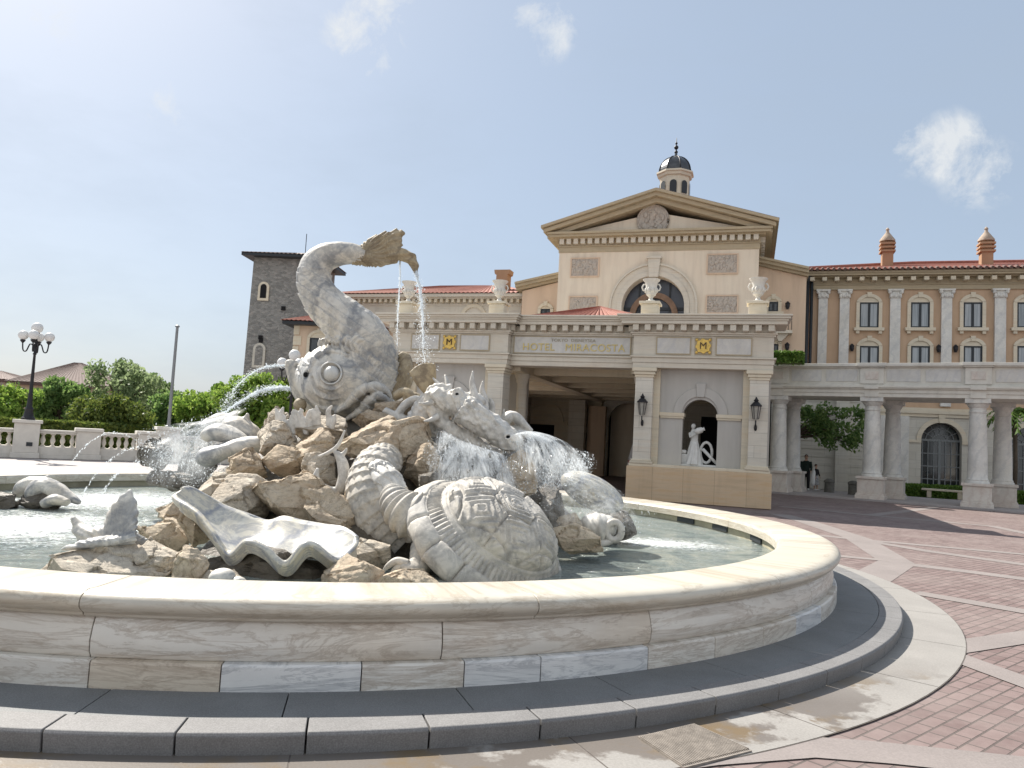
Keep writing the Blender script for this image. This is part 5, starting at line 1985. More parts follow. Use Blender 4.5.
ptree('broadleaf_tree', -50, 405, 40, 32, 46, 'leaf_mid', 'mid green tree just past the left edge', 19, clumps=30, per=120, lsize=.14, crad=.42)
hq0, hq1 = G(-20, 452), G(190, 457)
hedge_block('shrub_bed', (hq0, hq1), 1.2, 1.5, 'dark green shrub bed seen through the balusters at the left', 'leaf_dark', 9000, .12, 'shrubs', 0.0, 8)
# distant greenery closing the horizon
b = MB()
rr = random.Random(9)
for _ in range(2600):
    x = rr.uniform(-75, 10)
    y = 74 + rr.uniform(0, 5)
    top = 2.6 + 1.1 * noise.noise(Vector((x * .25, 0, 0)))
    leaves(b, (x, y, rr.uniform(0, max(.6, top))), .5, 2, .38, rr)
me = bpy.data.meshes.new('distant_shrubbery')
me.from_pydata(b.v, [], b.f)
tag(link_mesh('distant_shrubbery', me, M['leaf_mid']), 'band of distant green shrubbery beyond the trees on the left', 'shrubbery', None, 'stuff')
# ================================================================ fountain basin
fo = empty('fountain_basin', FC, 'round marble fountain basin with pale rounded rim, coursed wall and grey granite step', 'fountain')
M['granite'] = None
def granite(name, c):
    t = NT(name)
    sp = t.ramp(t.noise(120, 2, .5), [(.35, sc(c, .7)), (.5, c), (.66, sc(c, 1.4))])
    col = t.mix(.5, sp, t.ramp(t.noise(2.2, 6, .65), [(.3, sc(c, .75)), (.7, sc(c, 1.25))]))
    return t.fin(col, .7, t.bump(t.noise(120, 2), .2, .003), .4)
M['granite'] = granite('dark_granite', (.165, .17, .172))
M['granite_kerb'] = granite('granite_kerb', (.175, .172, .172))
M['rim'] = ring_marble('rim_marble', (.56, .53, .46), (.33, .26, .18), (.54, .46, .33), .6, .45, 5)
M['wallstone'] = ring_marble('wall_marble', (.72, .70, .65), (.36, .28, .21), (.62, .50, .35), .75, .5, 0)
M['wallstone2'] = ring_marble('wall_marble_grey', (.71, .715, .71), (.32, .335, .36), (.64, .59, .50), .35, .55, 3)
M['basin_in'] = plain('basin_lining', (.36, .33, .24), .6, .25, 2, .2, dirt=(.1, .09, .05))
def ring_blocks(name, prof, n, ph, gap, mats, seg=6, bevel=.008, jit=0.0):
    """ring of separate blocks; prof = closed (r, z) outline"""
    rr = random.Random(len(prof) * 7 + n)
    e = [2 * math.pi * (k + (rr.random() - .5) * jit) / n + ph for k in range(n)]
    e.append(e[0] + 2 * math.pi)
    for k in range(n):
        b = MB()
        a0, a1 = e[k] + gap, e[k + 1] - gap
        m = len(prof)
        vs_, fs_ = [], []
        for i in range(seg + 1):
            a = a0 + (a1 - a0) * i / seg
            for r_, z in prof: vs_.append((r_ * math.cos(a), r_ * math.sin(a), z))
        for i in range(seg):
            for q in range(m):
                q2 = (q + 1) % m
                fs_.append((i * m + q, (i + 1) * m + q, (i + 1) * m + q2, i * m + q2))
        fs_.append(tuple(range(m))[::-1])
        fs_.append(tuple(range(seg * m, (seg + 1) * m)))
        b.add(vs_, fs_)
        b.build(name, M[mats[k % len(mats)] if len(mats) < 3 else mats[rr.randrange(len(mats))]], fo, smooth=True, angle=35, bevel=bevel)
ring_blocks('kerb_stone', [(7.70, -.05), (7.93, -.05), (7.945, .105), (7.93, .122), (7.70, .122)], 72, .03, .0007, ['granite_kerb'], bevel=.005)
ring_blocks('step_slab', [(7.1, -.05), (7.697, -.05), (7.697, .118), (7.1, .118)], 42, .11, .0005, ['granite'], bevel=.003)
ring_blocks('base_stone', [(6.75, .0), (7.25, .0), (7.25, .275), (7.235, .287), (6.75, .287)], 60, .02, .0005, ['wallstone2', 'wallstone', 'wallstone2', 'wallstone'], bevel=.004, jit=.5)
ring_blocks('wall_stone', [(6.75, .287), (7.18, .287), (7.205, .33), (7.21, .40), (7.19, .48), (7.165, .54), (6.75, .54)], 22, .2, .0005, ['wallstone', 'wallstone', 'wallstone2'], 10, .004, .5)
cop = [(6.33, .505)]
cop += [(6.33, .58), (6.36, .635), (6.42, .655), (7.10, .668)]
cop += [(7.20 + .115 * math.sin(t_), .553 + .115 * math.cos(t_)) for t_ in [R(q) for q in (0, 25, 50, 75, 100, 130, 155, 180)]]
cop += [(7.20, .436 + .03), (7.17, .46), (7.17, .505)]
# keep the outline simple: lip with small fillet underneath
cop = [(6.54, .542), (6.54, .65), (6.565, .685), (6.62, .699), (7.08, .706)] + [(7.17 + .115 * math.sin(R(q)), .640 + .072 * math.cos(R(q))) for q in (0, 18, 36, 54, 72, 90, 108, 126, 142)] + [(7.225, .572), (7.22, .556), (7.195, .542)]
ring_blocks('rim_stone', cop, 14, .16, .0004, ['rim'], 18, .003, .4)
b = MB()
b.lathe([(6.61, .0), (6.61, .541), (6.75, .541), (6.75, 0)], n=96)
b.build('inner_wall', M['basin_in'], fo, smooth=True, angle=40)
for px_, py_ in ((690, 526), (737, 537), (650, 519)):
    b = MB()
    gp_ = G(px_, py_, .5) - FC
    a_ = math.atan2(gp_.y, gp_.x)
    c = Vector((6.59 * math.cos(a_), 6.59 * math.sin(a_), 0))
    d = Vector((-math.sin(a_), math.cos(a_), 0))
    n_ = Vector((math.cos(a_), math.sin(a_), 0))
    q = [c - d * .26 - n_ * .015, c + d * .26 - n_ * .015, c + d * .26 + n_ * .05, c - d * .26 + n_ * .05]
    b.prism([(p.x, p.y) for p in q], .44, .53, 'z')
    b.build('overflow_slot', M['frame'], fo)
WZ = .42
def water():
    t = NT('pool_water')
    n1 = t.noise(5, 6, .65, .6, t.map((1, 1.8, 1)))
    n2 = t.noise(26, 4, .6)
    h = t.math('ADD', n1, t.math('MULTIPLY', n2, .45))
    col = t.ramp(t.noise(2.2, 6, .7, 1.0), [(.32, (.14, .19, .19)), (.48, (.29, .335, .32)), (.68, (.43, .445, .38))])
    # churned foam where the jets land; left patches also paint in bright sky reflection
    sep = t.node('ShaderNodeSeparateXYZ', {0: t.co})
    foam = None
    for cx, cy, rx, ry in FOAM_SHEEN:
        dx = t.math('DIVIDE', t.math('SUBTRACT', sep.outputs[0], cx - FC.x), rx)
        dy = t.math('DIVIDE', t.math('SUBTRACT', sep.outputs[1], cy - FC.y), ry)
        d = t.math('SQRT', t.math('ADD', t.math('POWER', dx, 2.0), t.math('POWER', dy, 2.0)))
        f = t.math('SUBTRACT', 1.0, d)
        foam = f if foam is None else t.math('MAXIMUM', foam, f)
    fn = t.math('ADD', t.math('MULTIPLY', foam, .9), t.math('MULTIPLY', t.math('SUBTRACT', t.noise(9, 8, .75, 1.5), .5), 2.4))
    fm = t.ramp(fn, [(.35, 0.0), (.95, 1.0)])
    col = t.mix(fm, col, (.75, .78, .80))
    rough = t.math('ADD', .06, t.math('MULTIPLY', fm, .5))
    t.fin(col, rough, t.bump(h, .9, .09), .5)
    t.b.inputs['IOR'].default_value = 1.33
    return t.m
_f1, _f2, _f3, _f4 = G(660, 543, WZ), G(20, 525, WZ), G(110, 500, WZ), G(480, 560, WZ)
FOAM_SHEEN = [(_f1.x, _f1.y, 1.9, 1.1), (_f2.x, _f2.y, 3.2, 3.0), (_f3.x, _f3.y, 3.0, 3.4), (-4.0, 13.5, 3.5, 3.5), (-.3, 12.5, 2.5, 2.0)]
M['water'] = water()
b = MB()
b.add([(6.62 * math.cos(2 * math.pi * k / 96), 6.62 * math.sin(2 * math.pi * k / 96), WZ) for k in range(96)], [tuple(range(96))])
tag(b.build('water', M['water']), kind='structure').location = FC
# ================================================================ fountain sculpture
M['statue_marble'] = marble('statue_marble', (.70, .69, .66), (.15, .165, .19), (.58, .49, .35), 1.2, .6, .5, .62, .3)
M['statue_tan'] = marble('statue_tan_marble', (.44, .37, .26), (.16, .12, .08), (.42, .31, .16), 2.2, .6, .65, .6, .4)
M['turtle_stone'] = marble('turtle_stone', (.60, .57, .52), (.20, .20, .20), (.54, .47, .36), 1.6, .5, .7, .45, .5)
M['shell_marble'] = marble('shell_marble', (.64, .63, .58), (.20, .22, .27), (.56, .48, .32), 1.5, .7, .35, .75, .12)
M['dragon_marble'] = marble('dragon_marble', (.72, .70, .66), (.28, .27, .25), (.60, .53, .42), 2.0, .4, .55, .4, .4)
def rockmat(name, c, c2, dark=0.0):
    t = NT(name)
    oi = t.node('ShaderNodeObjectInfo').outputs['Random']
    cmb = t.node('ShaderNodeCombineXYZ', {0: t.math('MULTIPLY', oi, 31.0), 1: t.math('MULTIPLY', oi, 17.0), 2: t.math('MULTIPLY', oi, 7.0)})
    vec = t.node('ShaderNodeVectorMath', {0: t.co, 1: cmb.outputs[0]}, operation='ADD').outputs[0]
    strata = t.noise(1.0, 7, .65, .6, t.map((1.2, 1.2, 5.0), (R(18), R(12), 0), vec=vec))
    col = t.ramp(strata, [(.28, sc(c2, .62)), (.45, c2), (.55, c), (.75, sc(c, 1.12))])
    blot = t.ramp(t.noise(1.6, 8, .7, .5, vec), [(.42, 0.0), (.62, 1.0)])
    col = t.mix(t.math('MULTIPLY', blot, .5), col, sc(c, 1.15))
    rust = t.ramp(t.noise(2.1, 6, .65, .3, t.map(loc=(4, 2, 9), vec=vec)), [(.52, 0.0), (.68, 1.0)])
    col = t.mix(t.math('MULTIPLY', rust, .5), col, (.34, .22, .12))
    crack = t.ramp(t.noise(2.8, 9, .75, 1.4, vec), [(.47, 0.0), (.5, 1.0), (.53, 0.0)])
    col = t.mix(t.math('MULTIPLY', crack, .7), col, sc(c2, .22))
    grit = t.noise(18, 6, .8, 0, vec)
    col = t.mix(.5, col, t.ramp(grit, [(.3, sc(c2, .6)), (.5, c), (.75, sc(c, 1.2))]))
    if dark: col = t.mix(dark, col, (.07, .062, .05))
    h = t.math('ADD', t.noise(6, 9, .7, .4, vec), t.math('MULTIPLY', strata, .8))
    return t.fin(col, .85 if not dark else .45, t.bump(h, 1.0, .08), .25 if not dark else .5)
M['rock'] = rockmat('pale_rock', (.61, .52, .40), (.49, .37, .26))
M['rock_grey'] = rockmat('grey_rock', (.61, .55, .46), (.48, .40, .31))
M['rock_brown'] = rockmat('brown_rock', (.52, .43, .32), (.40, .30, .21))
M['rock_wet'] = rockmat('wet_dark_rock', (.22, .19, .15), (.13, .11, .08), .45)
M['eye_marble'] = marble('eye_marble', (.66, .655, .63), (.3, .31, .33), (.56, .5, .4), 2.0, .3, .5, .3, .1)
def tpx(mb, pts, k=5, n=14, Y=None, flat=None):
    """tube through pixel points (x, y, Y, r_px) -> world"""
    q = catmull([p if Y is None else (p[0], p[1], Y + (p[3] if len(p) > 3 else 0), p[2]) for p in pts], k)
    mb.tube([P(a, b_, c) for a, b_, c, r_ in q], [max(.3, r_) * mpp(c) for a, b_, c, r_ in q], n, True, flat)
    return mb
def epx(mb, x, y, Y, rx, ry, rd=None, ang=0.0, nu=20, nv=14):
    """ellipsoid at a pixel, radii in pixels; ang turns it in the picture's plane (clockwise)"""
    m = mpp(Y)
    rot = Matrix.Rotation(R(ang), 3, 'Y')
    return mb.ball(P(x, y, Y), (rx * m, (rd or min(rx, ry)) * m, ry * m), nu, nv, rot)
def bvh_of(me):
    bm = bmesh.new()
    bm.from_mesh(me)
    t = BVHTree.FromBMesh(bm)
    bm.free()
    return t
def hit(t, x, y, lift=0.0, fallback=12):
    r = ray(x, y).normalized()
    loc, nor, _, _ = t.ray_cast(EYE, r)
    if loc is None: return P(x, y, fallback)
    return loc + nor * lift
def onskin(mb, t, pts, r, Y, k=5, n=8, lift=0.0, taper=True):
    q = catmull(pts, k)
    w = [hit(t, a, b_, lift, Y) for a, b_ in q]
    L = len(w)
    rr_ = [r * mpp(Y) * ((.35 + .65 * math.sin(math.pi * min(1, max(0, i / (L - 1))))) if taper else 1) for i in range(L)]
    mb.tube(w, rr_, n)
def weather(me, amp, scale, seed=0, fine=0.0):
    n = [v.normal.copy() for v in me.vertices]
    for v, d in zip(me.vertices, n):
        p = v.co * scale + Vector((seed, seed * 2, 0))
        h = noise.fractal(p, 1.0, 2.0, 4) * amp
        if fine: h += noise.noise(v.co * scale * 6) * fine
        v.co += d * h
    return me

# ---------------------------------------------------------------- the giant fish ("dolphin")
DY = 12.0
dol = empty('dolphin_statue', P(345, 418, DY), 'huge arched marble dolphin statue with round eye and raised tail on the rocks', 'statue')
dof = dol.location.copy()
def local(mb, off): mb.v = [(p[0] - off.x, p[1] - off.y, p[2] - off.z) for p in mb.v]
b = MB()
tpx(b, [(371, 256.5, 5), (362, 255, 8.5), (350, 253.5, 11), (338, 254, 12.5), (325, 258, 14.5), (316, 267, 16.5), (314, 281, 17), (319, 295, 18.5), (330, 309, 20.5), (344, 321, 23), (358, 335, 26.5), (366, 352, 29.5), (366, 370, 32), (356, 384, 33), (345, 392, 25)], 5, 24, DY)
epx(b, 343, 384, DY, 48, 35, 44, 8)
epx(b, 328, 378, DY, 31, 30, 36, 8)
epx(b, 334, 394, DY, 34, 24, 30, 12)
tpx(b, [(330, 384, 24), (312, 384, 19), (302, 380, 13), (295, 372, 8.5), (291.5, 364, 6.5), (291, 361, 5.5)], 5, 16, DY)
tpx(b, [(322, 398, 20), (308, 396, 13), (299, 390, 8), (293, 379, 5), (290, 370, 4)], 5, 14, DY)
epx(b, 303.5, 372, DY - .18, 7.5, 6, 9, 15)
epx(b, 331, 360, DY - .08, 17, 12, 22, -20)
epx(b, 372, 400, DY, 20, 13, 30, -15)
base = remesh(b, .028, 5)
t_ = bvh_of(base)
# surface carving laid on the skin: eye socket, smile folds, cheek rolls, brow tuft
d = MB()
def circ(cx, cy, r_, a0=0, a1=360, n=22, ry=None):
    return [(cx + r_ * math.cos(R(a0 + (a1 - a0) * k / n)), cy + (ry or r_) * math.sin(R(a0 + (a1 - a0) * k / n))) for k in range(n + 1)]
onskin(d, t_, circ(331.5, 375, 14.5, 20, 200), 1.5, DY, 1, 8, .0)
onskin(d, t_, [(309, 372), (312, 364), (318, 357), (328, 352.5), (338, 353), (348, 357)], 3.6, DY, 6, 10, .01)
onskin(d, t_, [(310, 380), (313, 389), (320, 396), (330, 399), (341, 398)], 1.7, DY)
onskin(d, t_, [(300, 378), (304, 391), (313, 402), (325, 408), (337, 408), (346, 403), (354, 394), (361, 388)], 2.6, DY)
onskin(d, t_, [(336, 409), (346, 403), (355, 394), (364, 388), (374, 387), (382, 392), (388, 401)], 4.8, DY, 6, 12, .07)
onskin(d, t_, [(346, 414), (358, 406), (368, 399), (378, 397), (387, 404)], 4.4, DY, 6, 12, .10)
onskin(d, t_, [(352, 418), (366, 412), (378, 408), (386, 410)], 3.8, DY, 6, 10, .08)
for k in range(9):
    x0 = 318 + k * 4.6
    onskin(d, t_, [(x0 + 4, 353 + abs(k - 4) * -.3), (x0 + 1.5, 346 - (k % 3)), (x0 + 4.5 + (k % 2) * 2, 340 - (k % 2) * 3), (x0 + 8, 341)], 2.3, DY, 4, 8, .01)
for k in range(7):     # gill / flank ridges
    onskin(d, t_, [(372 + k * 2.2, 352 + k * 4), (366 + k * 2.2, 364 + k * 3.4), (367 + k * 2.4, 378 + k * 2)], 1.6, DY, 4, 8)
b.v += [v for v in d.v]
n0 = len(b.v) - len(d.v)
b.f += [tuple(i + n0 for i in f) for f in d.f]
me = remesh(b, .0125, 2)
# carve: eye gap, nostril, mouth corner, scales on the flank
eye = hit(t_, 331, 373.5)
nos = hit(t_, 305.5, 374.5)
smile = [hit(t_, a, b_) for a, b_ in catmull([(312, 378), (314.5, 386), (319, 391), (326, 394.5)], 5)]
smile += [hit(t_, a, b_) for a, b_ in catmull([(297, 366), (299.5, 374), (303, 384)], 6)]
body_axis = [P(a, b_, DY) for a, b_ in ((362, 255), (325, 258), (314, 281), (330, 309), (355, 335), (362, 352))]
nrm = [v.normal.copy() for v in me.vertices]
for v, nn in zip(me.vertices, nrm):
    p = v.co
    de = (p - eye).length / mpp(DY)
    h = 0.0
    if de < 11.5: h -= .05 * math.exp(-((de - 9.2) / 1.3) ** 2)
    ms = min((p - q_).length for q_ in smile) / mpp(DY)
    if ms < 2.5: h -= .035 * (1 - ms / 2.5)
    dn = (p - nos).length / mpp(DY)
    if dn < 4.5: h -= .09 * (1 - dn / 4.5)
    h += noise.fractal(p * 5, 1.0, 2.0, 4) * .006
    # long shallow carved furrows down the back
    q = (p - dof)
    if q.z > .75 or q.x > .25:
        s_ = q.z * 6.5 + q.x * 4.0
        c_ = q.x * 7 - q.z * 3 + .5 * (int(math.floor(s_)) % 2)
        fr = s_ - math.floor(s_)
        fc = abs((c_ - math.floor(c_)) - .5) * 2
        if q.z < 2.3: h += .022 * (fr - fc * .4)
    v.co = p + nn * h
me.transform(Matrix.Translation(-dof))
body = link_mesh('body', me, M['statue_marble'], dol, smooth=True)
b = MB()
m = mpp(DY)
b.ball(eye + Vector((0, .045, 0)), 7.6 * m, 20, 14)
local(b, dof)
sub(b, 'eye', M['eye_marble'], body, smooth=True)
for rr_, th in ((10.4, .9),):
    b = MB()
    onskin(b, t_, circ(331, 373.5, rr_, n=30), th, DY, 1, 8, .02, False)
    local(b, dof)
    sub(b, 'eyelid_fold', M['eye_marble'], body, smooth=True)
b = MB()
b.ball(nos + Vector((.0, -.0, 0)), (2.3 * m, 1.6 * m, 2.6 * m), 12, 8)
local(b, dof)
sub(b, 'nostril', M['dark'], body, smooth=True)
# tail fluke
b = MB()
for x, y, r_ in ((372, 243, 6), (381, 237, 6), (390, 234, 5.5), (399, 232.5, 4.5), (403.5, 232, 3.6), (402, 241, 5), (400, 250, 6), (397, 257, 6), (388, 260, 6), (377, 262, 5)):
    tpx(b, [(352, 254, 9.5), (362, 255.5, 10), ((362 + x) / 2, (257 + y) / 2 + .5, 8.5), (x, y, r_)], 4, 12, DY, (.75, 1))
tpx(b, [(388, 254, 6), (401, 254, 6.5), (409, 258, 6), (414, 265, 5), (417, 273, 2.5)], 5, 12, DY - .05, (.8, 1))
me = remesh(b, .018, 2)
for v, nn in zip(me.vertices, [v.normal.copy() for v in me.vertices]):
    q = v.co - P(362, 256, DY)
    a = math.atan2(q.z, q.x)
    v.co += nn * (.012 * math.sin(a * 34 + 6 * noise.noise(v.co * 3)) + .02 * noise.fractal(v.co * 4, 1, 2, 3))
me.transform(Matrix.Translation(-dof))
link_mesh('tail_fluke', me, M['statue_tan'], dol, smooth=True)
# side fins
b = MB()
tpx(b, [(386, 392, 7), (395, 384, 8), (403, 372, 8.5), (405, 360, 7), (400, 354, 4)], 5, 14, DY + .15, (1.2, 1))
tpx(b, [(388, 398, 6), (400, 392, 6), (409, 378, 4.5), (409, 364, 3)], 5, 12, DY + .1)
me = remesh(b, .018, 2)
weather(me, .02, 5)
me.transform(Matrix.Translation(-dof))
link_mesh('fin', me, M['statue_tan'], dol, smooth=True)
b = MB()
tpx(b, [(374, 324, 5), (381, 328, 4), (385, 334, 2)], 4, 10, DY + .2)
tpx(b, [(380, 332, 6), (387, 340, 5), (391, 349, 2)], 4, 10, DY + .2)
local(b, dof)
b.build('dorsal_fin', M['rock_wet'], dol, smooth=True)

# ---------------------------------------------------------------- rocks
def rock(box, Y, dpt, mat, label, seed, tilt=0.0, pts=13, rough_=.019, name='rock', cut=6, sq=.72):
    """craggy boulder filling a pixel box at depth Y; dpt = thickness along the view, metres"""
    x0, y0, x1, y1 = box
    m = mpp(Y)
    hx, hz = (x1 - x0) / 2 * m, (y1 - y0) / 2 * m
    c = P((x0 + x1) / 2, (y0 + y1) / 2, Y)
    rr = random.Random(seed)
    bm = bmesh.new()
    for k in range(pts):
        d_ = Vector((rr.gauss(0, 1), rr.gauss(0, 1), rr.gauss(0, 1))).normalized()
        mx_ = max(abs(d_.x), abs(d_.y), abs(d_.z))
        d_ = d_.lerp(d_ / mx_, sq * .6)
        d_ *= rr.uniform(.86, 1.04)
        bm.verts.new(d_)
    for s_ in (-1, 1):
        bm.verts.new((s_, rr.uniform(-.4, .4), rr.uniform(-.4, .3)))
        bm.verts.new((rr.uniform(-.4, .4), s_, rr.uniform(-.4, .3)))
    bm.verts.new((rr.uniform(-.4, .4), rr.uniform(-.4, .4), 1))
    bm.verts.new((rr.uniform(-.4, .4), rr.uniform(-.4, .4), -1))
    res = bmesh.ops.convex_hull(bm, input=bm.verts)
    bmesh.ops.delete(bm, geom=[g for g in res['geom_interior'] if isinstance(g, bmesh.types.BMVert)], context='VERTS')
    bmesh.ops.dissolve_limit(bm, angle_limit=R(14), verts=bm.verts, edges=bm.edges)
    bmesh.ops.triangulate(bm, faces=bm.faces)
    for _ in range(cut):
        es = [e for e in bm.edges if e.calc_length() > .075]
        if not es: break
        bmesh.ops.subdivide_edges(bm, edges=es, cuts=1)
        bmesh.ops.triangulate(bm, faces=[f for f in bm.faces if len(f.verts) > 3])
    rot = Matrix.Rotation(R(tilt), 3, 'Y')
    s_ = (hx + hz) / 2
    sv = Vector((seed * 3.1, seed * 1.7, 0))
    bm.normal_update()
    for v in bm.verts:
        n_ = v.normal.copy()
        p = Vector((v.co.x * hx, v.co.y * dpt / 2, v.co.z * hz))
        k_ = 1.0 / max(.25, s_)
        f = noise.fractal(p * 1.6 * k_ + sv, 1.0, 2.0, 4) * .8
        q_ = p * .8 * k_ + sv + Vector((.25, .25, .25)) * noise.noise(p * 2 * k_ + sv)
        q_.z *= 1.6
        ds_, ps_ = noise.voronoi(q_)
        f += 2.6 * (noise.cell(ps_[0] * 5.3 + sv) - .45)              # fractured blocks standing proud of each other
        f -= .8 * max(0.0, 1 - (ds_[1] - ds_[0]) * 7)                # open joints
        stair = p.z * 7 * k_ + 1.6 * noise.noise(p * 1.2 * k_ + sv)
        f += .7 * (abs((stair % 1.0) - .5) - .25)
        f += .35 * noise.fractal(p * 6 * k_ + sv, 1.0, 2.0, 3)
        v.co = rot @ (p + n_ * f * rough_ * 2.2 * s_)
    me = bpy.data.meshes.new(name)
    bm.to_mesh(me)
    bm.free()
    me.update()
    o = link_mesh(name, me, M[mat], None, smooth=True, angle=24)
    o.location = c
    if label: tag(o, label, 'rock', 'rocks of the fountain')
    return o
RK = [
 ((50, 543, 166, 592), 6.95, .95, 'rock_grey', 'broad pale rock under the stone fish tail at the front left of the pool', 3, 4),
 ((138, 518, 192, 556), 8.2, .7, 'rock', 'tan rock with a flat top directly behind the upright stone fluke', 5, 10),
 ((134, 538, 182, 588), 7.2, .6, 'rock_grey', 'grey cracked rock at the foot of the upright stone fluke', 6, -8),
 ((174, 543, 208, 592), 6.95, .4, 'rock', 'small upright tan rock in front of the clam tip', 7, 0),
 ((178, 506, 218, 546), 8.0, .5, 'rock_brown', 'small brown rock wedged under the left tip of the giant clam', 9, 20),
 ((158, 500, 200, 526), 8.8, .5, 'rock', 'low tan rock in the water left of the clam tip', 10, 6),
 ((192, 470, 250, 530), 9.0, .7, 'rock_grey', 'pointed pale grey rock directly above the left tip of the clam', 11, -22),
 ((214, 474, 272, 534), 8.85, .8, 'rock_grey', 'pale angular slab behind the middle of the giant clam', 14, 22),
 ((244, 466, 354, 536), 8.8, .9, 'rock', 'long tan slab sloping down above the giant clam', 16, 18),
 ((300, 490, 362, 540), 8.6, .6, 'rock', 'rounded pinkish rock end between the clam and the scaly coil', 15, 24),
 ((300, 452, 340, 496), 9.5, .6, 'rock_grey', 'grey rock step on the slope just left of the stone claw', 17, 14),
 ((224, 446, 272, 482), 9.6, .6, 'rock_brown', 'brown hollowed rock below the smooth stacked lip stones', 18, 6),
 ((262, 446, 312, 478), 9.7, .6, 'rock_brown', 'brown layered rock on the slope left of the stone claw', 19, 12),
 ((252, 420, 300, 462), 10.1, .7, 'rock_grey', 'bright pale boulder left of the white coral', 21, 24),
 ((288, 424, 334, 484), 9.9, .7, 'rock', 'upright tan rock just left of the stone coral spike', 22, 30),
 ((264, 404, 290, 442), 10.7, .5, 'rock_grey', 'small pointed pale rock sticking up left of the dolphin chin', 23, -16),
 ((296, 412, 352, 450), 10.5, .7, 'rock_grey', 'grey rock shaded under the dolphin chin', 25, 0),
 ((336, 414, 412, 472), 9.85, .9, 'rock', 'big tan block under the dolphin gill folds above the scaly coil', 28, 2),
 ((384, 414, 440, 470), 9.95, .8, 'rock', 'tan split block between the gill folds and the dragon waterfall', 26, 10),
 ((350, 408, 400, 432), 10.7, .6, 'rock_brown', 'flat brown rock pressed under the dolphin gill folds', 27, 4),
 ((372, 400, 420, 430), 11.0, .7, 'rock_brown', 'brown rock behind the tan block beside the curled fin', 29, -10),
 ((404, 440, 446, 492), 9.6, .6, 'rock_brown', 'mottled brown rock left of the dragon waterfall', 33, -8),
 ((414, 470, 466, 520), 9.0, .6, 'rock_wet', 'wet dark rock behind the turtle shell', 34, 0),
 ((498, 448, 540, 508), 9.6, .5, 'rock_brown', 'mossy brown rock standing in the falling water right of the turtle', 36, 14),
 ((546, 524, 606, 556), 9.3, .5, 'rock', 'flat tan rock at the water line right of the turtle shell', 38, 16),
 ((556, 510, 584, 536), 9.8, .4, 'rock', 'small tan wedge above the flat rock right of the turtle', 39, 24),
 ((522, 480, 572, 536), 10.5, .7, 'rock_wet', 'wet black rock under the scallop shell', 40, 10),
 ((322, 556, 384, 606), 7.25, .7, 'rock', 'low beige ledge left of the turtle claws', 43, 2),
 ((372, 566, 444, 606), 7.3, .6, 'rock', 'low beige ledge directly under the turtle claws', 44, 0),
 ((336, 538, 392, 578), 8.0, .6, 'rock_grey', 'pale broken rock between the clam end and the turtle foot', 46, 8),
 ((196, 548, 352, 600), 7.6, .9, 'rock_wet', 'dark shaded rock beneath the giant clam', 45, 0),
 ((200, 568, 246, 592), 7.0, .35, 'rock_grey', 'small white stone in the dark below the clam', 47, 0),
 ((139, 438, 176, 474), 11.4, .6, 'rock_wet', 'wet grey-brown boulder at the left of the spray', 50, 0),
 ((146, 470, 212, 494), 11.2, .6, 'rock_wet', 'low wet rock in the pool below the left spray', 52, 4),
 ((182, 440, 222, 480), 11.4, .5, 'rock_wet', 'wet dark rock in the middle of the left spray', 53, 12),
 ((244, 428, 274, 448), 10.9, .4, 'rock_brown', 'small tan stone behind the stacked lip stones', 55, -8),
 ((20, 492, 64, 512), 11.6, .5, 'rock_wet', 'low wet rock under the far folded shell at the left', 56, 0),
 ((-40, 490, 18, 514), 11.4, .5, 'rock_wet', 'low wet rock at the left edge of the pool', 57, 0),
 ((560, 506, 636, 548), 11.2, .7, 'rock_wet', 'wet ledge behind the snail shell at the right of the pool', 59, 4),
]
for q in RK: rock(q[0], q[1], q[2], q[3], q[4], q[5], q[6])
# dark core mound that carries the sculptures
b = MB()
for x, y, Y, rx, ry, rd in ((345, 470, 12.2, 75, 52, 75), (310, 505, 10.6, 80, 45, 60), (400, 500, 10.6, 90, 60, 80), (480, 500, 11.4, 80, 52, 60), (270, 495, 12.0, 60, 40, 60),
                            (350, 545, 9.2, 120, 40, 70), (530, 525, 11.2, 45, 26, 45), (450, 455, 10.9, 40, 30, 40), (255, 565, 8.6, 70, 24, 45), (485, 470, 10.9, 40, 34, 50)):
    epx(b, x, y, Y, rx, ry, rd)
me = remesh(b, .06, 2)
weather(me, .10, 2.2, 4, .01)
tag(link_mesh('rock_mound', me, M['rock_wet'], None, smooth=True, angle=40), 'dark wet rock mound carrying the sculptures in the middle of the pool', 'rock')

# smooth stacked lip stones (an open stone mouth)
def smooth_stone(parts, mat, label, name='lip_stone', seed=0, vox=.022, amp=.02):
    b = MB()
    for p in parts: tpx(b, p, 5, 14, None, (1.6, 1))
    me = remesh(b, vox, 4)
    weather(me, amp, 3, seed)
    return tag(link_mesh(name, me, M[mat], None, smooth=True), label, 'rock', 'smooth stones stacked above the left spray')
smooth_stone([[(204, 439, 10.3, 5), (212, 433, 10.3, 8), (228, 434, 10.3, 9), (242, 440, 10.3, 7), (250, 445, 10.4, 4)]], 'statue_marble', 'smooth grey upper lip stone of the open stone mouth')
smooth_stone([[(199, 460, 10.1, 6), (206, 457, 10.1, 10), (224, 451, 10.1, 9), (246, 446, 10.2, 9), (262, 445, 10.3, 8), (272, 448, 10.4, 4)]], 'statue_marble', 'long smooth grey lower lip stone of the open stone mouth', seed=2)
smooth_stone([[(222, 432, 10.7, 8), (236, 428, 10.7, 12), (252, 436, 10.7, 10), (258, 442, 10.7, 4)], [(238, 430, 10.7, 8), (245, 421, 10.7, 4), (248, 413, 10.7, 1.5)]], 'statue_marble', 'smooth grey stone with a pointed top above the stone mouth', seed=3)
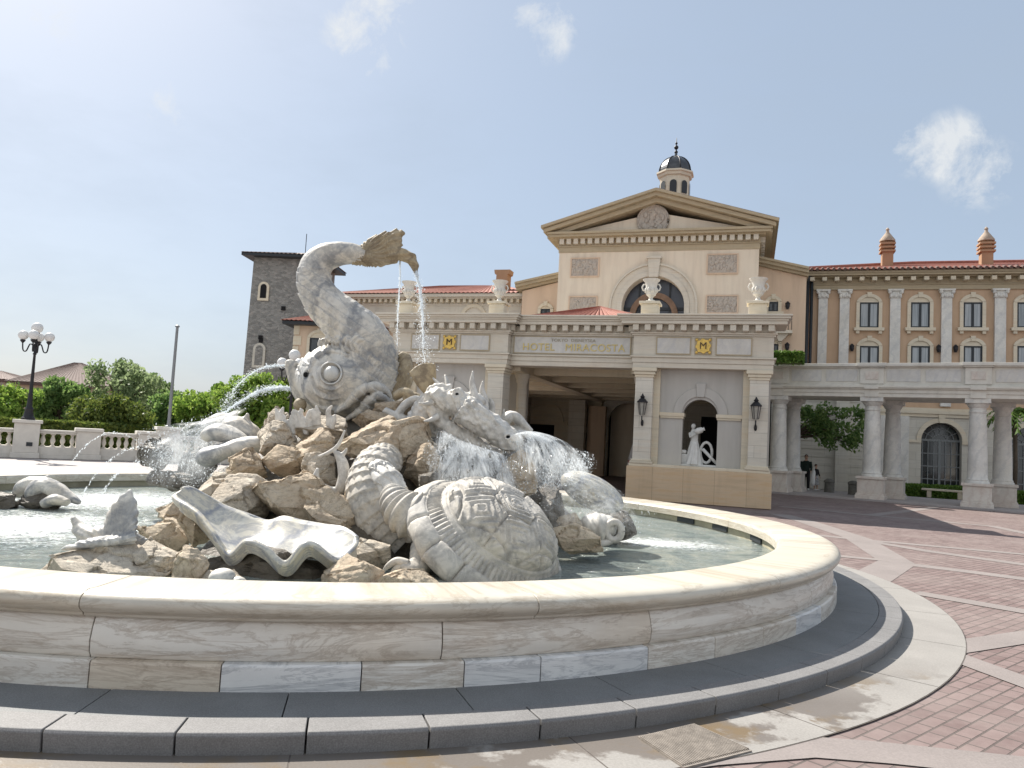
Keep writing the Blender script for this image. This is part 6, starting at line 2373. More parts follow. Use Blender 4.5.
smooth_stone([[(205, 424, 11.2, 5), (220, 422, 11.2, 9), (232, 418, 11.2, 6), (236, 411, 11.2, 2)]], 'statue_marble', 'small grey wave stone behind the stone mouth in the spray', seed=4)

# ---------------------------------------------------------------- turtle
tn = Vector((.50, -.36, .79)).normalized()
TC = P(493, 537, 8.35)
tur = empty('turtle_statue', P(470, 580, 8.3), 'stone turtle statue with carved domed shell resting in the pool', 'statue')
tof = tur.location.copy()
tz = tn
tx = (Vector((-1, -.1, -.45)) - tz * Vector((-1, -.1, -.45)).dot(tz)).normalized()     # towards the head
ty = tz.cross(tx)
prof = [(.88, -.12), (.97, -.09), (1.02, -.03), (1.03, .05), (.99, .13), (.91, .20), (.885, .195), (.87, .21), (.79, .30), (.755, .325), (.74, .362), (.715, .375)]
for k in range(1, 27):
    a = R(90) * k / 27
    prof.append((.715 * math.cos(a) ** .9, .375 + .33 * math.sin(a) ** 1.0))
prof.append((0, .707))
NA = 256
RR = .93
cent = [(0.0, 0.0)] + [(.52 * math.cos(k * math.pi / 3 + .35), .52 * math.sin(k * math.pi / 3 + .35)) for k in range(6)] + [(.86 * math.cos(k * math.pi / 6 + .1), .86 * math.sin(k * math.pi / 6 + .1)) for k in range(12)]
b = MB()
vs_, fs_ = [], []
# densify the dome profile
pp_ = []
for i in range(len(prof) - 1):
    q = 3 if i > 10 else 3
    for j in range(q):
        t2 = j / q
        pp_.append((prof[i][0] + (prof[i + 1][0] - prof[i][0]) * t2, prof[i][1] + (prof[i + 1][1] - prof[i][1]) * t2, i + t2))
pp_.append((*prof[-1], len(prof) - 1))
for a_ in range(NA):
    a = 2 * math.pi * a_ / NA
    for r_, z, i in pp_:
        h = 0.0
        if i < 6.4:
            c_ = (a * 15 / (2 * math.pi)) % 1.0
            e = min(c_, 1 - c_)
            h = -.05 * math.exp(-(e / .03) ** 2) + .016 * math.sin(math.pi * c_)
        elif i < 8.9:
            h = .014 * math.sin(a * 86)
        elif i > 10.6 and r_ < .712:
            x_, y_ = r_ * math.cos(a), r_ * math.sin(a)
            ds = sorted(math.hypot(x_ - q[0], y_ - q[1]) for q in cent)
            g = ds[1] - ds[0]
            q0 = min(cent, key=lambda q: math.hypot(x_ - q[0], y_ - q[1]))
            ch = max(abs(x_ - q0[0]), abs(y_ - q0[1]))
            s_ = (ch * 15) % 1.0
            h = -.034 * math.exp(-(g / .022) ** 2) + (.011 if s_ > .55 else -.007) * min(1, g * 18) * (1 if ch > .035 else 0)
        r2, z2 = (r_ + h * .5) * RR, (z + h) * RR * .98
        w = TC + tx * (r2 * math.cos(a) * 1.02) + ty * (r2 * math.sin(a)) + tz * (z2 - .16)
        w += tz * (.012 * noise.fractal(w * 4, 1, 2, 4))
        vs_.append(w - tof)
k = len(pp_)
for a_ in range(NA):
    j = (a_ + 1) % NA
    for q in range(k - 1):
        fs_.append((a_ * k + q, j * k + q, j * k + q + 1, a_ * k + q + 1))
fs_.append(tuple(a_ * k for a_ in range(NA))[::-1])
b.add(vs_, fs_)
b.build('shell', M['turtle_stone'], tur, smooth=True, angle=70)
b = MB()
# wrinkled neck
q = catmull([(436, 524, 8.4, 26), (424, 520, 8.3, 25), (411, 515, 8.25, 23), (401, 508, 8.3, 19), (394, 498, 8.4, 14), (391, 490, 8.5, 8)], 14)
pts = [P(a, b_, c) for a, b_, c, _ in q]
L_ = len(q)
rads = [max(.02, q[i][3] * mpp(8.45) * (1 + .075 * math.sin(i * .95) + .02 * math.sin(i * 2.3))) for i in range(L_)]
b.tube(pts, rads, 26)
local(b, tof)
b.build('neck', M['turtle_stone'], tur, smooth=True)
# front leg with claws
b = MB()
q = catmull([(436, 535, 8.2, 17), (426, 548, 8.0, 15), (421, 562, 7.85, 12), (416, 573, 7.75, 9)], 8)
b.tube([P(a, b_, c) for a, b_, c, _ in q], [q[i][3] * mpp(8.0) * (1 + .06 * math.sin(i * 2.1)) for i in range(len(q))], 20)
epx(b, 410, 568, 7.72, 12, 7, 12, 10)
me = remesh(b, .014, 2)
weather(me, .008, 8)
me.transform(Matrix.Translation(-tof))
leg = link_mesh('front_leg', me, M['turtle_stone'], tur, smooth=True)
for c_ in ([(408, 564, 4.5), (397, 561, 4), (388, 566, 3), (383, 572, 1)], [(408, 568, 4.5), (399, 567, 4), (393, 573, 3), (390, 580, 1)], [(411, 571, 4.5), (407, 572, 4), (405, 578, 3), (404, 584, 1)], [(417, 573, 4), (419, 578, 3.5), (423, 583, 1)]):
    b = MB()
    tpx(b, c_, 5, 10, 7.68)
    local(b, tof)
    sub(b, 'claw', M['turtle_stone'], leg, smooth=True)

# ---------------------------------------------------------------- scaly coil between the rocks
def scaly_tube(name, pts, rad_mult, mat, label, rows, around, amp, Y0, cat='statue', k=16, n=120):
    q = catmull(pts, k)
    w = [P(a, b_, c) for a, b_, c, _ in q]
    rr_ = [r_ * mpp(Y0) for _, _, _, r_ in q]
    L = [0]
    for i in range(1, len(w)): L.append(L[-1] + (w[i] - w[i - 1]).length)
    m_ = len(w)
    ref = Vector((0, -1, 0))
    vs_, fs_ = [], []
    for i, p in enumerate(w):
        t2 = (w[min(i + 1, m_ - 1)] - w[max(i - 1, 0)]).normalized()
        a = (ref - t2 * ref.dot(t2)).normalized()
        ref = a
        bb = t2.cross(a)
        s_ = L[i] / L[-1] * rows
        for j in range(n):
            u = j / n * around + .5 * (int(s_) % 2)
            fu, fv = (u % 1.0) - .5, s_ % 1.0
            rim_ = fv - (1 - math.sqrt(max(0, 1 - min(1, (2 * fu) ** 2)))) * .55
            h = amp * (rim_ if rim_ > 0 else rim_ + .75)
            ang = 2 * math.pi * j / n
            vs_.append(p + (a * math.cos(ang) + bb * math.sin(ang)) * (rr_[i] + h))
    for i in range(m_ - 1):
        for j in range(n):
            j2 = (j + 1) % n
            fs_.append((i * n + j, i * n + j2, (i + 1) * n + j2, (i + 1) * n + j))
    fs_.append(tuple(range(n))[::-1])
    fs_.append(tuple(range((m_ - 1) * n, m_ * n)))
    b = MB()
    c = w[m_ // 2]
    b.add([v - c for v in vs_], fs_)
    o = b.build(name, M[mat], None, smooth=True, angle=60)
    o.location = c
    return tag(o, label, cat)
scaly_tube('serpent_coil', [(386, 460, 9.4, 17), (377, 468, 9.1, 21), (372, 486, 8.9, 24), (375, 508, 8.75, 25), (388, 528, 8.7, 23), (404, 544, 8.7, 18)], 1, 'turtle_stone', 'stone serpent coil carved with overlapping scales left of the turtle neck', 14, 17, .024, 9.1, k=36)
scaly_tube('serpent_coil', [(364, 464, 9.5, 9), (374, 472, 8.95, 14), (386, 484, 8.72, 15), (396, 498, 8.6, 12)], 1, 'dragon_marble', 'bright upper fold of scaly stone just above the turtle neck', 6, 10, .03, 9.0, k=26)

# ---------------------------------------------------------------- giant clam
bk = [(175, 494, 7.85, 0), (188, 488, 8.0, 0), (205, 496, 8.05, 0), (225, 507, 8.1, 0), (250, 516, 8.12, 0), (268, 522, 8.1, 0), (284, 518, 8.05, 0), (302, 522, 8.0, 0), (325, 526, 7.95, 0), (344, 529, 7.85, 0), (357, 538, 7.7, 0)]
fr = [(174, 496, 7.80, 0), (184, 503, 7.62, 0), (198, 513, 7.5, 0), (212, 531, 7.36, 0), (229, 553, 7.25, 0), (246, 540, 7.15, 0), (263, 546, 7.1, 0), (285, 563, 7.05, 0), (308, 543, 7.1, 0), (337, 560, 7.25, 0), (356, 544, 7.6, 0)]
A, Bc = catmull(bk, 10), catmull(fr, 10)
NT_ = 26
co_ = P(265, 545, 7.5)
b = MB()
vs_ = []
for i in range(len(A)):
    pa, pb2 = P(*A[i][:3]), P(*Bc[i][:3])
    span = math.sin(math.pi * i / (len(A) - 1)) ** .5
    mid_lift = Vector((0, 0, -.22 * span))
    rel = pb2.z - (P(174, 500, 7.6).z + (P(356, 548, 7.5).z - P(174, 500, 7.6).z) * i / (len(A) - 1))
    for j in range(NT_ + 1):
        t2 = j / NT_
        p = pa.lerp(pb2, t2) + mid_lift * (4 * t2 * (1 - t2))
        p.z += -.10 * rel * 4 * t2 * (1 - t2)
        p += Vector((0, 0, .012 * noise.fractal(p * 3, 1, 2, 4)))
        vs_.append(p - co_)
m_ = NT_ + 1
fs_ = [(i * m_ + j, (i + 1) * m_ + j, (i + 1) * m_ + j + 1, i * m_ + j + 1) for i in range(len(A) - 1) for j in range(NT_)]
b.add(vs_, fs_)
cl = empty('giant_clam', co_, 'big open clam shell of white marble with a wavy front lip', 'shell')
v_ = b.build('valve', M['shell_marble'], cl, smooth=True)
so_ = v_.modifiers.new('thick', 'SOLIDIFY')
so_.thickness = .05
so_.offset = 0
apply_mods(v_)
v_.data.materials.clear()
v_.data.materials.append(M['shell_marble'])
v_.data.polygons.foreach_set('use_smooth', [True] * len(v_.data.polygons))
b = MB()
for lay in range(5):
    pts = []
    for i in range(4, len(Bc) - 1):
        p = P(*Bc[i][:3]) + Vector((0, .012 + .022 * lay, -.022 - .024 * lay))
        pts.append(p - co_)
    b.tube(pts, [.020 * (.5 + .5 * math.sin(math.pi * min(1, i / 8, (len(pts) - 1 - i) / 8 + .05) / 2)) + .003 for i in range(len(pts))], 8)
b.build('layered_lip', M['shell_marble'], cl, smooth=True)
b = MB()
pts = [P(*q[:3]) - co_ for q in A[6:]]
b.tube(pts, .024, 8)
b.build('back_lip', M['shell_marble'], cl, smooth=True)

# ---------------------------------------------------------------- fish tail on the left rock
ft = empty('fish_tail_statue', P(120, 545, 7.17), 'grey stone fish tail with two flukes lying on the front left rock', 'statue')
fo_ = ft.location.copy()
b = MB()
tpx(b, [(132, 538, 7.17, 9), (116, 541, 7.07, 8), (96, 543, 6.97, 7), (78, 546, 6.92, 5), (61, 550, 6.92, 1.8)], 5, 12, None, (1.5, .8))
for dx in (-10, -4, 2, 7):
    tpx(b, [(124 + dx * .6, 542, 7.12, 8), (122 + dx, 526, 7.17, 8), (125 + dx * .9, 510, 7.22, 6.5), (128 + dx * .35, 498, 7.24, 4.5), (130, 490, 7.24, 1.8)], 5, 12, None, (.8, 1))
for dy in (0, 5, 9):
    tpx(b, [(118, 538, 7.22, 8), (104, 532 + dy, 7.17, 7), (88, 532 + dy, 7.22, 6), (78, 526 + dy * .7, 7.27, 4.5), (73, 516 + dy * 1.2, 7.27, 1.8)], 5, 12, None, (1.3, .8))
tpx(b, [(126, 538, 7.22, 9), (140, 546, 7.42, 9), (154, 556, 7.62, 8)], 5, 12)
me = remesh(b, .014, 3)
for v, nn in zip(me.vertices, [v.normal.copy() for v in me.vertices]):
    q = v.co - P(122, 542, 7.22)
    a = math.atan2(q.z, q.x)
    v.co += nn * (.007 * math.sin(a * 34) + .004 * noise.fractal(v.co * 4, 1, 2, 3))
me.transform(Matrix.Translation(-fo_))
link_mesh('flukes', me, M['statue_marble'], ft, smooth=True)

# ---------------------------------------------------------------- dragon head
GYD = 10.0
dr = empty('dragon_statue', P(470, 440, GYD), 'white stone dragon head with two upright horns pouring water from its jaw', 'statue')
go = dr.location.copy()
b = MB()
epx(b, 448, 402, GYD + .1, 25, 13, 24, 28)
epx(b, 468, 408, GYD, 24, 13, 22, 32)
tpx(b, [(462, 408, 15), (480, 420, 14), (496, 431, 13), (508, 439, 12.5), (513, 443, 10)], 5, 18, GYD - .15, (1.15, 1))
epx(b, 512, 441, GYD - .18, 12, 10, 15, 30)
epx(b, 457, 395, GYD - .12, 9, 5.5, 8, 20)
epx(b, 475, 399, GYD + .1, 12, 7, 10, 15)
tpx(b, [(428, 392, 4), (431, 406, 6), (440, 420, 7), (455, 432, 8), (470, 440, 8), (480, 446, 6)], 5, 12, GYD - .05)
tpx(b, [(427, 393, 4), (438, 388, 5), (452, 388, 4)], 5, 10, GYD)
tpx(b, [(470, 440, 7), (484, 449, 6), (498, 455, 4)], 5, 12, GYD)
tpx(b, [(440, 400, 18), (430, 412, 18), (420, 430, 18)], 5, 14, GYD + .35)
base = remesh(b, .022, 3)
t_ = bvh_of(base)
d = MB()
for k in range(8):
    onskin(d, t_, [(432 + k * 5, 394 - k * .2), (438 + k * 5.5, 404 + k * 2.2), (444 + k * 5, 416 + k * 3)], 1.5, GYD, 4, 8)
for k in range(9):
    x, y = 468 + (k % 3) * 9 + rnd.uniform(-2, 2), 406 + (k // 3) * 6 + (k % 3) * 5
    w = hit(t_, x, y, 0, GYD)
    d.ball(w, 3.2 * mpp(GYD), 10, 8)
onskin(d, t_, circ(457, 394, 4.2), 1.2, GYD, 1, 8, .01, False)
onskin(d, t_, [(472, 402), (484, 411), (496, 422), (507, 431)], 2.4, GYD, 5, 8, .01)
onskin(d, t_, [(500, 446), (508, 449), (517, 447), (522, 441)], 1.8, GYD, 5, 8, .005)
onskin(d, t_, circ(508, 437, 3.2, ry=2.2), 1.2, GYD, 1, 8, .01, False)
b.add(d.v, d.f)
me = remesh(b, .014, 2)
n1, ey1 = hit(t_, 508, 437), hit(t_, 457, 394)
for v, nn in zip(me.vertices, [v.normal.copy() for v in me.vertices]):
    h = .017 * noise.fractal(v.co * 10, 1, 2, 4) + .006 * math.sin(60 * v.co.x + 40 * v.co.z + 5 * noise.noise(v.co * 6))
    dd_ = (v.co - n1).length / mpp(GYD)
    if dd_ < 2.6: h -= .06 * (1 - dd_ / 2.6)
    v.co += nn * h
me.transform(Matrix.Translation(-go))
hd = link_mesh('head', me, M['dragon_marble'], dr, smooth=True)
for c, r_ in ((n1, (2.0, 1.2, 1.5)), (ey1, (1.7, 1.2, 1.3))):
    b = MB()
    b.ball(c, tuple(x * mpp(GYD) for x in r_), 12, 8)
    local(b, go)
    sub(b, 'nostril' if c is n1 else 'eye', M['dark'], hd, smooth=True)
for c_ in ([(474, 404, 10.0, 5), (474, 394, 10.0, 4), (472, 382, 10.0, 2.6), (473, 371, 10.0, .8)], [(484, 410, 10.15, 5), (484, 400, 10.15, 4.2), (482, 390, 10.15, 2.8), (483, 381, 10.15, .8)], [(491, 414, 10.3, 4), (492, 405, 10.3, 3), (490, 398, 10.3, 1)], [(441, 391, 10.0, 3), (438, 384, 10.05, 2.2), (433, 378, 10.1, .8)], [(449, 389, 10.0, 3), (447, 382, 10.05, 2.2), (445, 375, 10.1, .8)], [(433, 402, 9.9, 3.5), (426, 404, 9.85, 2.4), (419, 403, 9.8, .8)], [(438, 416, 9.85, 3.5), (431, 420, 9.8, 2.4), (424, 421, 9.75, .8)], [(499, 424, 10.1, 3), (503, 416, 10.1, 2), (504, 409, 10.1, .7)]):
    b = MB()
    tpx(b, c_, 5, 12)
    local(b, go)
    b.build('horn', M['dragon_marble'], dr, smooth=True)
b = MB()
for k in range(7):
    a = R(-132 + k * 9)
    tpx(b, [(430, 394, 4.5), (429 + 14 * math.cos(a), 394 + 16 * math.sin(a), 4.5), (428 + 25 * math.cos(a), 394 + 31 * math.sin(a), 2.6)], 4, 10, GYD + .25)
local(b, go)
me = remesh(b, .014, 1)
link_mesh('crest_fin', me, M['statue_tan'], dr, smooth=True)
# curled fins between dolphin and dragon
def curl(parts, Y, mat, label, name='scroll_fin', cat='carving', flat_=(1.5, 1)):
    b = MB()
    for p in parts: tpx(b, p, 6, 12, Y, flat_)
    me = remesh(b, .014, 2)
    weather(me, .012, 5)
    o = link_mesh(name, me, M[mat], None, smooth=True)
    return tag(o, label, cat, 'curled stone carvings on the rocks')
curl([[(384, 410, 4), (396, 417, 5), (412, 424, 7), (424, 432, 8), (430, 440, 5)], [(396, 418, 4), (404, 406, 4), (415, 400, 5), (424, 406, 5), (428, 414, 3)]], 10.7, 'dragon_marble', 'curled white stone fin between the dolphin gill and the dragon jaw')
curl([[(394, 396, 4), (404, 392, 5), (412, 398, 5), (410, 406, 3)], [(404, 400, 4), (416, 396, 3.5), (426, 402, 2.5)]], 11.0, 'statue_tan', 'small curled tan fin right of the dolphin body')
curl([[(500, 426, 4), (508, 418, 6), (514, 416, 5), (522, 424, 5), (532, 432, 3)], [(502, 428, 4), (516, 431, 5), (532, 434, 3.5)]], 10.6, 'dragon_marble', 'folded stone lip right of the dragon horns above the spray')
# coral and claw
def corals(name, paths, Y, label, mat='dragon_marble', cat='coral'):
    b = MB()
    for p in paths: tpx(b, p, 5, 10, Y)
    o = link_mesh(name, remesh(b, .010, 1), M[mat], None, smooth=True)
    return tag(o, label, cat)
corals('stone_coral', [[(318, 457, 1.6), (330, 452, 2.2), (339, 444, 2), (345, 430, 1)], [(336, 452, 3), (342, 462, 5.5), (344, 476, 6), (341, 488, 6), (336, 494, 3)], [(341, 456, 3), (345, 452, 2), (347, 448, 1)], [(342, 458, 3), (335, 452, 2), (331, 450, 1)],
                       [(318, 468, 1.5), (316, 478, 4), (321, 487, 5), (330, 491, 5), (338, 491, 4)]], 9.15, 'white stone crab claw and coral spike in the dark gap between the tan rocks')
pth = []
r3 = random.Random(12)
for k in range(26):
    x, y = 278 + r3.random() * 58, 424 + r3.uniform(-6, 6)
    h_ = r3.uniform(6, 15)
    pth.append([(x, y + 5, 3), (x + r3.uniform(-3, 3), y - h_ * .5, 2.4), (x + r3.uniform(-5, 5), y - h_, 1.1)])
corals('stone_seaweed', pth, 10.25, 'tufts of white stone seaweed along the rock under the dolphin chin', cat='carving')
b = MB()
epx(b, 300, 405, 11.6, 6.5, 7, 7)
tag(b.build('round_stone', M['statue_tan'], None, smooth=True), 'small round tan stone ball under the dolphin lip', 'stone')
for i, (x, y, r_) in enumerate(((222, 578, 13), (238, 583, 9))):
    b = MB()
    epx(b, x, y, 6.75, r_, r_ * .7, r_)
    me = remesh(b, .015, 1)
    weather(me, .01, 6, i)
    tag(link_mesh('white_pebble', me, M['statue_marble'], None, smooth=True), ('larger smooth white pebble in the shade below the clam', 'smaller smooth white pebble right of the larger one below the clam')[i], 'pebble')

# ---------------------------------------------------------------- scallop and snail shells on the right
def ribbed(name, x, y, Y, rx, ry, rd, ang, ribs, mat, label, amp=.05):
    m = mpp(Y)
    b = MB()
    nu, nv = 96, 28
    vs_, fs_ = [], []
    rot = Matrix.Rotation(R(ang), 3, 'Y')
    for j in range(nv + 1):
        th = math.pi * j / nv
        for i in range(nu):
            ph = 2 * math.pi * i / nu
            k = 1 + amp * math.cos(ribs * ph) * math.sin(th)
            vs_.append(rot @ Vector((rx * m * math.cos(th), rd * m * math.sin(th) * math.cos(ph) * k, ry * m * math.sin(th) * math.sin(ph) * k)))
    for j in range(nv):
        for i in range(nu):
            q = (i + 1) % nu
            fs_.append((j * nu + i, j * nu + q, (j + 1) * nu + q, (j + 1) * nu + i))
    b.add(vs_, fs_)
    o = b.build(name, M[mat], None, smooth=True)
    o.location = P(x, y, Y)
    return tag(o, label, 'shell')
o = ribbed('scallop_shell', 592, 492, 10.6, 34, 16, 26, 24, 22, 'shell_marble', 'large pale domed shell carved at the right end of the rocks', .025)
sn = empty('snail_shell', P(598, 530, 9.9), 'ribbed white snail shell with a round ring mouth at the water right of the rocks', 'shell')
of = sn.location.copy()
b = MB()
m = mpp(9.9)
for k in range(5):
    c = P(588 + k * 5.2, 528 - abs(k - 2) * 1.0, 9.9)
    b.ball(c, ((7.5) * m, (13 + 3 * (2 - abs(k - 2))) * m, (11 + 2.4 * (2 - abs(k - 2))) * m), 20, 14, Matrix.Rotation(R(-12), 3, 'Y'))
me = remesh(b, .016, 1)
me.transform(Matrix.Translation(-of))
link_mesh('whorl', me, M['dragon_marble'], sn, smooth=True)
b = MB()
cx, cy = 614, 531
b.tube([P(cx + 7.5 * math.cos(2 * math.pi * k / 20), cy + 9 * math.sin(2 * math.pi * k / 20), 9.75) for k in range(21)], 3.6 * m, 10, False)
tpx(b, [(580, 540, 3), (590, 543, 4), (602, 543, 4), (612, 541, 3)], 5, 10, 9.75)
local(b, of)
b.build('mouth_ring', M['dragon_marble'], sn, smooth=True)
# folded shell far left in the pool
fs2 = empty('folded_shell', P(46, 500, 11.7), 'grey folded stone shell standing in the water at the far left', 'shell')
of = fs2.location.copy()
b = MB()
tpx(b, [(16, 495, 5), (24, 488, 8), (36, 485, 9), (46, 480, 4), (49, 475, 1.2)], 5, 12, 11.8, (1.4, 1))
tpx(b, [(30, 500, 4), (34, 492, 8), (44, 486, 9), (52, 490, 8), (58, 500, 5)], 5, 12, 11.6, (1.2, 1))
tpx(b, [(48, 480, 2), (58, 487, 5), (68, 496, 5), (80, 503, 2)], 5, 12, 11.7, (1.6, 1))
tpx(b, [(44, 504, 5), (56, 500, 6), (68, 503, 4)], 5, 12, 11.4, (1.6, 1))
me = remesh(b, .02, 2)
weather(me, .02, 3)
me.transform(Matrix.Translation(-of))
link_mesh('folds', me, M['statue_marble'], fs2, smooth=True)
# ================================================================ falling and spraying water
def spray_mat(name, alpha):
    t = NT(name)
    t.b.inputs['Base Color'].default_value = (.86, .90, .93, 1)
    t.b.inputs['Roughness'].default_value = .15
    t.b.inputs['Specular IOR Level'].default_value = .5
    tl = t.node('ShaderNodeBsdfTranslucent', {'Color': (.86, .9, .93, 1)})
    m1 = t.node('ShaderNodeMixShader', {0: .5, 1: t.b.outputs[0], 2: tl.outputs[0]})
    tr = t.node('ShaderNodeBsdfTransparent', {})
    m2 = t.node('ShaderNodeMixShader', {0: alpha, 1: tr.outputs[0], 2: m1.outputs[0]})
    t.l.new(m2.outputs[0], t.out.inputs[0])
    return t.m
M['drops'] = spray_mat('water_drops', .55)
def sheet_mat():
    t = NT('water_sheet')
    t.b.inputs['Base Color'].default_value = (.80, .86, .90, 1)
    t.b.inputs['Roughness'].default_value = .2
    tl = t.node('ShaderNodeBsdfTranslucent', {'Color': (.8, .86, .9, 1)})
    m1 = t.node('ShaderNodeMixShader', {0: .5, 1: t.b.outputs[0], 2: tl.outputs[0]})
    n1 = t.noise(1.0, 8, .75, .8, t.map((16, 16, 3.5)))
    n2 = t.noise(5, 6, .7)
    a = t.ramp(t.math('ADD', t.math('MULTIPLY', n1, 1.0), t.math('MULTIPLY', n2, .3)), [(.46, 0.02), (.62, .85)])
    tr = t.node('ShaderNodeBsdfTransparent', {})
    m2 = t.node('ShaderNodeMixShader', {0: a, 1: tr.outputs[0], 2: m1.outputs[0]})
    t.l.new(m2.outputs[0], t.out.inputs[0])
    return t.m
OCT = [(1, 0, 0), (-1, 0, 0), (0, 1, 0), (0, -1, 0), (0, 0, 1), (0, 0, -1)]
OCF = [(0, 2, 4), (2, 1, 4), (1, 3, 4), (3, 0, 4), (2, 0, 5), (1, 2, 5), (3, 1, 5), (0, 3, 5)]
def drop(mb, p, r, stretch=None):
    if stretch is None:
        mb.add([(p.x + a * r, p.y + b_ * r, p.z + c * r) for a, b_, c in OCT], OCF)
    else:
        s_ = stretch
        mb.add([tuple(p + Vector((a * r, b_ * r, c * r)) + s_ * (c if abs(c) else 0)) for a, b_, c in OCT], OCF)
def stream(name, pts, n, r0, r1, size, label, seed, core=0.0, cat='water', clump=.5):
    """drops strung along a pixel path (x, y, Y); spread grows from r0 to r1 pixels"""
    rr = random.Random(seed)
    q = catmull([(a, b_, c) for a, b_, c in pts], 12)
    w = [P(*a) for a in q]
    off = w[0].copy()
    b = MB()
    L = len(w)
    for k in range(n):
        t_ = rr.random() ** .9
        f = t_ * (L - 1)
        i = min(L - 2, int(f))
        p = w[i].lerp(w[i + 1], f - i)
        d_ = (w[i + 1] - w[i]).normalized()
        m = mpp(q[i][2])
        s_ = (r0 + (r1 - r0) * t_) * m
        cl_ = noise.noise(Vector((t_ * 26, seed, 0)))
        p = p + Vector((rr.gauss(0, 1), rr.gauss(0, 1), rr.gauss(0, 1))) * s_ * .5 * (1 + clump * cl_)
        r_ = size * m * (.35 + 1.1 * rr.random() ** 3)
        drop(b, p - off, r_, d_ * r_ * rr.uniform(.3, 2.2))
    if core:
        for s_ in range(3):
            ph = rr.random() * 6
            pts_ = [w[i] - off + Vector((math.sin(i * .7 + ph), math.cos(i * .9 + ph), math.sin(i * 1.3 + ph))) * (r0 * .35 * mpp(12)) for i in range(int(L * (.55 + .15 * s_)))]
            b.tube(pts_, [core * mpp(12) * (.6 + .5 * abs(math.sin(i * 1.7 + ph))) * (1 - .6 * i / len(pts_)) for i in range(len(pts_))], 6)
    me = bpy.data.meshes.new(name)
    me.from_pydata(b.v, [], b.f)
    o = link_mesh(name, me, M['drops'])
    o.location = off
    return tag(o, label, cat, None, 'stuff')
def cloud(name, blobs, n, size, label, seed, cat='water'):
    rr = random.Random(seed)
    off = P(*blobs[0][:3])
    b = MB()
    wts = [bl[3] * bl[4] for bl in blobs]
    for k in range(n):
        x, y, Y, rx, ry = rr.choices(blobs, wts)[0]
        m = mpp(Y)
        while True:
            u, v = rr.uniform(-1, 1), rr.uniform(-1, 1)
            if u * u + v * v < 1: break
        c = P(x + u * rx, y + v * ry, Y) + Vector((0, rr.gauss(0, .14), 0))
        if noise.noise(c * 5.5 + Vector((seed, 0, 0))) < rr.uniform(-.35, .25): continue
        r_ = .40 * size * m * (.35 + 1.5 * rr.random() ** 4)
        drop(b, c - off, r_, Vector((rr.gauss(0, .5), rr.gauss(0, .3), rr.gauss(0, .9))) * r_)
    me = bpy.data.meshes.new(name)
    me.from_pydata(b.v, [], b.f)
    o = link_mesh(name, me, M['drops'])
    o.location = off
    return tag(o, label, cat, None, 'stuff')
stream('water_jet', [(289, 366, 12), (272, 366, 12), (256, 371, 11.9), (242, 381, 11.8), (231, 394, 11.7), (224, 406, 11.7)], 1500, 1.2, 6, .6, 'upper thin water jet spouting left from the dolphin lip', 1, .7)
stream('water_jet', [(293, 389, 12), (276, 388, 12), (258, 392, 11.9), (240, 402, 11.8), (222, 414, 11.7), (206, 429, 11.6), (195, 442, 11.5)], 3600, 2.2, 10, .6, 'lower thick water jet spouting left from the dolphin mouth', 2, 1.7)
stream('falling_water', [(400, 250, 12), (400, 280, 12), (398, 310, 12), (397, 340, 12), (397, 375, 12)], 700, 1.2, 4, .55, 'thin strand of water falling from the middle of the dolphin tail', 3, .8)
stream('falling_water', [(416, 272, 11.9), (420, 290, 11.9), (422, 310, 11.85), (423, 335, 11.8), (424, 360, 11.8), (425, 378, 11.8)], 2600, 2.5, 12, .55, 'wider curtain of drops falling from the tip of the dolphin tail', 4, 1.2)
stream('water_jet', [(72, 462, 12.6), (84, 447, 12.6), (98, 437, 12.6), (113, 433, 12.6), (128, 436, 12.6), (142, 444, 12.6), (152, 455, 12.6)], 190, .6, 1.6, .6, 'fine arc of drops in front of the balustrade at the left', 5)
stream('water_jet', [(84, 492, 11.8), (96, 474, 11.8), (110, 460, 11.8), (126, 450, 11.8), (142, 447, 11.8), (156, 452, 11.8)], 160, .6, 2, .6, 'lower fine arc of drops left of the wet boulders', 6)
stream('water_jet', [(100, 498, 11.6), (110, 482, 11.6), (122, 470, 11.6), (138, 462, 11.6)], 110, .8, 3, .6, 'short fine arc of drops above the pool at the left', 7)
cloud('water_spray', [(190, 446, 11.0, 34, 22), (165, 440, 11.0, 26, 16), (205, 430, 11.0, 28, 14), (180, 470, 10.8, 34, 18), (155, 455, 11.0, 18, 22), (205, 470, 10.7, 20, 24), (222, 424, 11.1, 22, 10)], 8000, .95, 'white spray breaking over the wet rocks left of the stone mouth', 8)
cloud('water_spray', [(548, 466, 9.7, 46, 22), (530, 448, 9.8, 28, 12), (560, 470, 9.9, 26, 18), (566, 460, 9.9, 30, 12)], 13000, .85, 'white spray fanning out right of the dragon muzzle', 9)
cloud('water_spray', [(560, 512, 9.9, 40, 22), (600, 500, 10.0, 30, 14), (620, 520, 10.2, 40, 18)], 3500, .7, 'light splash around the shells at the right', 10)
cloud('water_spray', [(470, 468, 9.2, 46, 26), (500, 480, 9.1, 50, 20), (450, 455, 9.3, 26, 22)], 11000, .75, 'foam of drops on the waterfall under the dragon jaw', 11)
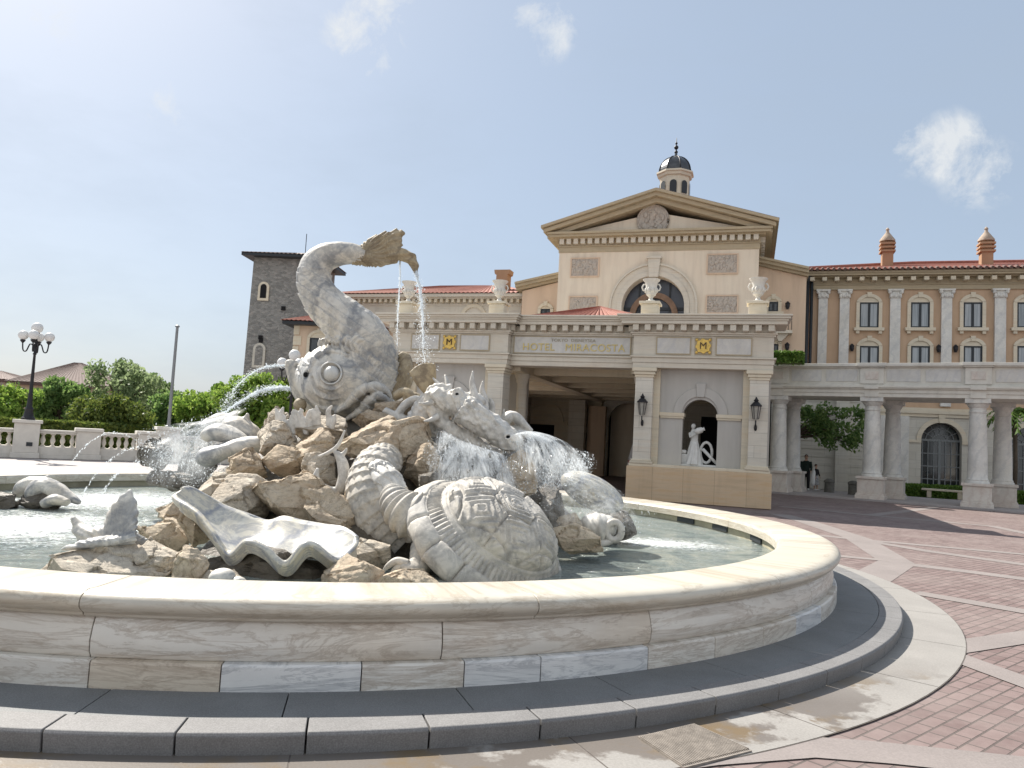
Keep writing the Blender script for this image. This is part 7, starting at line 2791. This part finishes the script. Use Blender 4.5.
def mist_mat(name, lo, hi, amax, sx, sz):
    t = NT(name)
    t.b.inputs['Base Color'].default_value = (.84, .88, .91, 1)
    t.b.inputs['Roughness'].default_value = .35
    tl = t.node('ShaderNodeBsdfTranslucent', {'Color': (.84, .88, .91, 1)})
    m1 = t.node('ShaderNodeMixShader', {0: .5, 1: t.b.outputs[0], 2: tl.outputs[0]})
    uv = t.node('ShaderNodeUVMap').outputs[0]
    n1 = t.noise(1.0, 8, .72, .9, t.map((sx, sz, 1), vec=uv))
    n2 = t.noise(1.0, 6, .75, .5, t.map((sx * 3.1, sz * 2.2, 1), vec=uv))
    a = t.ramp(t.math('ADD', t.math('MULTIPLY', n1, .6), t.math('MULTIPLY', n2, .4)), [(lo, 0.0), (hi, amax)])
    sp = t.node('ShaderNodeSeparateXYZ', {0: uv})
    def edge(c, w0, w1):
        q = t.math('MULTIPLY', t.math('MINIMUM', c, t.math('SUBTRACT', 1.0, c)), 1.0)
        return t.ramp(q, [(w0, 0.0), (w1, 1.0)])
    f = t.math('MULTIPLY', edge(sp.outputs[0], .0, .16), t.ramp(sp.outputs[1], [(0, .6), (.1, 1.0), (.7, .9), (1, 0.0)]))
    tr = t.node('ShaderNodeBsdfTransparent', {})
    m2 = t.node('ShaderNodeMixShader', {0: t.math('MULTIPLY', a, f), 1: tr.outputs[0], 2: m1.outputs[0]})
    t.l.new(m2.outputs[0], t.out.inputs[0])
    return t.m
M['sheet'] = mist_mat('water_sheet', .42, .60, .92, 9, 2.2)
M['mist'] = mist_mat('water_mist', .40, .68, .62, 5, 3.5)
def sheet(name, top, bot, label, bulge=.25, n=40, mat='sheet', wob=.06, extra=None):
    """thin curtain of water between an upper and a lower pixel line"""
    A, Bc = catmull(top, 8), catmull(bot, 8)
    off = P(*A[0][:3])
    vs_, fs_, uvs = [], [], []
    layers = [(top, bot, bulge)] + (extra or [])
    for tp, bt, bu in layers:
        A, Bc = catmull(tp, 8), catmull(bt, 8)
        base_ = len(vs_)
        for i in range(len(A)):
            a, c = P(*A[i][:3]), P(*Bc[i][:3])
            for j in range(n + 1):
                t_ = j / n
                p = a.lerp(c, t_)
                p.z += bu * t_ * (1 - t_) * 1.6
                p.y += wob * noise.noise(p * 5 + Vector((base_, 0, 0))) - abs(bu) * .4 * math.sin(math.pi * t_)
                vs_.append(p - off)
                uvs.append((i / (len(A) - 1), t_))
        m = n + 1
        for i in range(len(A) - 1):
            for j in range(n):
                fs_.append((base_ + i * m + j, base_ + (i + 1) * m + j, base_ + (i + 1) * m + j + 1, base_ + i * m + j + 1))
    me = bpy.data.meshes.new(name)
    me.from_pydata(vs_, [], fs_)
    ul = me.uv_layers.new(name='uv')
    for lp in me.loops: ul.data[lp.index].uv = uvs[lp.vertex_index]
    o = link_mesh(name, me, M[mat], None, smooth=True)
    o.location = off
    return tag(o, label, 'water', None, 'stuff')
sheet('falling_water', [(436, 426, 9.7), (455, 436, 9.55), (475, 445, 9.5), (502, 452, 9.5)], [(424, 506, 8.9), (455, 500, 8.85), (490, 502, 8.85), (528, 512, 8.95)], 'sheet of water pouring from the dragon jaw behind the turtle', .3,
      extra=[([(440, 430, 9.6), (460, 440, 9.4), (480, 448, 9.4), (500, 454, 9.4)], [(430, 500, 8.75), (458, 498, 8.7), (492, 500, 8.7), (520, 508, 8.8)], .45)])
sheet('falling_water', [(506, 434, 9.9), (520, 430, 10.0), (532, 434, 10.0), (542, 442, 10.0)], [(516, 508, 9.5), (546, 498, 9.6), (572, 492, 9.7), (602, 494, 9.8)], 'veil of water arching right from the rocks above the scallop shell', .5,
      extra=[([(508, 438, 9.7), (522, 434, 9.8), (534, 438, 9.8), (544, 446, 9.8)], [(520, 500, 9.3), (548, 494, 9.4), (574, 490, 9.5), (598, 492, 9.6)], .7)])
sheet('water_spray', [(250, 408, 11.0), (236, 410, 11.0), (220, 416, 11.0), (206, 424, 11.0)], [(214, 486, 10.6), (190, 492, 10.6), (164, 488, 10.6), (136, 470, 10.7)], 'misty veil of water breaking over the wet rocks at the left', .45, mat='mist',
      extra=[([(246, 412, 10.8), (232, 414, 10.8), (216, 420, 10.8), (200, 428, 10.8)], [(210, 480, 10.4), (186, 488, 10.4), (160, 482, 10.4), (140, 462, 10.5)], .6),
             ([(230, 414, 10.9), (206, 424, 10.9), (182, 432, 10.9), (160, 440, 10.9)], [(216, 470, 10.5), (190, 484, 10.5), (166, 490, 10.5), (146, 490, 10.5)], .3)])
sheet('water_spray', [(540, 470, 9.8), (560, 466, 9.8), (590, 474, 9.8), (620, 490, 9.9)], [(540, 530, 9.6), (570, 536, 9.6), (606, 536, 9.7), (650, 540, 9.8)], 'thin mist drifting over the shells at the right', .15, mat='mist')
